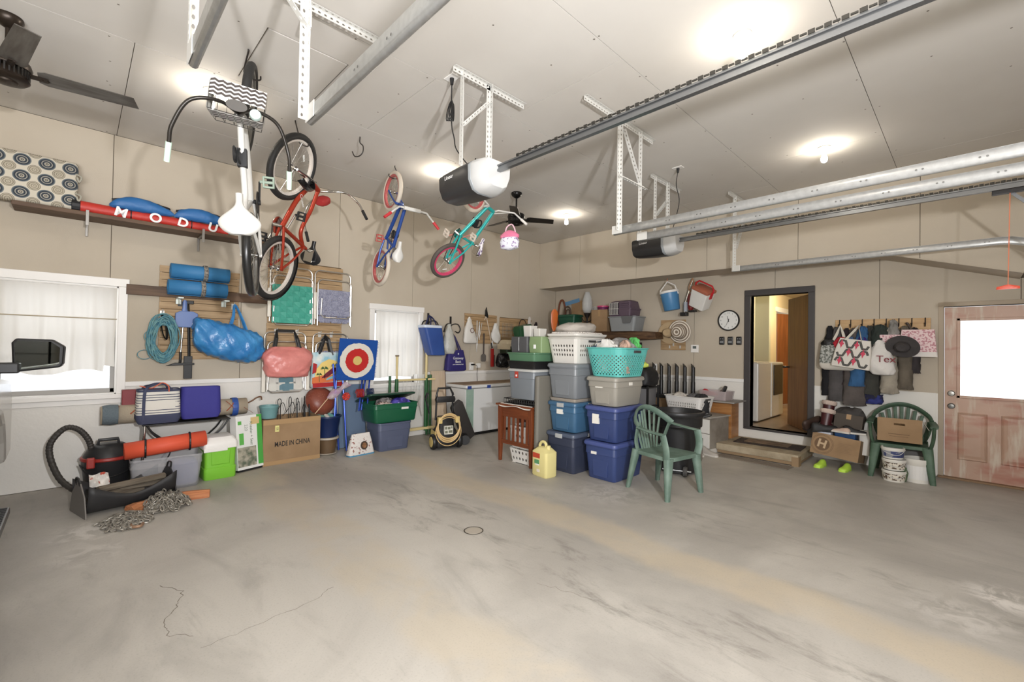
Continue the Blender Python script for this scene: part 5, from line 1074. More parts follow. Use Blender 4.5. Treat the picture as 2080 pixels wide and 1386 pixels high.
# ---------------- green resin chair ----------------
RES = mt('resin_green', (88, 112, 98), .55, c2=(116, 138, 124), ns=7, nd=6, lo=.4, hi=.7); RES2 = mt('resin_darkgreen', (60, 88, 66), .55, c2=(82, 108, 86), ns=7, nd=6, lo=.4, hi=.7)
def resin_chair(label, x, y, rz, m, s=1.):
    t = thing('resin_armchair', label, 'chair', (x, y, 0), rz)
    obj('seat', MB().loft([[(px*(1-.12*(py > 0)), py, z+.015*(py > 0)*0-.02*(abs(px) < .15)*.3) for px, py in rrect(.245, .235, .07, 4)] for z in (.37, .385, .405, .41)]), m, t, smooth=50, bev=.004)
    for sx in (-1, 1):
        obj('leg', MB().loft([ring(sx*(.225+.05*(1-z/.4)), -.205-.03*(1-z/.4), z, .027+.025*z/.4, .022+.016*z/.4, 12, 3) for z in (0, .2, .4)]), m, t, smooth=60)
        obj('leg', MB().loft([ring(sx*(.195+.05*(1-z/.42)), .215+.07*(1-z/.42), z, .024+.022*z/.4, .02+.016*z/.4, 12, 3) for z in (0, .2, .42)]), m, t, smooth=60)
        obj('arm_post', MB().tube(arcpts([(sx*.25, -.2, .38), (sx*.275, -.21, .5), (sx*.285, -.18, .635)]), .018, 8, ry=.04), m, t, smooth=60)
        obj('armrest', MB().tube(arcpts([(sx*.285, -.19, .635), (sx*.29, -.02, .645), (sx*.275, .13, .665)]), .013, 8, ry=.036), m, t, smooth=60)
    A = arcpts([(-.275, .12, .665), (-.24, .2, .73), (-.13, .27, .81), (0, .295, .84), (.13, .27, .81), (.24, .2, .73), (.275, .12, .665)])
    obj('back_rim', MB().tube(A, .034, 8, ry=.015), m, t, smooth=60)
    for k in range(7):
        f = (k-3)/3; tp_ = Vector((f*.19, .285-.06*abs(f), .815-.09*f*f)); bt = Vector((f*.115, .20, .40))
        obj('back_slat', MB().tube([bt, bt.lerp(tp_, .5)+Vector((0, .008, 0)), tp_], .0175, 6, ry=.004), m, t, smooth=60)
    for sx in (-1, 1): obj('back_side', MB().tube(arcpts([(sx*.19, .2, .40), (sx*.235, .19, .52), (sx*.26, .15, .66)]), .028, 6, ry=.008), m, t, smooth=60)
    return t
resin_chair('faded green resin armchair in front of the black trash can', -2.24, 4.45, 80, RES)
resin_chair('darker green resin armchair by the white wall board holding an open cardboard box', -.59, 7.13, 4, RES2)
# ---------------- trash can ----------------
t = thing('trash_can', 'large black wheeled trash can behind the green armchair', 'trash can', (-2.50, 5.28, 0), 20); t.scale = (1.06, 1.06, 1.07)
TB = mt('trash_black', (34, 34, 35), .45)
obj('body', MB().lathe([(.20, .02), (.205, .05), (.24, .5), (.245, .52), (.26, .53), (.262, .62), (.275, .64), (.285, .65), (.29, .675), (.285, .69), (.262, .695), (.255, .68), (.24, .55), (.2, .06), (.001, .05)], 36), TB, t, smooth=50)
for s in (-1, 1): obj('handle', MB().tube([(s*.27, -.06, .64), (s*.33, -.055, .66), (s*.345, 0, .665), (s*.33, .055, .66), (s*.27, .06, .64)], .014, 8), TB, t, smooth=1)
for s in (-.06, .1): obj('wheel', MB(Matrix.Translation((s, -.21, .055)) @ Matrix.Rotation(PI/2, 4, 'Y')).lathe([(.02, -.02), (.05, -.02), (.055, 0), (.05, .02), (.02, .02)], 16), mt('wheel_grey', (92, 90, 88), .6), t, smooth=40)
obj('axle', MB().cyl((-.14, -.2, .055), (.16, -.2, .055), .008), GALV, t)
# ---------------- left side floor ----------------
t = thing('shop_vacuum', 'black and red wet-dry vacuum with a long curved hose below the window', 'vacuum', (-6.0, .25, 0))
VB = mt('vac_black', (38, 38, 40), .4); VR = mt('vac_red', (170, 44, 34), .4)
obj('tank', MB().lathe([(.16, .0), (.17, .03), (.195, .28), (.2, .31)], 30), VB, t, smooth=50); obj('ring', MB().lathe([(.2, .305), (.207, .315), (.205, .335), (.18, .34)], 30), VR, t, smooth=40)
obj('lid', MB().lathe([(.19, .335), (.18, .36), (.15, .42), (.12, .445), (.001, .45)], 30), VB, t, smooth=50)
obj('carry_handle', MB().tube([(.0, -.08, .43), (.0, -.07, .49), (.0, .07, .49), (.0, .08, .43)], .016, 8), VB, t, smooth=1)
obj('latch', MB().box(.17, .215, -.16, -.10, .26, .36), VR, t, bev=.01); obj('bail_handle', MB().tube(arcpts([(-.0, -.205, .27), (.16, -.15, .2), (.22, 0, .16), (.16, .15, .2), (0, .205, .27)]), .006, 6), BLACK, t)
H = arcpts([(.05, -.12, .40), (.06, -.15, .52), (.05, -.22, .62), (.04, -.31, .64), (.05, -.40, .52), (.08, -.40, .38), (.2, -.33, .2), (.35, -.22, .10), (.42, -.18, .09)], 10)
hm = obj('hose', MB().tube(H, [.026 if k % 2 else .023 for k in range(len(H))], 12), mt('hose_grey', (58, 54, 50), .5), t)
t = thing('sling_tote', 'black open sling bag with firewood on the floor, left of the chains', 'bag', (-5.32, .35, 0), 104)
BC = mt('bag_blackcloth', (44, 43, 44), .55); BG = mt('bag_greyside', (120, 114, 108), .6)
obj('sling', MB().grid(lambda u, v: ((u-.5)*.62, .20*math.sin((v-.5)*PI)*1.0, (.13+.13*abs(2*u-1)**1.5)*abs(2*v-1)**2.2+.012), 14, 16), BC, t, solid=.006, smooth=50)
for s in (-1, 1):
    obj('side_panel', MB().loft([[(x, q, z) for q, z in ((-.2, .0), (.2, 0), (.15, .17), (.05, .27), (-.05, .27), (-.15, .17))] for x in (s*.315, s*.325)]), BG if s < 0 else BC, t, bev=.003)
    obj('handle', MB().tube(arcpts([(s*.32, -.04, .25), (s*.33, -.03, .31), (s*.33, .03, .31), (s*.32, .04, .25)]), .008, 6), BLACK, t)
for i, (x, y, z, L, r, a, b_, lb) in enumerate(((.02, -.05, .20, .5, .035, 6, 8, 'weathered grey firewood log on top of the black sling bag'), (.1, .06, .14, .45, .04, -12, 4, 'firewood log deeper in the black sling bag'), (-.06, .05, .10, .4, .04, 10, -4, 'firewood log at the bottom of the black sling bag'))):
    g = thing('firewood_log', lb, 'log', (-5.32-x*.24-y*.97, .36+x*.97-y*.24, z), 104+a)
    obj('log', MB().loft([[(xx, r*math.cos(k*PI/5)*(1+.2*math.sin(k*2+i)), r*math.sin(k*PI/5)*.8) for k in range(10)] for xx in (-L/2, 0, L/2)]), mt('wood_weathered', (128, 116, 98), .85, c2=(92, 80, 66), ns=4, stretch=(1, 12, 12)), g, bev=.003)
t = thing('paper_sheet', 'crumpled white printed paper sticking out of the black sling bag', 'paper', (-5.38, .17, .24), 100, rot=(R_(60), 0, R_(95))); obj('sheet', MB().grid(lambda u, v: ((u-.5)*.13, (v-.5)*.12, .03*math.sin(u*7)*math.sin(v*5)), 10, 8), mt('paper_printed', (222, 216, 208), .8, c2=(200, 80, 60), ns=16, lo=.6, hi=.63), t, solid=.001)
def chain_pile(label, x, y, sx, sy, sz, n, m, seed):
    t = thing('chain_pile', label, 'chain', (x, y, 0)); r = random.Random(seed); mm = MB(); P = [Vector((0, 0, .02))]; d = r.uniform(0, 6)
    for k in range(n):
        d += r.uniform(-.7, .7); q = P[-1]+Vector((math.cos(d)*.036, math.sin(d)*.036, 0))
        if (q.x/sx)**2+(q.y/sy)**2 > 1: d += PI*.6; q = P[-1]+Vector((math.cos(d)*.036, math.sin(d)*.036, 0))
        e = max(0, 1-(q.x/sx)**2-(q.y/sy)**2); q.z = .012+sz*e*r.uniform(.1, 1); P.append(q)
    for k in range(len(P)-1):
        a, b = P[k], P[k+1]; u = (b-a).normalized(); w_ = u.orthogonal().normalized(); w_ = Matrix.Rotation(PI/2*(k % 2)+r.uniform(-.4, .4), 3, u) @ w_; c = (a+b)/2
        mm.tube([c+u*(.026*math.cos(2*PI*j/10))+w_*(.013*math.sin(2*PI*j/10)) for j in range(10)], .0052, 5, closed=True)
    lo_ = min(v[2] for v in mm.v); mm.v = [(a, b, max(c, .0)+0) for a, b, c in mm.v]
    obj('links', mm, m, t, kind='stuff', smooth=1); return t
CHM = mt('chain_steel', (166, 160, 148), .4, .3, c2=(120, 112, 100), ns=40)
c1 = chain_pile('grey steel chain heap nearest the camera beside the sling bag', -4.78, .32, .21, .17, .06, 240, CHM, 2)
obj('hook', MB().tube(arcpts([(.13, .02, .02), (.2, .02, .02), (.22, .07, .02), (.17, .09, .02)]), .012, 8), mt('hook_rusty', (156, 120, 92), .5, .3), c1, smooth=1)
chain_pile('grey steel chain heap draped on the orange firewood', -5.02, .60, .22, .19, .15, 260, CHM, 5)
for i, (x, y, rz_, lb) in enumerate(((-5.12, .80, 76, 'orange split wood piece poking out right of the chains'), (-5.05, .42, 120, 'small orange-brown wood piece between the two chain heaps'))):
    g = thing('split_wood', lb, 'wood', (x, y, .035), rz_); L = .30 if i == 0 else .16
    obj('stick', MB().loft([[(xx, q[0]*.06*(1-.12*k)+.012*(k == 1), q[1]*.034*(1+.15*(k == 1))) for q in ((-1, -1), (.2, -1), (1, -.2), (.7, .8), (-.4, 1), (-1, .2))] for k, xx in enumerate((-L/2, -L*.1, L/2))]), mt('wood_orange', (206, 134, 84), .7, c2=(176, 100, 58), ns=4, stretch=(1, 14, 14)), g, bev=.003)
t = tote('clear plastic bin with a blue bundle inside, under the orange mat', -5.74, .68, 0, .58, .40, .33, mt('clear_plastic', (196, 196, 200), .2, alpha=.38), lid=False, rz=88, tp=.9, step=False)
for i, (dx, c, lb) in enumerate(((.14, (86, 100, 170), 'blue folded bundle inside the clear bin'), (-.13, (128, 122, 118), 'grey folded bundle inside the clear bin'))): heap('bundle', lb, 'cloth', -5.74, .68+dx, .02, [(0, .14, .1, 0, 0), (.03, .155, .12, 0, 0), (.2, .155, .12, 0, 0), (.24, .1, .08, 0, 0)], mt('bundle_%d' % i, c, .8), e=5, wr=.002)
g = thing('rolled_mat', 'rolled orange foam mat with black straps lying on the clear bin', 'mat', (-5.70, .68, .425), 91, rot=(R_(-60), R_(-4), R_(91)))
spiral_roll(.66, .088, mt('mat_orange', (236, 84, 50), .6), g, th=.008)
for x in (-.17, .19): obj('strap', MB().tube([(x+.01*math.sin(a*PI/10), .093*math.cos(a*PI/10), .093*math.sin(a*PI/10)) for a in range(20)], .008, 6, closed=True, ry=.003), BLACK, g)
# green cooler
t = thing('ice_cooler', 'lime green ice cooler with white lid beside the orange mat', 'cooler', (-5.84, 1.14, 0), 92); LG = mt('lime_plastic', (120, 198, 44), .35)
obj('body', MB().loft([rr(.145, .17, 0, .03), rr(.15, .175, .01, .03), rr(.152, .178, .12, .03), rr(.143, .168, .13, .03), rr(.148, .172, .33, .03)]), LG, t, smooth=40)
obj('front_panel', MB().loft([[(x, -.176, z) for x, z in ((-.08, .16), (.08, .16), (.085, .3), (-.085, .3))], [(x, -.165, z) for x, z in ((-.09, .15), (.09, .15), (.095, .31), (-.095, .31))]]), LG, t, bev=.004)
obj('lid', MB().loft([rr(.158, .184, .325, .03), rr(.16, .186, .36, .03), rr(.155, .18, .40, .03), rr(.13, .14, .445, .04), rr(.09, .1, .452, .04)]), WTRIM, t, smooth=35)
obj('handle', MB().box(-.16, .06, -.19, -.178, .30, .345), WTRIM, t, bev=.008)
# kneeler box
t = thing('retail_box', 'white and green garden kneeler box standing beside the lime cooler', 'box', (-5.86, 1.46, 0), rot=(R_(-7), R_(0), R_(108)))
obj('carton', MB().box(-.15, .15, -.06, .06, .02, .63), mt('box_white', (228, 228, 224), .5), t, bev=.003); obj('green_edge', MB().box(.09, .151, -.0615, .0, .05, .628), mt('box_green', (70, 168, 62), .5), t)
obj('photo_print', MB().box(-.145, .07, -.0618, -.05, .05, .27), mt('box_photo', (92, 104, 84), .5, c2=(176, 168, 150), ns=14, lo=.4, hi=.6), t)
for (x0, x1, z0, z1, c) in ((-.12, -.07, .3, .43, (88, 180, 70)), (-.13, -.09, .53, .57, (88, 180, 70)), (.02, .12, .52, .6, (210, 180, 120))): obj('print_block', MB().box(x0, x1, -.0622, -.05, z0, z1), mt('print_%d%d' % (c[0], c[1]), c, .6), t)
txt('print_text', 'Kneeler + Seat', .045, mt('print_darkgreen', (90, 110, 80), .6), t, (.02, -.0622, .42), (PI/2, PI/2, 0)); txt('print_text', '220', .05, mt('print_greygreen', (150, 156, 146), .6), t, (-.04, -.0622, .49), (PI/2, PI/2, 0))
obj('bottom_foam', MB().box(-.14, .14, -.055, .055, 0, .02), BLACK, t)
# made in china box
t = thing('cardboard_box', 'large open cardboard box printed with black capitals below the chairs', 'box', (-6.08, 1.95, 0), 90)
m = MB(); 
for a in ((-.335, .335, -.2, -.194), (-.335, .335, .194, .2), (-.335, -.329, -.194, .194), (.329, .335, -.194, .194)): m.box(a[0], a[1], a[2], a[3], 0, .55)
obj('walls', m, CARD, t); obj('bottom', MB().box(-.33, .33, -.19, .19, .0, .01), CARD, t); obj('tape', MB().box(-.336, .336, -.2015, -.2, .49, .548), mt('tape_tan', (172, 136, 92), .35), t); obj('tape', MB().box(-.336, .336, -.2015, -.2, .002, .05), mt('tape_tan', (172, 136, 92)), t)
txt('lettering', 'MADE IN CHINA', .085, mt('ink_black', (44, 38, 32), .7), t, (.0, -.2015, .245), (PI/2, 0, 0), sx=.66, bold=.0015); obj('yellow_sticker', MB().box(-.205, -.16, -.2022, -.2, .40, .475), mt('sticker_yellow', (222, 214, 130), .6), t); txt('sticker_text', 'OE', .032, mt('ink_black', (52, 44, 36)), t, (-.18, -.2026, .437), (PI/2, PI/2, 0))
t = thing('flower_pot', 'teal plastic pot on the left end of the cardboard box', 'pot', (-6.05, 1.72, .551)); obj('pot', MB().lathe([(.085, 0), (.105, .13), (.11, .135), (.11, .155), (.10, .155), (.08, .01)], 28), mt('pot_teal', (112, 160, 162), .5), t, smooth=50)
for i, y in enumerate((1.86, 1.98, 2.06, 2.14)):
    t = thing('wire_stake', ('first', 'second', 'third', 'fourth')[i]+' tall black wire stake from the left standing in the cardboard box', 'wire stake', (-6.12+.02*i, y, .30), 90+i*20)
    obj('wire', MB().tube(arcpts([(-.03, 0, -.28), (-.015, 0, .3), (-.02, 0, .44), (0, 0, .47+.02*(i % 2)), (.02, 0, .44), (.012, 0, .3), (.03, 0, -.28)]), .005, 6), BLACK, t, smooth=1); obj('cross_wire', MB().tube(arcpts([(-.1, 0, .26), (-.02, .02, .32), (.04, 0, .42), (.09, .02, .3)]), .004, 5), BLACK, t)
t = thing('black_bars', 'pair of short black bars standing at the right of the cardboard box', 'bars', (-6.1, 2.21, .3), 90)
for x in (-.03, .03): obj('bar', MB().cyl((x, 0, -.28), (x-.02, 0, .38), .011), BLACK, t)
t = thing('cellophane_wand', 'thin wooden stick with a clear cellophane wrapped toy leaning over the pots', 'toy', (-6.0, 2.26, .56), 90); obj('stick', MB().cyl((0, 0, 0), (.19, .0, .22), .006), mt('stick_pale', (216, 180, 140), .6), t)
obj('wrapper', soft(interp([(-.1, .02, .02, 0, 0), (-.06, .05, .04, .02, 0), (.04, .06, .05, .05, 0), (.08, .03, .03, .08, 0), (.2, .05, .02, .14, 0)], 3), 16, 2.2, .006, 2), mt('cellophane', (226, 214, 206), .1, alpha=.5, c2=(196, 150, 190), ns=12), t, T=Matrix.Translation((.22, 0, .27)) @ Matrix.Rotation(.5, 4, 'Y'), smooth=60)
t = thing('rust_basin', 'speckled rust red oval basin propped behind the blue pot', 'basin', (-6.14, 2.40, .72), 90, rot=(R_(60), R_(20), R_(90))); obj('basin_shell', MB().lathe([(.2, -.06), (.19, .0), (.15, .05), (.08, .08), (.001, .09)], 28), mt('basin_rust', (132, 62, 44), .4, c2=(160, 96, 74), ns=50, lo=.62, hi=.68), t, smooth=1, solid=.005)
t = thing('flower_pot', 'brown glazed pot with pale rim and saucer on the floor under the blue pot', 'pot', (-6.04, 2.44, 0)); obj('pot', MB().lathe([(.10, .02), (.13, .2), (.145, .205), (.145, .23), (.12, .23), (.09, .03)], 28), mt('pot_brown', (104, 80, 54), .45), t, smooth=50); obj('saucer', MB().lathe([(.10, 0), (.13, .02), (.13, .028), (.1, .02)], 28), mt('saucer_pale', (176, 166, 150), .5), t, smooth=40); obj('rim_band', MB().lathe([(.146, .21), (.15, .215), (.148, .235), (.13, .236)], 28), mt('saucer_pale', (176, 166, 150)), t)
t = thing('flower_pot', 'dark navy bucket-like pot stacked on the brown pot', 'pot', (-6.04, 2.44, .238)); obj('pot', MB().lathe([(.125, 0), (.165, .25), (.18, .26), (.18, .28), (.165, .28), (.12, .02), (.001, .02)], 30), mt('pot_navy', (20, 40, 88), .3), t, smooth=50)
t = thing('lid', 'round teal lid lying tilted inside the navy pot', 'lid', (-6.04, 2.44, .475), rot=(R_(-12), R_(18), 0)); obj('disc', MB().lathe([(.001, .01), (.1, .015), (.135, .03), (.14, .02), (.13, .0)], 28), mt('lid_teal', (120, 190, 182), .4), t, smooth=50); obj('soap_bar', MB().box(-.04, .06, -.05, .0, .02, .05), mt('soap_white', (220, 216, 208), .5), t, bev=.012)
# wire plant table with rug, totes
t = thing('plant_table', 'low black wire table with curved legs holding the rolled rug', 'table', (-6.04, .90, 0), 90)
obj('tabletop', MB().box(-.40, .38, -.14, .16, .60, .615), BLACK, t, bev=.004)
for s in (-1, 1):
    for q in (-1, 1): obj('leg', MB().tube(arcpts([(s*.36, q*.13, .60), (s*.30, q*.12, .5), (s*.16, q*.1, .33), (s*.26, q*.12, .12), (s*.34, q*.14, .0)]), .009, 6), BLACK, t, smooth=1)
obj('chrome_leg', MB().cyl((-.40, -.13, 0), (-.38, -.12, .6), .013), CHROME, t, smooth=1)
g = thing('rolled_rug', 'long rolled beige rug with orange branches and grey underside on the wire table', 'rug', (-6.14, .84, .71), 90, rot=(0, R_(0), PI/2))
spiral_roll(1.3, .10, mt('rug_beige', (186, 170, 146), .95, bump=.4, bs=120), g, th=.012)
rg = random.Random(4); m = MB()
for k in range(14):
    x = -.5+.085*k+rg.uniform(-.02, .02); a = rg.uniform(2.0, 3.2); P = [(x+.03*j*(1 if k % 2 else -1)+rg.uniform(-.01, .01), .1065*math.cos(a+j*.3), .1065*math.sin(a+j*.3)) for j in range(4)]; m.tube(P, .002, 5, ry=.008)
obj('branch_pattern', m, mt('rug_orange', (176, 86, 52), .95), g, kind='stuff')
obj('blue_band', MB().tube([(.52, .107*math.cos(a*PI/10), .107*math.sin(a*PI/10)) for a in range(20)], .03, 6, closed=True, ry=.003), mt('band_blue', (44, 84, 170), .5), g)
g = thing('rolled_mat', 'small rolled grey-blue fuzzy mat at the left end of the beige rug', 'mat', (-6.1, .20, .72), 90); obj('roll', MB().tube([(0, 0, 0), (.06, 0, 0), (.12, 0, 0)], [.095, .105, .10], 20), mt('mat_fuzzy', (104, 118, 126), .95, bump=1, bs=80), g, smooth=50)
t = thing('umbrella', 'umbrella handle hook sticking out of the right end of the rug', 'umbrella', (-6.14, 1.50, .74), 90); obj('handle', MB().tube(arcpts([(0, 0, 0), (.06, 0, .03), (.1, 0, .06), (.15, 0, .07), (.16, 0, .03)]), .009, 8), mt('handle_brownwood', (112, 74, 46), .4), t, smooth=1)
t = thing('red_box', 'small dark red box behind the striped tote', 'box', (-6.2, .40, .80), 90); obj('box', MB().box(-.05, .08, -.06, .06, 0, .16), mt('box_darkred', (136, 30, 36), .5), t, bev=.005)
def open_tote(label, y, z, w, h, d, m, top_m, x=-5.98, k0=.9, seed=0):
    t = thing('tote_bag', label, 'bag', (x, y, z), 90)
    obj('bag_body', MB().loft([rr(w/2*k0, d/2*k0, 0, .04), rr(w/2*1.02, d/2, h*.15, .05), rr(w/2*1.0, d/2*1.0, h*.6, .05), rr(w/2*.97, d/2*.9, h, .05), rr(w/2*.94, d/2*.85, h, .05), rr(w/2*.9, d/2*.8, h*.7, .05)]), m, t, smooth=50)
    return t
NS = mt('canvas_navy', (62, 68, 96), .8)
t = open_tote('striped navy and cream canvas tote on the rolled rug', .63, .63, .36, .33, .24, mt('canvas_cream', (222, 218, 208), .85), NS)
obj('navy_base', MB().loft([rr(.165, .11, -.005, .04), rr(.188, .124, .045, .05), rr(.187, .124, .09, .05)]), NS, t, smooth=50)
for k in range(8): obj('stripe', MB().loft([rr(.183-.0005*k, .1215-.0008*k, .105+.026*k+dz, .05) for dz in (0, .007)], caps=False), NS, t)
obj('rim', MB().loft([rr(.178, .112, .322, .05), rr(.178, .112, .345, .05)], caps=False), NS, t, solid=.003)
for s in (-1, 1): obj('handle', MB().tube(arcpts([(-.13, s*.128, .04), (-.12, s*.122, .33), (-.06, s*.05, .385), (.0, s*.03, .40), (.06, s*.05, .385), (.10, s*.118, .33)]), .013, 6, ry=.003), NS, t)
obj('orange_string', MB().tube(arcpts([(-.16, -.05, .385), (-.06, -.06, .36), (.02, -.06, .41), (.07, -.1, .38), (.075, -.12, .32)]), .005, 6), mt('string_orange', (232, 100, 60), .6), t)
obj('contents', MB().loft([rr(.15, .09, .28, .05), rr(.12, .06, .34, .05)]), mt('contents_purple', (106, 76, 100), .9), t)
t = open_tote('plain indigo nonwoven tote standing right of the striped tote', 1.00, .64, .37, .34, .18, mt('nonwoven_indigo', (54, 52, 146), .75, bump=.5, bs=14), NS)
# floral folded bag with round badge
t = thing('printed_bag', 'small white bag with colourful prints and a brown round badge on the floor', 'bag', (-5.72, 2.76, 0), 96)
obj('bag_body', MB().loft([rr(.185, .05, 0, .03), rr(.19, .06, .02, .04), rr(.155, .045, .18, .03), rr(.13, .012, .285, .01)]), mt('print_confetti', (222, 216, 210), .7, c2=(150, 90, 80), ns=34, lo=.58, hi=.62), t, smooth=50)
obj('blue_base', MB().loft([rr(.188, .062, -.0, .03), rr(.193, .063, .016, .04)]), mt('base_blue', (70, 140, 180), .6), t)
bt = Matrix.Translation((.02, -.058, .13)) @ Matrix.Rotation(R_(83), 4, 'X')
obj('badge', MB(bt).loft([ring(0, 0, z, .052, .056, 24, 2) for z in (-.002, .004)]), mt('badge_brown', (74, 58, 46), .5), t); obj('badge_centre', MB(bt).loft([ring(0, 0, z, .032, .036, 20, 2) for z in (.003, .008)]), mt('badge_tan', (160, 110, 70), .6, c2=(110, 70, 44), ns=30), t)
# slate bin + green bin
tote('slate blue tote on the floor under the green one', -5.84, 3.24, 0, .52, .40, .392, mt('tote_slate', (82, 90, 116), .45), lid=False, rz=90)
gt = tote('dark green tote with its lid ajar, stuffed with bags', -5.86, 3.26, .394, .70, .44, .265, mt('tote_green', (18, 92, 60), .4), lid=False, rz=90, sticker=[(.12, .19, .11, .03, 'f')], tp=.9, step=False)
obj('lid', MB(Matrix.Translation((.0, .12, .31)) @ Matrix.Rotation(R_(-16), 4, 'X')).loft([rr(.37, .24, 0, .05), rr(.375, .245, .02, .05), rr(.35, .22, .035, .05), rr(.3, .17, .03, .05)]), mt('lid_darkgreen', (26, 66, 48), .4), gt, smooth=40)
for i, (dy, dx, lb, c, a, b, h, c2) in enumerate(((.12, .08, 'shiny indigo plastic bag in the open green tote', (52, 46, 140), .17, .11, .12, (90, 80, 190)), (-.14, .09, 'red and white patterned cloth in the open green tote', (210, 190, 180), .12, .08, .07, (110, 50, 50)), (-.08, .0, 'grey clear plastic wrap in the open green tote', (140, 134, 132), .14, .08, .12, (90, 84, 84)))):
    heap('stuffed_bag', lb, 'bag', -5.86+dx, 3.26+dy, .60, [(-.1, b*.9, a*.9, 0, 0), (0, b, a, 0, 0), (h*.6, b*.8, a*.8, 0, 0), (h, b*.3, a*.3, 0, 0)], mt('stuffed_%d' % i, c, .25 if i != 1 else .8, c2=c2, ns=30 if i == 1 else 12, lo=.5, hi=.56), seed=i+3, wr=.01)
# pressure washer
t = thing('pressure_washer', 'black and yellow pressure washer with coiled hose in front of the freezer', 'pressure washer', (-5.34, 3.86, 0), 74)
KY = mt('tool_yellow', (214, 186, 110), .45)
obj('body', MB().loft([rr(.16, .14, .03, .04), rr(.18, .15, .08, .05), rr(.175, .145, .22, .05), rr(.12, .10, .30, .04), rr(.11, .08, .42, .03), rr(.10, .06, .46, .03)]), BLACK, t, smooth=40)
obj('side_trim', MB().loft([rr(.183, .12, .20, .04), rr(.181, .12, .25, .04)]), KY, t)
for s in (-1, 1):
    w_ = obj('wheel', MB(Matrix.Translation((s*.19, -.06, .11)) @ Matrix.Rotation(PI/2, 4, 'Y')).lathe([(.03, -.03), (.10, -.03), (.11, -.015), (.11, .015), (.10, .03), (.03, .03)], 28), BLACK, t, smooth=40); obj('wheel_cap', MB(Matrix.Translation((s*.222, -.06, .11)) @ Matrix.Rotation(PI/2, 4, 'Y')).lathe([(.001, -.008), (.07, -.006), (.075, 0), (.07, .006), (.001, .008)], 24), KY, w_, smooth=1)
    obj('handle_tube', MB().cyl((s*.13, .03, .40), (s*.12, .02, .80), .014), BLACK, t, smooth=1)
obj('handle_bar', MB().tube([(-.13, .02, .74), (-.10, .02, .86), (.08, .02, .86), (.13, .02, .76)], .016, 8), BLACK, t, smooth=1); obj('crossbar', MB().loft([rr(.14, .035, .66, .02), rr(.15, .04, .70, .02), rr(.14, .035, .74, .02)]), BLACK, t, smooth=40)
m = MB()
for k in range(3): m.tube([(.17*math.cos(q*PI/14)*(1-.02*k), -.16-.012*k, .30+.02*k+.19*math.sin(q*PI/14)*(1-.04*k)) for q in range(28)], .011, 8, closed=True)
obj('hose_coil', m, mt('hose_tan', (216, 180, 120), .45), t, smooth=1)
m = MB().tube([(.19*math.cos(q*PI/14), -.165, .26+.20*math.sin(q*PI/14)) for q in range(28)], .006, 6, closed=True); obj('outer_hose', m, mt('hose_tan', (216, 180, 120)), t, smooth=1)
for s in (-1, 1): obj('hose_hook', MB().box(s*.13-.03, s*.13+.03, -.19, -.12, .38, .47), KY, t, bev=.01)
obj('warning_label', MB().box(-.06, .07, -.156, -.12, .22, .34), mt('label_instr', (206, 204, 190), .5), t)
for a in ((-.05, -.02, .29, .33), (-.01, .03, .29, .325), (.04, .06, .3, .33), (-.05, -.01, .235, .27), (.005, .06, .24, .275)): obj('label_picture', MB().box(a[0], a[1], -.1572, -.156, a[2], a[3]), mt('label_olive', (110, 112, 92), .5), t)
obj('lance', MB().tube([(-.22, .05, .5), (-.28, .04, .72)], .012, 6), BLACK, t); obj('spray_gun', MB().tube([(-.28, .04, .72), (-.25, .04, .80)], .02, 6), BLACK, t)
t = thing('black_case', 'long dark soft case leaning diagonally against the freezer', 'case', (-5.50, 4.46, .0), rot=(R_(12), R_(-32), R_(88))); obj('case_body', MB().loft([rr(.10, .05, .06, .02), rr(.105, .055, .1, .02), rr(.10, .05, .72, .02), rr(.08, .03, .76, .02)]), mt('case_charcoal', (54, 50, 48), .6), t, smooth=40)
t = thing('black_roll', 'black round roll lying on the floor beside the pressure washer', 'roll', (-5.36, 4.24, .075), rot=(PI/2, 0, R_(60))); obj('drum', MB().lathe([(.02, -.1), (.07, -.1), (.075, -.08), (.075, .08), (.07, .1), (.02, .1)], 20), BLACK, t, smooth=40)
t = thing('plywood_offcut', 'tall pale plywood board leaning on the wall left of the freezer', 'board', (-6.16, 4.36, 0), 90, rot=(R_(-5), 0, PI/2)); obj('board', MB().box(-.14, .14, 0, .018, 0, 1.06), mt('ply_pale', (206, 184, 158), .7, c2=(196, 172, 142), ns=3, stretch=(8, 8, 1)), t, bev=.002); obj('dark_edge', MB().box(.14, .15, -.002, .02, 0, 1.06), mt('edge_brown', (96, 66, 42), .7), t)
# freezer
t = thing('chest_freezer', 'white chest freezer along the window wall near the corner', 'freezer', (-6.03, 5.42, 0), 90)
FW = mt('enamel_white', (222, 222, 220), .3)
obj('cabinet', MB().box(-.86, .86, -.29, .28, .05, .775), FW, t, bev=.012); obj('lid', MB().box(-.87, .87, -.305, .28, .785, .835), FW, t, bev=.014); obj('gasket', MB().box(-.85, .85, -.285, .27, .775, .785), mt('gasket_grey', (120, 120, 118)), t); obj('base', MB().box(-.82, .82, -.25, .26, 0, .05), BLACK, t)
obj('green_film', MB().box(-.855, -.70, -.293, -.289, .06, .77), mt('film_green', (140, 168, 152), .3, c2=(160, 184, 168), ns=5), t)
for x in (-.84, -.42): obj('blue_tape', MB().box(x, x+.08, -.309, -.304, .775, .825), mt('tape_blue', (38, 66, 150), .6), t, bev=.001)
txt('badge_text', 'Freezer', .02, mt('print_grey', (130, 130, 130)), t, (.3, -.306, .81))
t = thing('cardboard_sheet', 'flat brown cardboard sheet lying on the chest freezer', 'cardboard', (-6.04, 5.36, .836), 90); obj('sheet', MB().box(-.78, .75, -.22, .25, 0, .008), mt('card_darker', (150, 124, 96), .85), t)
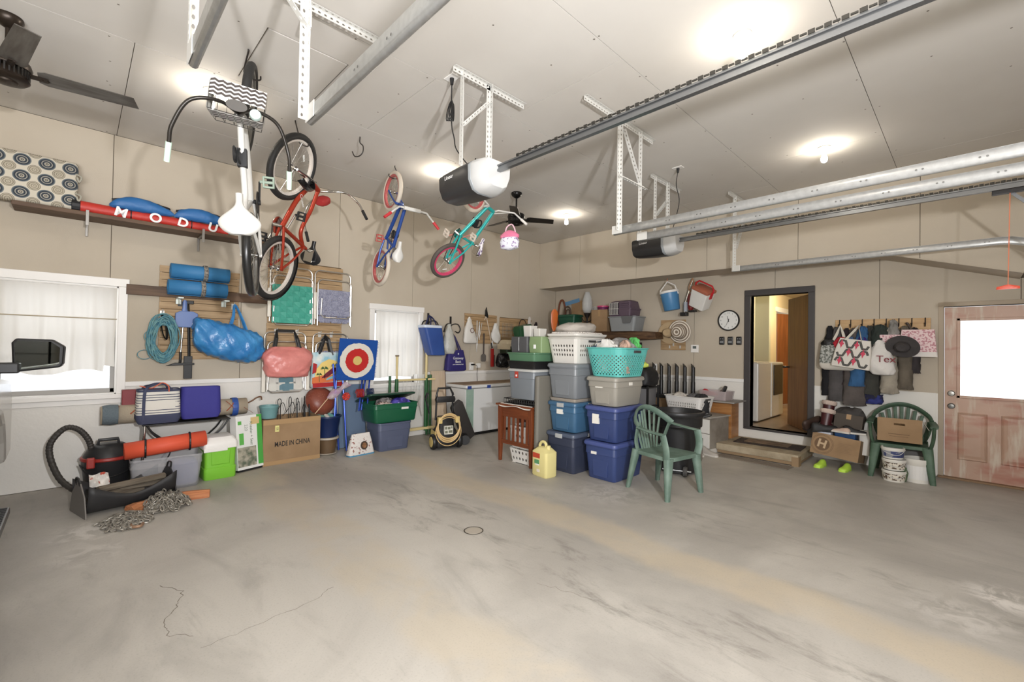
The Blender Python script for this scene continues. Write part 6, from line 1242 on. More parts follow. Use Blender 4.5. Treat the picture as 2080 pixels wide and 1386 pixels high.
# paddles in the corner
t = thing('kayak_paddle', 'orange bladed kayak paddle standing in the far corner', 'paddle', (-5.98, 6.93, 0), 60, rot=(R_(2), R_(1), R_(60))); obj('blade', MB().loft([ring(0, 0, z, a, .010, 20, 2) for z, a in ((1.80, .015), (1.88, .05), (2.0, .07), (2.15, .075), (2.22, .06), (2.26, .02))]), mt('paddle_orange', (232, 112, 40), .35), t, smooth=60); obj('shaft', MB().cyl((0, 0, .02), (0, 0, 1.82), .015), mt('shaft_brown', (74, 48, 34), .5), t, smooth=1); txt('lettering', 'paddle', .05, PW, t, (0, -.012, 2.05), (PI/2, PI/2, 0)) if 0 else None
t = thing('kayak_paddle', 'second paddle with a dark grey narrow blade behind the orange one', 'paddle', (-5.86, 7.18, 0), 60, rot=(R_(1), R_(1), R_(60))); obj('blade', MB().loft([ring(0, 0, z, a, .010, 16, 2) for z, a in ((1.5, .015), (1.6, .04), (1.8, .05), (2.0, .045), (2.1, .01))]), mt('paddle_grey', (96, 90, 86), .5), t, smooth=60); obj('shaft', MB().cyl((0, 0, .02), (0, 0, 1.52), .013), BLACK, t)
for i, (y, z, c, lb, w) in enumerate(((6.62, 1.95, (208, 200, 192), 'pale grey cloth hanging right of the green carry case', .05), (6.82, 1.85, (40, 26, 30), 'dark plum cloth hanging left of the orange paddle', .06))):
    g = wa('hanging_cloth', lb, 'cloth', y, z, .045); obj('drape', soft(interp([(-.25, w*1.2, .03, .02, 0), (-.1, w, .04, 0, 0), (.05, w*.7, .03, 0, 0), (.15, .015, .01, 0, 0)], 4), 20, 2, .006, i), mt('hang_%d' % i, c, .9), g, smooth=60)
# ---------------- door 1 (open, into the house) and room beyond ----------------
FRM = mt('frame_charcoal', (66, 62, 62), .5)
d1 = struct('door_1', MB().box(-2.48, -2.39, BY-.03, BY+.14, .30, 2.33).box(-1.63, -1.55, BY-.03, BY+.14, .30, 2.33).box(-2.48, -1.55, BY-.03, BY+.14, 2.33, 2.42).box(-2.48, -1.55, BY-.03, BY+.14, .27, .30), FRM, bev=.006)
SL = Matrix.Translation((-1.645, BY+.15, .31)) @ Matrix.Rotation(R_(123.5), 4, 'Z')
WD = mt('door_oak', (150, 98, 48), .4, c2=(128, 80, 38), ns=2.5, nd=8, stretch=(8, 8, .8))
sl = obj('door_slab', MB(SL).box(0, .75, -.02, .02, 0, 2.01), WD, d1, bev=.003)
obj('door_knob', MB(SL).cyl((.69, .02, .92), (.69, .075, .92), .012).lathe([(.001, -.02), (.028, -.01), (.03, .01), (.001, .02)], 14, (.69, .09, .92)).cyl((.69, -.02, .92), (.69, -.075, .92), .012).lathe([(.001, -.02), (.028, -.01), (.03, .01), (.001, .02)], 14, (.69, -.09, .92)), mt('knob_dark', (40, 36, 34), .3, .6), sl, smooth=40)
IW = mt('hall_wall_green', (186, 186, 164), .8); IC = mt('hall_wall_cream', (214, 198, 160), .8); IFL = mt('hall_floor', (158, 134, 106), .35, c2=(128, 106, 82), ns=2.2, nd=6)
struct('floor_hall', MB().box(-4.2, -.9, BY+.13, 14, .1, .30), IFL)
struct('ceiling_hall', MB().box(-4.2, -.9, BY+.13, 14, 2.75, 2.9), mt('hall_ceiling', (212, 200, 178), .8))
struct('wall_hall_left', MB().box(-3.35, -3.25, BY+.13, 10.55, .3, 2.75).box(-3.35, -2.98, 10.45, 10.55, .3, 2.75), IW)
struct('wall_hall_closet', cells(10.55, 13.2, .3, 2.75, [(10.95, 12.6, .3, 2.35)], lambda m, a, b, c, d: m.box(-3.05, -2.98, a, b, c, d), MB()), IC)
struct('wall_hall_end', MB().box(-3.6, -.9, 13.2, 13.3, .3, 2.75), mt('hall_wall_khaki', (178, 168, 136), .8)); struct('wall_hall_right', MB().box(-1.25, -1.15, BY+.13, 13.2, .3, 2.75), IC)
struct('wall_hall_wainscot', MB().box(-3.245, -3.235, BY+.13, 10.44, .3, 1.25).box(-3.6, -1.26, 13.17, 13.195, .3, 1.25), mt('hall_wainscot', (204, 182, 140), .6))
struct('trim_3', MB().box(-2.98, -2.955, 10.87, 12.68, 2.35, 2.45), WTRIM)
t = thing('bifold_door', 'brown wooden folding closet door in the hall beyond the open doorway', 'door', (-3.0, 11.0, .31))
for k in range(4): obj('leaf', MB(Matrix.Translation((-.0+(.12 if k % 2 else 0), .05+.39*k, 0)) @ Matrix.Rotation(R_(90+(17 if k % 2 else -17)), 4, 'Z')).box(0, .39, -.015, .015, 0, 2.0), mt('leaf_wood', (146, 86, 44), .3, c2=(120, 66, 32), ns=2, stretch=(8, 8, .8)), t, bev=.003)
APP = mt('appliance_white', (218, 214, 204), .3)
for y, lb in ((8.36, 'white washing machine just inside the open doorway'), (9.08, 'white dryer with a dark glass door beyond the washing machine')):
    t = thing('washing_machine' if y < 9 else 'tumble_dryer', lb, 'appliance', (-2.80, y, .30))
    obj('cabinet', MB().box(-.40, .36, -.34, .34, .02, .98), APP, t, bev=.02); obj('control_panel', MB().box(-.40, -.25, -.34, .34, .98, 1.06), APP, t, bev=.01); obj('feet', MB().box(-.35, .3, -.3, .3, 0, .02), BLACK, t)
    if y > 9: obj('glass_door', MB().box(.36, .375, -.26, .26, .40, .94), mt('glass_dark', (44, 38, 32), .15), t, bev=.01)
    else: obj('top_lid', MB().box(-.2, .34, -.3, .3, .98, .99), APP, t, bev=.004)
t = thing('picture_frame', 'small dark framed picture on the hall end wall', 'picture', (-2.42, 13.17, 1.72)); obj('frame', MB().box(-.17, .17, -.03, -.002, -.26, .26), mt('frame_darkwood', (72, 46, 32), .5), t, bev=.005); obj('picture', MB().box(-.1, .1, -.034, -.03, -.18, .18), mt('picture_mat', (168, 156, 140), .6), t)
t = thing('hall_light', 'small bright ceiling light in the hall beyond the doorway', 'lamp', (-2.15, 10.4, 2.75)); obj('globe', MB().lathe([(.09, 0), (.09, -.03), (.06, -.08), (.001, -.1)], 20), mt('hall_bulb', (255, 232, 190), .4, emit=260), t, smooth=1)
# ---------------- door 2 (outside door) ----------------
RD = bpy.data.materials.new('door_worn_paint'); RD.use_nodes = True
def worn(m):
    nt = m.node_tree; N = nt.nodes; L = nt.links; b = N['Principled BSDF']; b.inputs['Roughness'].default_value = .45
    tc = N.new('ShaderNodeTexCoord'); c = None
    for sc_, st, a0, a1, col in ((1.6, (1, 1, 1), .4, .62, (186, 150, 126)), (3.2, (.5, 1, 1.6), .52, .66, (178, 112, 92)), (5, (3, 1, .5), .55, .7, (206, 190, 170))):
        mp = N.new('ShaderNodeMapping'); mp.inputs['Scale'].default_value = st; L.new(tc.outputs['Object'], mp.inputs[0]); n = N.new('ShaderNodeTexNoise'); n.inputs['Scale'].default_value = sc_; n.inputs['Detail'].default_value = 7; L.new(mp.outputs[0], n.inputs[0])
        r = N.new('ShaderNodeMapRange'); r.inputs[1].default_value = a0; r.inputs[2].default_value = a1; L.new(n.outputs[0], r.inputs[0])
        x = N.new('ShaderNodeMix'); x.data_type = 'RGBA'; L.new(r.outputs[0], x.inputs[0]); x.inputs[7].default_value = lin(col)
        if c is None: x.inputs[6].default_value = lin((198, 160, 138))
        else: L.new(c, x.inputs[6])
        c = x.outputs[2]
    L.new(c, b.inputs['Base Color'])
worn(RD)
JM = mt('jamb_worn', (176, 160, 138), .7)
d2 = struct('door_2', MB().box(-.285, -.235, BY-.01, BY+.12, 0, 2.05).box(.70, .75, BY-.01, BY+.12, 0, 2.05).box(-.285, .75, BY-.01, BY+.12, 2.05, 2.10), JM, bev=.003)
obj('door_slab', cells(-.23, .695, .02, 2.04, [(-.10, .56, .985, 1.88)], lambda m, a, b, c, d: m.box(a, b, BY+.02, BY+.06, c, d), MB()), RD, d2)
for x0, x1 in ((-.105, .115), (.245, .55)):
    pm = MB().loft([[(a, BY+.02, c) for a, c in ((x0-.012, .235), (x1+.012, .235), (x1+.012, .79), (x0-.012, .79))], [(a, BY+.008, c) for a, c in ((x0-.004, .245), (x1+.004, .245), (x1+.004, .78), (x0-.004, .78))], [(a, BY+.016, c) for a, c in ((x0+.012, .262), (x1-.012, .262), (x1-.012, .763), (x0+.012, .763))], [(a, BY+.010, c) for a, c in ((x0+.04, .29), (x1-.04, .29), (x1-.04, .735), (x0+.04, .735))]])
    obj('raised_panel', pm, RD, d2)
wf = MB()
for a in ((-.125, -.095, .96, 1.905), (.555, .585, .96, 1.905), (-.125, .585, .96, .99), (-.125, .585, 1.875, 1.905)): wf.box(a[0], a[1], BY+.005, BY+.022, a[2], a[3])
obj('window_trim', wf, RD, d2, bev=.004); obj('pane', MB().box(-.095, .555, BY+.036, BY+.042, .99, 1.875), GLASS, d2)
for z, c in ((1.01, (150, 148, 142)), (.86, (110, 110, 106))): obj('deadbolt' if z > 1 else 'knob', MB(Matrix.Translation((-.17, BY+.02, z)) @ Matrix.Rotation(PI/2, 4, 'X')).lathe([(.034, 0), (.034, .012), (.02, .02), (.02, .03), (.03, .04), (.026, .055), (.001, .058)], 20), mt('lock_%d' % c[0], c, .35, .6), d2, smooth=40)
obj('threshold', MB().box(-.285, .75, BY-.05, BY+.06, 0, .022), mt('threshold_brown', (140, 108, 74), .6), d2, bev=.003)
# ---------------- wall fittings ----------------
t = wb('wall_clock', 'round black-rimmed wall clock left of the open doorway', 'clock', -2.715, 1.96, .003)
Tc = Matrix.Rotation(PI/2, 4, 'X')
obj('case', MB(Tc).lathe([(.165, 0), (.168, .03), (.158, .042), (.148, .032), (.146, .02)], 44), mt('clock_black', (30, 30, 31), .3), t, smooth=40); obj('dial', MB(Tc).lathe([(.001, .026), (.146, .026), (.146, .012)], 44), mt('clock_white', (226, 226, 222), .5), t)
for k in range(1, 13):
    a = PI/2-k*PI/6; txt('numeral', str(k), .034, mt('ink_grey', (90, 90, 92), .6), t, (.118*math.cos(a), -.0275, .118*math.sin(a)))
for nm, a, L, w_ in (('hour_hand', 90-30*11.55, .075, .006), ('minute_hand', 90-6*34, .11, .004)):
    a = R_(a); d = Vector((math.cos(a), 0, math.sin(a))); s = Vector((-d.z, 0, d.x))*w_
    obj(nm, MB().add([d*L+s*.4+Vector((0, -.030, 0)), d*L-s*.4+Vector((0, -.030, 0)), -d*.025-s+Vector((0, -.030, 0)), -d*.025+s+Vector((0, -.030, 0))], [(0, 1, 2, 3)]), BLACK, t, solid=.001)
for k, (x, lb) in enumerate(((-2.82, 'leftmost'), (-2.69, 'middle'), (-2.56, 'rightmost'))):
    t = wb('door_control', lb+' of the three black door-opener switches under the clock', 'switch', x, 1.635); obj('plate', MB().box(-.042, .042, -.022, 0, -.065, .065), BLACK, t, bev=.012)
    obj('button', MB().box(-.026, .026, -.027, -.022, -.04, .0), mt('button_grey', (130, 132, 134), .4), t, bev=.003)
    for s in (-1, 1): obj('button', MB().box(s*.015-.008, s*.015+.008, -.026, -.022, .02, .038), mt('button_grey', (130, 132, 134)), t, bev=.002)
t = wb('thermostat', 'small white thermostat right of the hat board', 'thermostat', -3.26, 1.50); obj('case', MB().box(-.065, .065, -.025, 0, -.065, .065), WTRIM, t, bev=.006); obj('screen', MB().box(-.03, .03, -.0265, -.025, .0, .045), mt('lcd', (96, 106, 104), .2), t)
t = wb('wall_outlet', 'white wall outlet left of the boot dryer tubes', 'outlet', -3.98, 1.16); obj('cover_plate', MB().box(-.04, .04, -.01, 0, -.06, .06), WTRIM, t, bev=.003)
def bboard(label, x0, x1, z0, z1, n, seed):
    t = wb('slat_panel', label, 'slat panel', (x0+x1)/2, z0); W = (x1-x0)/2; p = (z1-z0)/n; obj('backing', MB().box(-W+.01, W-.01, -.008, -.001, .01, z1-z0-.01), mt('slat_gap', (96, 76, 52)), t)
    for k in range(n): obj('slat', MB().box(-W, W, -.02, -.008, k*p+.002, (k+1)*p-.002), WOODH, t, bev=.002)
    return t
t = bboard('small wooden slat board behind the two straw hats', -3.87, -3.42, 1.47, 2.0, 6, 2)
for x, z in ((-.05, .06), (.14, .06), (.02, .1)): obj('peg', MB().box(x-.008, x+.008, -.05, -.02, z-.03, z+.02), PUNCH, t, bev=.002)
def hat(name, label, x, z, off, R, crown, m, band, tilt=(0, 0), rings=None, squash=1):
    t = thing(name, label, 'hat', (x, BY-off, z), rot=(R_(90+tilt[0]), R_(tilt[1]), 0))
    P = [(R, .008), (R*.98, 0), (R*.6, .012), (crown*1.02, .02), (crown*.97, .06), (crown*.88, .11), (crown*.6, .135), (.002, .125)]
    mb = MB()
    if rings is None: obj('brim_crown', MB().loft([[(q*math.cos(2*PI*j/40), squash*q*math.sin(2*PI*j/40), z_+(.02*math.cos(4*PI*j/40)*q/R if q > crown*1.1 else 0)) for j in range(40)] for q, z_ in P]), m, t, smooth=50)
    else:
        Q = [P[0]]
        for (a, b), (c, d) in zip(P, P[1:]):
            n_ = max(1, int(math.hypot(c-a, d-b)/.018))
            for i in range(1, n_+1): Q.append((a+(c-a)*i/n_, b+(d-b)*i/n_))
        for i in range(len(Q)-1): obj('woven_ring', MB().lathe([Q[i], Q[i+1]], 36, caps=i == len(Q)-2), (m, band)[i % 2], t, solid=.004)
        for k, q in enumerate(()): obj('stripe', MB().lathe([(q, .02 if q > crown*1.05 else .135-.6*(q-.02)*(q > .03)+.004), (q+.011, .02 if q > crown*1.05 else .130-.6*(q-.02)+.006)], 36, caps=False), band, t, solid=.003)
    if band and rings is None: obj('hat_band', MB().loft([[(q*math.cos(2*PI*j/32), squash*q*math.sin(2*PI*j/32), z_) for j in range(32)] for q, z_ in ((crown*1.04, .02), (crown*1.0, .05))], caps=False), band, t, solid=.002)
    return t
hat('straw_hat', 'brown-banded straw hat on the small slat board', -3.70, 1.77, .045, .19, .085, mt('straw', (190, 162, 122), .8, bump=.5, bs=200), mt('band_brown', (74, 54, 40), .7), tilt=(0, 8))
hat('sun_hat', 'white and brown ring-striped sun hat overlapping the straw hat', -3.49, 1.79, .09, .195, .12, mt('hat_brown', (134, 116, 98), .85), mt('hat_cream', (226, 216, 200), .85), rings=(.02, .05, .08, .135, .165, .182), tilt=(6, -8))
# hanging coolers
t = thing('drink_cooler', 'blue cylindrical drink cooler with white lid hanging on the left of the red one', 'cooler', (-3.60, BY-.20, 2.28), rot=(R_(6), R_(-8), 0)); CB = mt('cooler_blue', (70, 132, 184), .4)
obj('body', MB().lathe([(.12, -.13), (.13, -.12), (.15, .16), (.15, .17)], 30), CB, t, smooth=50); obj('lid', MB().lathe([(.155, .17), (.162, .18), (.16, .205), (.13, .215), (.001, .218)], 30), WTRIM, t, smooth=40)
obj('handle', MB().tube([(-.16, 0, .12), (-.15, -.0, .24), (-.0, 0, .37), (.12, 0, .28), (.155, 0, .13)], .011, 8), WTRIM, t, smooth=30); obj('hanging_cord', MB().cyl((0, 0, .37), (.0, .02, .44), .004), mt('cord_orange', (226, 120, 78)), t)
t = thing('picnic_cooler', 'white and red picnic cooler hanging tilted beside the blue drink cooler', 'cooler', (-3.06, BY-.24, 2.33), rot=(R_(18), R_(28), R_(-6)))
obj('body', MB().loft([rr(.13, .10, -.17, .02), rr(.15, .115, .12, .02)]), mt('cooler_white', (226, 224, 218), .45), t, smooth=40, bev=.006); obj('lid', MB().loft([rr(.155, .12, .12, .02), rr(.157, .122, .16, .02), rr(.12, .09, .185, .03)]), mt('cooler_redbrown', (176, 96, 70), .5), t, smooth=40, bev=.004)
for s in (-1, 1): obj('hinge', MB().box(s*.155-.008, s*.155+.008, -.03, .03, .04, .16), mt('cooler_red', (200, 32, 38), .4), t, bev=.004)
obj('handle', MB().tube([(-.165, 0, .1), (-.165, 0, .2), (-.12, 0, .25), (.12, 0, .25), (.165, 0, .2), (.165, 0, .1)], .014, 8), mt('cooler_red', (200, 32, 38)), t, smooth=30)
t = thing('stick_vacuum', 'small red and black upright vacuum hanging between the coolers', 'vacuum', (-3.31, BY-.12, 2.08))
obj('wand', MB().tube(arcpts([(.05, 0, .56), (.0, -.02, .4), (-.06, -.02, .2), (-.08, -.02, .02)]), .012, 8), CHROME, t, smooth=1); obj('canister', MB().loft([ring(.03, -.02, z, a, a, 16) for z, a in ((.06, .03), (.1, .05), (.28, .055), (.34, .03))]), mt('vac_maroon', (124, 34, 30), .3), t, smooth=50); obj('dust_cup', MB().loft([ring(.0-.05, -.04, z, .032, .03, 14) for z in (.04, .2)]), mt('cup_clear', (180, 190, 204), .15, alpha=.6), t, smooth=40)
obj('floor_head', MB().box(-.13, -.02, -.08, .02, -.03, .03), BLACK, t, bev=.008); obj('floor_head', MB().box(.0, .12, -.06, .02, .03, .06), BLACK, t, bev=.006); obj('straps', MB().tube(arcpts([(.05, 0, .6), (-.0, -.03, .45), (.03, -.03, .38), (.07, -.01, .5), (.05, 0, .6)]), .01, 6), mt('strap_tan', (176, 128, 90), .7), t)
# ---------------- corner shelf and what stands on it ----------------
t = thing('mantel_shelf', 'thick dark rustic timber shelf in the corner of the back wall', 'shelf', (-5.10, BY-.17, 1.72))
m = MB().grid(lambda u, v: (0, 0, 0), 1, 1); R = []
for k in range(15):
    u = k/14; x = -1.22+2.5*u; c = .8 if k in (0, 14) else 1; rg = random.Random(k); h = .078*c*(1+rg.uniform(-.08, .05)); d = .16*c
    R.append([(x+rg.uniform(-.02, .02)*(k == 14), d*a*(1+rg.uniform(-.03, .03)), h*b) for a, b in ((-.85, -1), (.9, -1), (1, -.8), (1, .9), (.95, 1), (-.9, 1), (-1, .7), (-1, -.6))])
obj('beam', MB().loft(R), mt('timber_dark', (112, 80, 50), .5, c2=(70, 46, 28), ns=4, nd=8, stretch=(1, 9, 9), bump=.5, bs=30), t, smooth=30)
ZS = 1.80
def cbox(name, label, x, y, z, w, d, h, rz=0, m=CARD, cat='box', flaps=False):
    t = thing(name, label, cat, (x, y, z), rz); obj('carton', MB().box(-w/2, w/2, -d/2, d/2, 0, h), m, t, bev=.003); obj('tape', MB().box(-.025, .025, -d/2-.001, d/2+.001, h*.7, h+.001), mt('tape_tan', (172, 136, 92), .4), t)
    return t
t = tote('dark green tote on the timber shelf in the corner', -5.78, BY-.2, ZS, .44, .3, .36, mt('tote_pine', (22, 84, 62), .4), lid=True, step=False)
cbox('cardboard_box', 'tall brown cardboard box on the timber shelf, below the pink lid', -4.98, BY-.2, ZS, .36, .26, .42)
cbox('cardboard_box', 'flat cardboard sheet box standing behind the green tote', -5.62, BY-.03, ZS, .5, .04, .66)
t = wb('painters_tape', 'strip of blue tape high in the corner above the cardboard', 'tape', -5.85, 2.44, .052); obj('strip', MB(Matrix.Rotation(R_(-10), 4, 'Y')).box(-.19, .19, -.004, .0, -.04, .04), mt('tape_lightblue', (96, 146, 188), .6), t)
t = thing('carved_ring', 'dark oval wooden hoop leaning in the corner behind the green tote', 'hoop', (-6.12, BY-.06, 2.15)); obj('hoop', MB().tube([(.1*math.cos(k*PI/14), .0, .35*math.sin(k*PI/14)) for k in range(28)], .02, 8, closed=True), mt('hoop_brown', (120, 64, 40), .4), t, smooth=1)
t = thing('wicker_handle', 'small dark wicker basket on the green tote lid', 'basket', (-5.86, BY-.2, ZS+.362)); obj('handle', MB().tube(arcpts([(-.09, 0, 0), (-.07, 0, .13), (.0, 0, .17), (.07, 0, .13), (.09, 0, 0)]), .016, 8), mt('wicker', (84, 66, 52), .8), t, smooth=1); obj('inner_handle', MB().tube(arcpts([(-.05, .02, 0), (-.03, .02, .1), (.03, .02, .1), (.05, .02, 0)]), .012, 8), mt('wicker', (84, 66, 52)), t, smooth=1)
t = thing('glass_lamp', 'tall clear glass lamp chimney standing on the timber shelf', 'lamp', (-5.34, BY-.22, ZS)); obj('chimney', MB().lathe([(.07, .38), (.10, .46), (.105, .58), (.08, .70), (.05, .77), (.045, .80)], 22, caps=False), mt('clear_glass', (226, 230, 230), .05, alpha=.3), t, smooth=1, solid=.003); obj('stand', MB().lathe([(.07, 0), (.06, .02), (.02, .05), (.018, .26), (.05, .33), (.07, .375)], 16), mt('stand_black', (36, 30, 28), .4), t, smooth=40)
for s in (-1, 1): obj('antler_arm', MB().tube(arcpts([(0, 0, .2), (s*.08, 0, .22), (s*.14, 0, .3)]), .01, 6), mt('stand_black', (36, 30, 28)), t)
t = thing('round_tub', 'pink and purple round tub on the tall cardboard box', 'tub', (-4.98, BY-.2, ZS+.422)); obj('tub', MB().lathe([(.10, 0), (.11, .05), (.112, .055)], 24), mt('tub_purple', (112, 34, 84), .4), t, smooth=40); obj('rim', MB().lathe([(.118, .055), (.118, .075), (.10, .08)], 24), mt('tub_pink', (222, 74, 120), .4), t)
t = thing('glass_jar', 'clear plastic wrap and jars between the lamp chimney and the pink tub', 'jar', (-5.17, BY-.18, ZS+.0)); obj('jar', MB().lathe([(.05, .0), (.055, .3), (.035, .36), (.03, .40)], 16), mt('jar_grey', (160, 160, 156), .15, alpha=.6), t, smooth=40); obj('wrap', soft(interp([(.3, .05, .04, 0, 0), (.4, .09, .06, 0, 0), (.5, .05, .04, 0, 0)], 4), 20, 2, .01, 3), mt('wrap_clear', (190, 188, 182), .15, alpha=.5), t, smooth=60)
t = thing('litter_box', 'grey plastic litter pan with a cut-out side on the timber shelf', 'litter box', (-4.45, BY-.21, ZS))
LB_ = mt('litter_grey', (142, 146, 148), .45)
obj('pan', MB().loft([rr(.24, .17, 0, .04), rr(.285, .19, .25, .05), rr(.30, .2, .255, .05), rr(.30, .2, .27, .05), rr(.275, .18, .265, .05), rr(.24, .16, .02, .04)]), LB_, t, smooth=40)
obj('cut_out', MB().loft([[(x, -.2025, z) for x, z in ((-.0, .27), (.04, .14), (.19, .14), (.24, .27))], [(x, -.194, z) for x, z in ((-.0, .27), (.04, .14), (.19, .14), (.24, .27))]]), mt('litter_inside', (96, 98, 100), .6), t)
t = thing('pet_carrier', 'plum coloured pet carrier with a wire door on the grey litter pan', 'pet carrier', (-4.50, BY-.21, ZS+.275), -4); PL = mt('carrier_plum', (92, 74, 90), .5)
obj('shell', MB().loft([rr(.23, .16, 0, .03), rr(.245, .17, .12, .03), rr(.235, .165, .14, .03), rr(.22, .14, .27, .05), rr(.18, .10, .29, .05)]), PL, t, smooth=40); obj('seam', MB().loft([rr(.255, .178, .12, .03), rr(.255, .178, .14, .03)]), PL, t)
dr_ = obj('door_opening', MB().box(-.21, -.01, -.182, -.16, .03, .25), mt('carrier_dark', (50, 40, 46), .8), t)
for k in range(8): obj('bar', MB().cyl((-.20+.026*k, -.188, .03), (-.20+.026*k, -.188, .25), .004, n=5), PUNCH, t)
for z in (.03, .14, .25): obj('bar', MB().cyl((-.21, -.186, z), (-.0, -.186, z), .004, n=5), PUNCH, t)
for k in range(3): obj('rib', MB().box(.03, .2, -.168+.0*k, -.15, .16+.035*k, .172+.035*k), PL, t)
t = thing('black_cabinet', 'tall black cabinet in the corner under the timber shelf', 'cabinet', (-4.75, BY-.22, 0)); obj('carcass', MB().box(-.5, .52, -.19, .19, .0, 1.60), mt('cabinet_black', (40, 37, 36), .5), t, bev=.005); obj('door_gap', MB().box(-.003, .003, -.192, -.19, .03, 1.58), BLACK, t)
for s in (-1, 1): obj('handle', MB().cyl((s*.04, -.215, 1.0), (s*.04, -.215, 1.15), .007), CHROME, t)
# ---------------- drawers, boot dryer, boxes ----------------
t = thing('drawer_tower', 'black framed tower of clear grey drawers behind the blue totes', 'drawers', (-3.58, 6.32, 0), 6); DG = mt('drawer_grey', (124, 124, 126), .25, alpha=.85)
for x in (-.18, .18):
    for y in (-.2, .2): obj('post', MB().box(x-.014, x+.014, y-.014, y+.014, 0, .92), BLACK, t)
for k in range(3):
    z = .04+.29*k; obj('shelf_frame', MB().box(-.19, .19, -.21, .21, z+.265, z+.285), BLACK, t); d = obj('drawer', MB().loft([rr(.155, .18, z, .02), rr(.165, .19, z+.26, .02)]), DG, t, smooth=40); obj('handle', MB().box(-.06, .06, -.205, -.19, z+.2, z+.22), LGREY, d)
heap('duffel_bag', 'black duffel bag on top of the drawer tower', 'bag', -3.56, 6.32, .925, [(0, .17, .18, 0, 0), (.03, .19, .2, 0, 0), (.2, .18, .19, 0, 0), (.28, .1, .12, 0, 0)], mt('duffel_black', (24, 24, 26), .6), e=4, wr=.006, seed=4)
heap('gloves', 'neon yellow-green gloves lying on the black duffel bag', 'gloves', -3.55, 6.2, 1.19, [(0, .05, .04, 0, 0), (.02, .13, .05, 0, 0), (.06, .12, .04, .02, 0), (.09, .03, .02, .04, 0)], mt('neon_yellow', (212, 226, 84), .6), wr=.006, seed=7, e=2)
heap('pink_cloth', 'small crimson cloth beside the neon gloves', 'cloth', -3.72, 6.2, 1.19, [(0, .04, .03, 0, 0), (.03, .05, .04, 0, 0), (.06, .02, .02, 0, 0)], mt('crimson', (168, 44, 70), .7), seed=8, wr=.004)
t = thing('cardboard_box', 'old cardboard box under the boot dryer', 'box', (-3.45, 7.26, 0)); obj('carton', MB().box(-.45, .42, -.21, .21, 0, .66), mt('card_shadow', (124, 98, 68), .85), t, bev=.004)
t = thing('boot_dryer', 'boot dryer with six upright black tubes on the cardboard box', 'boot dryer', (-3.46, 7.2, .662)); obj('base', MB().box(-.46, .4, -.12, .14, 0, .06), BLACK, t, bev=.01)
for k in range(6):
    x = -.40+.138*k; obj('tube', MB().loft([ring(x, .02, z, r_, r_, 12) for z, r_ in ((.06, .034), (.28, .034), (.30, .029), (.53, .029))]+[[(x+.029*math.cos(2*PI*(j+.5)/12)-.01, .02+.029*math.sin(2*PI*(j+.5)/12), .56-.03*math.cos(2*PI*(j+.5)/12)) for j in range(12)]]), mt('tube_black', (26, 26, 27), .35), t, smooth=50)
t = thing('wooden_crate', 'orange brown plywood box beside the white cabinet, grey board on top', 'crate', (-2.78, 7.22, 0)); obj('panel', MB().box(-.10, .24, -.08, .22, 0, .69), mt('ply_orange', (186, 126, 66), .45, c2=(160, 100, 48), ns=3, stretch=(1, 1, 8)), t, bev=.003); obj('top_board', MB().box(-.32, .34, -.26, .24, .69, .71), mt('board_grey2', (148, 144, 138), .6), t, bev=.003)
t = thing('clear_box', 'clear plastic box with shoes on the grey board', 'box', (-2.78, 7.18, .712), -6); obj('body', MB().loft([rr(.2, .13, 0, .02), rr(.22, .15, .14, .02), rr(.21, .14, .14, .02), rr(.19, .12, .01, .02)]), mt('clear_pinkish', (206, 190, 190), .2, alpha=.45), t, smooth=40)
def shoe(label, x, y, z, rz, m, sole, L=.28, tall=.10, rot=None, name='shoe', group=None):
    t = thing(name, label, 'shoe', (x, y, z), rz, group, rot=rot); R = []
    for u, w_, h in ((0, .02, .5), (.04, .034, .85), (.12, .038, 1), (.28, .037, .95), (.45, .038, .62), (.62, .045, .45), (.8, .046, .38), (.93, .036, .3), (1, .012, .2)):
        xx = (u-.5)*L; R.append([(xx, w_*math.cos(k*PI/6), .02+tall*h*max(0, math.sin(k*PI/6))**.7) for k in range(7)])
    obj('upper', MB().loft(R), m, t, smooth=60); obj('sole', MB().loft([[(x_, y_*k, zz) for x_, y_ in [((u-.5)*L*1.02, w_*1.08) for u, w_ in ((0, .025), (.1, .036), (.4, .036), (.75, .046), (.95, .034), (1, .01))]+[((u-.5)*L*1.02, -w_*1.08) for u, w_ in ((1, .01), (.95, .034), (.75, .046), (.4, .036), (.1, .036), (0, .025))]] for zz, k in ((0, .95), (.01, 1), (.022, .98))]), sole, t, smooth=40)
    return t
SW = mt('sole_white', (210, 204, 194), .6); SBL = mt('shoe_black', (34, 32, 32), .6)
shoe('red and pink shoe heaped in the clear box', -2.86, 7.15, .76, 10, mt('shoe_red', (196, 34, 50), .6), SW, .24, .09); shoe('grey slipper standing at the right end of the clear box', -2.66, 7.18, .83, 0, mt('shoe_grey', (120, 110, 104), .7), SBL, .2, .07, rot=(0, R_(-70), 0))
t = thing('white_cabinet', 'low white two-drawer cabinet holding the white laundry basket', 'cabinet', (-2.86, 6.80, 0), -10)
obj('carcass', MB().box(-.30, .30, -.24, .24, .06, .50), mt('cab_side', (122, 112, 100), .7, c2=(150, 142, 130), ns=5), t, bev=.004)
for z0, z1 in ((.07, .27), (.28, .48)): obj('drawer', MB().box(-.295, .295, -.255, -.238, z0, z1), WHITE, t, bev=.003)
obj('cabinet_top', MB().box(-.32, .32, -.27, .26, .50, .52), mt('cab_top', (170, 164, 154), .5), t, bev=.004)
for s in (-1, 1): obj('foot', MB().box(s*.28-.02, s*.28+.02, -.22, .22, 0, .06), WHITE, t)
basket('white laundry basket of shoes and cables on the low white cabinet', -3.02, 6.74, .522, .62, .40, .25, WTRIM, rz=-8, rows=3, cols=60, hu=.4, hv=.8, zone=(.2, .68), tp=.84)
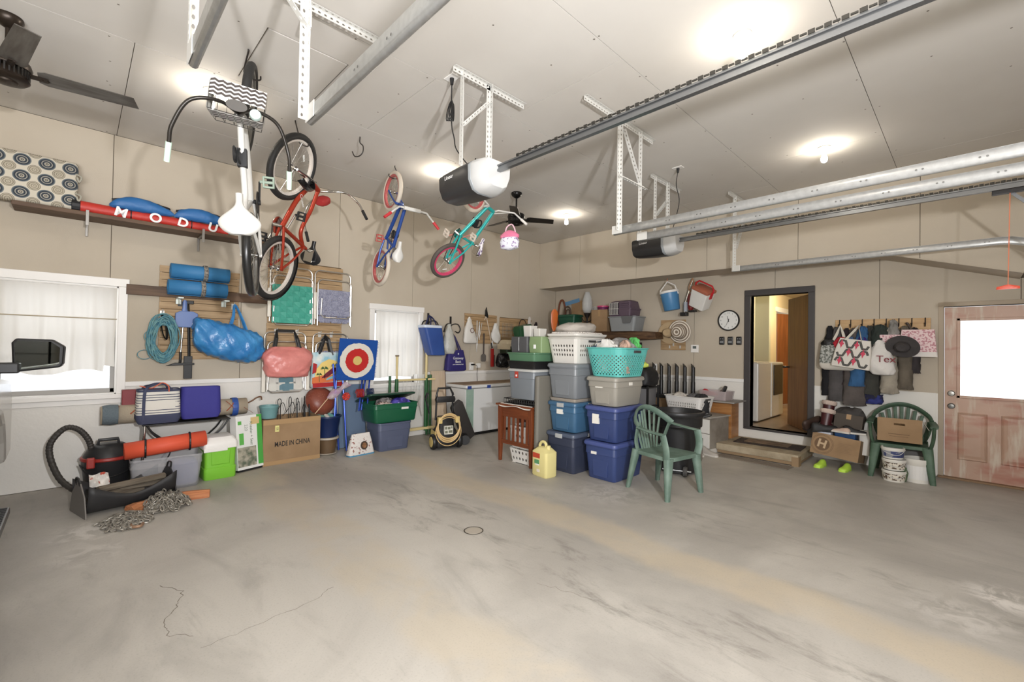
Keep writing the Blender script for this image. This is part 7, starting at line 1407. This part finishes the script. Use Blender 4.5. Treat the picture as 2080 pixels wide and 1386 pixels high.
for i, (dx, dy, lb, c) in enumerate(((-.15, 0, 'pale cloth inside the white shoe basket', (206, 200, 190)), (.08, .02, 'tangled grey cables inside the white shoe basket', (96, 96, 98)), (.2, -.03, 'black shoe bag inside the white shoe basket', (44, 44, 46)))): heap('basket_contents', lb, 'clothes', -3.02+dx, 6.74+dy, .54, [(0, .10, .12, 0, 0), (.18, .11, .13, 0, 0), (.25, .08, .09, 0, 0), (.28, .03, .03, 0, 0)], mt('bc_%d' % i, c, .8), seed=i, wr=.01, e=2)
shoe('pale grey sneaker on the floor, left one before the white cabinet', -2.72, 6.28, 0, -20, mt('sneaker_grey', (176, 168, 158), .7), SW, .29); shoe('pale grey sneaker on the floor, right one before the white cabinet', -2.58, 6.40, 0, -15, mt('sneaker_grey', (176, 168, 158)), SW, .29)
t = thing('paper_roll_bin', 'grey-brown cylinder with a white inner ring behind the green armchair', 'bin', (-2.58, 5.98, 0)); obj('cylinder', MB().lathe([(.075, 0), (.085, .03), (.09, .3), (.08, .3), (.07, .05)], 22), mt('roll_grey', (130, 122, 112), .7), t, smooth=40); obj('inner_ring', MB().lathe([(.07, .26), (.07, .31), (.05, .31), (.05, .26)], 20), WTRIM, t, smooth=40)
# ---------------- step and mats ----------------
t = thing('entry_step', 'low carpeted wooden step below the open doorway', 'step', (-2.06, 7.06, 0))
CP = mt('carpet_beige', (186, 170, 142), .95, c2=(160, 144, 116), ns=6, bump=.6, bs=120)
obj('step_box', MB().box(-.50, .50, -.40, .40, .01, .13), mt('wood_step', (150, 122, 88), .8), t, bev=.004); obj('carpet', MB().box(-.515, .515, -.415, .41, .05, .145), CP, t, bev=.012); obj('wood_end', MB().box(.44, .52, -.42, -.30, 0, .12), mt('wood_step', (150, 122, 88)), t)
t = thing('door_mat', 'dark fringed door mat with a tan centre on the carpeted step', 'mat', (-2.02, 7.12, .147), 3); obj('mat_body', MB().box(-.42, .42, -.20, .20, 0, .012), mt('mat_darkbrown', (60, 48, 42), .95, bump=.8, bs=90), t, bev=.004); obj('mat_centre', MB().box(-.30, .26, -.11, .13, .012, .018), mt('mat_tan', (138, 112, 86), .95, c2=(110, 88, 66), ns=12, bump=.8, bs=90), t, bev=.003)
t = thing('floor_mat', 'flat grey-brown mat on the concrete in front of the step', 'mat', (-2.03, 6.50, .001), -4); obj('mat_body', MB().box(-.46, .44, -.10, .12, 0, .008), mt('mat_greybrown', (134, 122, 108), .95, bump=.5, bs=90), t, bev=.003)
# ---------------- right cluster: boots, boxes ----------------
t = thing('cardboard_box', 'tilted cardboard box printed with a round H emblem, on neon green feet', 'box', (-1.21, 7.06, .17), rot=(R_(-10), R_(5), R_(-4)))
m = MB()
for a in ((-.255, .255, -.17, -.164), (-.255, .255, .164, .17), (-.255, -.249, -.164, .164), (.249, .255, -.164, .164)): m.box(a[0], a[1], a[2], a[3], -.05, .22)
obj('walls', m, CARD, t); obj('bottom', MB().box(-.25, .25, -.165, .165, -.05, -.045), CARD, t)
ink = mt('ink_brown', (112, 84, 58), .8); Te = Matrix.Translation((-.135, -.171, .085)) @ Tc
obj('print_disc', MB(Te).lathe([(.001, .001), (.083, .001), (.083, 0)], 36), ink, t)
for r_ in (.108, .120): obj('print_ring', MB(Te).loft([[(q*math.cos(k*PI/20), q*math.sin(k*PI/20), .001) for k in range(40)] for q in (r_, r_+.0035)], caps=False), ink, t)
txt('print_letter', 'H', .14, mt('card_pale', (196, 168, 132), .8), t, (-.135, -.1735, .085), (PI/2, 0, 0), bold=.005).rotation_euler = (PI/2, R_(8), 0)
for k in range(7): obj('print_line', MB().box(.03, .03+.15-.02*(k % 3), -.1715, -.17, .03+.018*k, .034+.018*k), mt('ink_light', (136, 106, 76), .8), t)
for x, lb in ((-1.36, 'left neon green shoe sticking out under the tilted box'), (-1.10, 'right neon green shoe sticking out under the tilted box')): shoe(lb, x, 6.90, 0, -100, mt('neon_green', (190, 236, 66), .5), mt('neon_green', (190, 236, 66)), .22, .07, name='neon_shoe')
for nm, lb, x, y, z, w_, d_, h_, c in (('storage_box', 'blue plastic box standing in the H box', -1.12, 7.10, .20, .22, .22, .25, (14, 66, 118)), ('storage_box', 'white plastic box at the left in the H box', -1.36, 7.08, .20, .20, .22, .24, (206, 210, 222)), ('carton', 'white printed carton at the right end of the H box', -.93, 7.10, .20, .11, .12, .30, (214, 210, 202))):
    t = thing(nm, lb, 'box', (x, y, z)); obj('body', MB().loft([rr(w_/2*.95, d_/2*.95, 0, .015), rr(w_/2, d_/2, h_, .015)]), mt('pb_%d' % c[0], c, .4), t, bev=.003)
t = cbox('shoe_box', 'dark brown shoe box standing tilted above the H box', -1.12, 7.20, .46, .30, .16, .21, 0, mt('box_darkbrown', (76, 66, 56), .7)); t.rotation_euler = (R_(-8), R_(5), 0)
BR = mt('boot_leather', (60, 42, 34), .5); RDB = mt('boot_maroon', (70, 20, 24), .4); FUR = mt('boot_fur', (206, 184, 170), .95, bump=1, bs=100)
for x, y, z, lb in ((-1.36, 7.30, .64, 'fur-lined maroon winter boot at the back of the shoe pile'), (-1.34, 7.10, .55, 'fur-lined maroon winter boot leaning in front of the other one')):
    t = thing('winter_boot', lb, 'boot', (x, y, z), 20, rot=(R_(-12), R_(8), R_(10))); obj('shaft', MB().loft([ring(0, 0, zz, a, b, 18, 2.4) for zz, a, b in ((-.1, .055, .06), (0, .06, .065), (.14, .07, .07))]), RDB, t, smooth=50); obj('fur_cuff', MB().loft([ring(0, 0, zz, a, b, 18, 2.2) for zz, a, b in ((.12, .075, .075), (.14, .088, .085), (.175, .085, .083), (.18, .06, .06), (.15, .05, .05))]), FUR, t, smooth=60)
    obj('foot', MB().loft([[(xx, w_*math.cos(k*PI/6), -.1+h_*max(0, math.sin(k*PI/6))) for k in range(7)] for xx, w_, h_ in ((-.06, .04, .1), (.05, .045, .1), (.14, .045, .06), (.19, .02, .03))]), RDB, t, smooth=60)
shoe('brown leather shoe, left of the pile by the door frame', -1.50, 7.16, .50, 60, BR, SBL, .28, .12, rot=(R_(20), R_(-35), R_(50))); shoe('black shoe beside the brown leather shoe', -1.33, 6.98, .46, 30, SBL, SBL, .28, .1, rot=(R_(10), R_(-10), R_(20)))
shoe('white and tan sandal on the blue box', -1.18, 6.98, .46, 160, mt('sandal_tan', (206, 176, 158), .7), SW, .26, .05); shoe('black sneaker on the right of the blue box', -1.02, 6.99, .46, 10, SBL, SW, .24, .08)
heap('dark_bag', 'dark grey crumpled bag behind the shoe pile', 'bag', -1.13, 7.33, .45, [(0, .15, .08, 0, 0), (.2, .17, .09, 0, 0), (.28, .12, .06, .02, 0), (.30, .04, .03, .03, 0)], mt('bag_charcoal', (60, 56, 54), .7), seed=9, wr=.01)
t = thing('cardboard_box', 'open cardboard box with a hand hole on the seat of the darker green armchair', 'box', (-.60, 7.06, .425), rot=(R_(-6), 0, R_(4)))
m = MB(); cells(-.20, .20, 0, .27, [(-.05, .05, .19, .215)], lambda mm, a, b, c, d: mm.box(a, b, -.15, -.145, c, d), m)
for a in ((-.20, .20, .145, .15), (-.20, -.195, -.145, .145), (.195, .20, -.145, .145)): m.box(a[0], a[1], a[2], a[3], 0, .27)
obj('walls', m, CARD, t); obj('bottom', MB().box(-.195, .195, -.145, .145, 0, .005), CARD, t); obj('print_line', MB().box(-.1, .09, -.1512, -.15, .085, .092), ink, t); obj('print_line', MB().box(-.09, .08, -.1512, -.15, .06, .064), ink, t)
obj('flap', MB(Matrix.Translation((.2, 0, .27)) @ Matrix.Rotation(R_(60), 4, 'Y')).box(0, .12, -.14, .14, -.005, 0), mt('card_grey', (166, 158, 146), .8), t)
def pail(label, x, y, z, r0, r1, h, m, band=None, handle=True):
    t = thing('pail', label, 'pail', (x, y, z)); obj('body', MB().lathe([(r0, 0), (r1*.97, h*.8), (r1, h*.82), (r1, h), (r1*.94, h), (r0*.94, .02), (.001, .02)], 28), m, t, smooth=40)
    if band: obj('printed_band', MB().lathe([(r0+(r1-r0)*.15+.002, h*.15), (r0+(r1-r0)*.72+.0015, h*.72)], 28, caps=False), band, t)
    if handle: obj('bail', MB().tube(arcpts([(-r1, 0, h*.85), (-r1*.6, -r1*.75, h*.6), (.0+r1*.2, -r1*.99, h*.4), (r1*.7, -r1*.75, h*.5), (r1, 0, h*.85)]), .004, 6), PUNCH, t)
    return t
PWH = mt('pail_white', (224, 220, 210), .4); PB1 = mt('pail_print', (222, 214, 198), .5, c2=(90, 70, 52), ns=38, lo=.5, hi=.54)
pail('lowest of three stacked printed pails under the green chair, bail hanging', -.63, 6.84, 0, .095, .112, .125, PWH, PB1); pail('middle one of three stacked printed pails under the green chair', -.63, 6.84, .13, .092, .110, .125, PWH, PB1)
pail('topmost of three stacked printed pails, with a blue band', -.64, 6.84, .26, .092, .110, .125, PWH, mt('pail_greyband', (150, 152, 160), .5, c2=(60, 70, 120), ns=10, lo=.5, hi=.55))
pail('big white pail with a blue label right of the three printed pails', -.44, 7.0, 0, .112, .13, .27, PWH, mt('pail_label', (226, 224, 220), .5), False)
heap('grey_bag', 'grey cloth bag stuffed behind the pails under the chair', 'bag', -.50, 7.22, .01, [(0, .14, .08, 0, 0), (.2, .16, .09, 0, 0), (.33, .08, .05, 0, 0)], mt('bag_midgrey', (110, 108, 106), .8), seed=2, wr=.01)
heap('green_pouch', 'small moss green cloth pouch between the pails', 'cloth', -.545, 6.885, .0, [(0, .02, .03, 0, 0), (.08, .035, .04, 0, 0), (.16, .02, .02, 0, 0)], mt('moss', (86, 104, 74), .9), seed=5, wr=.003)
# ---------------- coat rack ----------------
t = wb('coat_rack', 'light wooden board with black hooks beside the open doorway', 'coat rack', -.83, 1.845)
obj('board', MB().box(-.48, .48, -.02, 0, -.075, .075), mt('board_pine', (206, 168, 118), .6, c2=(190, 150, 100), ns=4, stretch=(1, 8, 8)), t, bev=.003)
for k in range(8):
    x = -.43+.123*k; obj('hook', MB().tube(arcpts([(x, -.02, .075), (x, -.03, .06), (x, -.03, .0), (x, -.06, -.03), (x, -.075, .0)]), .006, 6).lathe([(.001, -.012), (.012, 0), (.001, .012)], 8, (x, -.077, .005)), HOOKM, t, smooth=40)
def drape(label, x, ztop, zbot, wtop, wbot, off, c, seed, name='coat', cat='coat', dep=.05, lean=0, c2=None, rough=.9):
    h = (ztop-zbot); t = wb(name, label, cat, x, zbot, off)
    K = [(0, wbot*.98, dep, lean, 0), (.01, wbot, dep*1.05, lean, 0), (h*.35, wbot*.92, dep, lean*.7, 0), (h*.7, (wtop+wbot)/2, dep*.8, lean*.3, 0), (h*.93, wtop*.9, dep*.5, 0, 0), (h, wtop*.35, dep*.3, 0, 0)]
    obj('cloth_body', soft(interp(K, 4), 34, 2.1, .007, seed), mt('coat_%d_%d_%d' % c, c, rough, c2=c2 or tuple(int(v*.82) for v in c), ns=7), t, smooth=70); return t
drape('black coat at the left end of the coat rack', -1.36, 1.84, .90, .04, .09, .07, (26, 25, 30), 1)
drape('slate grey jacket hanging second from the left, hem near the wainscot', -1.27, 1.82, .84, .05, .10, .11, (84, 80, 80), 2)
drape('dark plum jacket between the two grey jackets', -1.17, 1.8, .92, .04, .07, .10, (50, 38, 42), 3)
drape('brown grey coat, widest at the hem, under the patterned tote', -1.08, 1.8, .80, .06, .12, .15, (92, 84, 80), 4)
drape('charcoal green coat right of the denim jacket', -.92, 1.83, .90, .05, .10, .10, (62, 62, 56), 6)
drape('denim blue jacket hanging behind the patterned tote', -.985, 1.82, 1.05, .05, .08, .19, (48, 98, 150), 5, lean=-.06)
drape('dark green jacket collar between denim jacket and pink floral bag', -.82, 1.84, 1.42, .07, .10, .13, (48, 58, 52), 7)
drape('beige trousers hanging below the white bag', -.73, 1.80, .98, .05, .09, .11, (172, 162, 144), 8)
drape('grey-brown coat hanging below the black hat', -.58, 1.82, 1.04, .05, .075, .10, (108, 98, 84), 9)
drape('black jacket sleeve behind the black hat', -.50, 1.8, 1.24, .05, .06, .06, (58, 52, 54), 10)
drape('light grey hooded top at the middle of the rack', -.69, 1.90, 1.5, .03, .07, .12, (150, 146, 140), 12)
heap('navy_cloth', 'navy and royal blue clothing hem hanging below the coats', 'coat', -.93, BY-.10, .82, [(0, .12, .05, 0, 0), (.05, .14, .06, 0, 0), (.12, .12, .05, .02, 0)], mt('navy_knit', (28, 30, 62), .9, c2=(46, 56, 130), ns=9, lo=.5, hi=.6), seed=3, wr=.008)
# camo/sequin bag with white base
t = wb('tote_bag', 'grey patterned tote with white base at the left of the coat rack', 'bag', -1.24, 1.24, .17)
obj('bag_body', MB().loft([rr(.21, .07, .08, .03), rr(.215, .075, .12, .03), rr(.20, .05, .33, .03)]), mt('sequin_grey', (176, 178, 172), .5, c2=(96, 100, 92), ns=40, lo=.45, hi=.55), t, smooth=40); obj('white_base', MB().loft([rr(.16, .05, 0, .03), rr(.205, .075, .03, .04), rr(.218, .078, .09, .03)]), mt('base_offwhite', (206, 200, 188), .5), t, smooth=50)
obj('black_trim', soft(interp([(.32, .08, .04, -.11, 0), (.35, .09, .05, -.11, 0), (.40, .07, .04, -.11, 0), (.42, .03, .02, -.11, 0)], 3), 20, 2, .008, 3), BLACK, t, smooth=60)
for s in (-1, 1): obj('handle', MB().tube([(-.1, s*.04, .30), (-.02, s*.01, .50), (.01, .0, .60), (.04, s*.01, .50), (.08, s*.04, .32)], .014, 6, ry=.003), mt('webbing_cream', (208, 202, 188), .8), t)
t = wb('tote_bag', 'white tote with dark grey waves and pink diamonds on the coat rack', 'bag', -1.10, 1.28, .29); t.rotation_euler = (0, R_(8), 0)
obj('bag_body', MB().loft([rr(.20, .05, 0, .02), rr(.205, .055, .02, .02), rr(.19, .045, .22, .02), rr(.16, .02, .37, .01)]), mt('canvas_offwhite', (216, 210, 200), .85), t, smooth=40)
WG = mt('print_wavegrey', (84, 82, 78), .8); PKD = mt('print_pink', (214, 66, 92), .8)
def face_y(z): return -(.055-.05*(z-.02)) if z < .22 else -(.045-.167*(z-.22))
for row in range(3):
    P = []
    for k in range(37):
        u = k/36; sgn = math.sin(u*4*PI+row*PI); x = (u-.5)*.34*(1-.1*row*.5); z = .07+.115*row+.042*max(-1, min(1, sgn*1.6)); P.append((x, face_y(z)-.003, z))
    obj('print_wave', MB().tube(P, .013, 6, ry=.004), WG, t)
for cx_, cz_ in ((-.12, .08), (.03, .09), (-.04, .20), (.11, .20), (.03, .30), (-.13, .30)):
    if abs(cx_) < .155: obj('print_diamond', MB().add([(cx_+a, face_y(cz_+c)-.007, cz_+c) for a, c in ((0, -.06), (.012, -.018), (.028, 0), (.012, .018), (0, .06), (-.012, .018), (-.028, 0), (-.012, -.018))], [tuple(range(8))]), PKD, t, solid=.001)
for s in (-1, 1): obj('handle', MB().tube([(-.10, s*.02-.01, .35), (-.02, s*.01+.02, .50), (.0, .08, .555), (.02, s*.01+.02, .50), (.07, s*.02-.01, .35)], .012, 6, ry=.003), mt('webbing_cream', (208, 202, 188)), t)
for x_, z_, c, lb, sd in ((-1.22, 1.62, (186, 26, 44), 'crimson cloth bunched in the bags on the coat rack', 1), (-1.13, 1.62, (70, 98, 140), 'blue cloth peeking over the patterned tote', 2), (-1.0, 1.62, (52, 34, 120), 'indigo cloth between the patterned tote and denim jacket', 3)): heap('cloth', lb, 'cloth', x_, BY-.20, z_-.08, [(0, .06, .04, 0, 0), (.06, .07, .05, 0, 0), (.14, .03, .03, .01, 0)], mt('bunch_%d' % sd, c, .8), seed=sd, wr=.008)
t = wb('canvas_bag', 'stuffed white cloth bag with dark red lettering right of the denim jacket', 'bag', -.80, 1.20, .21); obj('bag_body', soft(interp([(0, .07, .05, .03, 0), (.02, .11, .08, .02, 0), (.12, .14, .10, 0, 0), (.27, .11, .07, -.01, 0), (.40, .05, .03, -.01, 0), (.44, .02, .02, -.01, 0)], 4), 32, 2.6, .006, 4), mt('cotton_white', (218, 214, 208), .85, bump=.5, bs=20), t, smooth=70); txt('lettering', 'Tex', .12, mt('letter_maroon', (132, 34, 44), .7), t, (.06, -.105, .20), (PI/2, 0, 0), ext=.002)
t = wb('gift_bag', 'pink floral paper bag with white base at the right end of the coat rack', 'bag', -.46, 1.44, .14); obj('bag_body', MB().loft([rr(.17, .05, .05, .01), rr(.15, .035, .33, .01)]), mt('paper_floral', (232, 204, 204), .7, c2=(196, 130, 140), ns=46, lo=.5, hi=.56), t, smooth=30); obj('white_base', MB().loft([rr(.175, .055, 0, .01), rr(.172, .052, .06, .01)]), mt('paper_white', (224, 218, 212), .7), t); obj('strap', MB().tube([(-.05, 0, .32), (-.1, .03, .42), (-.11, .06, .40)], .006, 5, ry=.02), mt('strap_taupe', (96, 84, 78), .7), t)
t = wb('gift_bag', 'pale pink floral bag corner left of the black hat', 'bag', -.72, 1.60, .15); obj('bag_body', MB().loft([rr(.03, .02, -.1, .01), rr(.10, .03, .08, .01), rr(.10, .03, .11, .01)]), mt('paper_floral', (232, 204, 204)), t, smooth=30)
hat('wide_hat', 'wide charcoal felt hat hanging over the coats', -.59, 1.56, .25, .165, .075, mt('felt_charcoal', (64, 60, 60), .95), mt('felt_band', (52, 48, 48), .95), tilt=(8, 12), squash=.8)
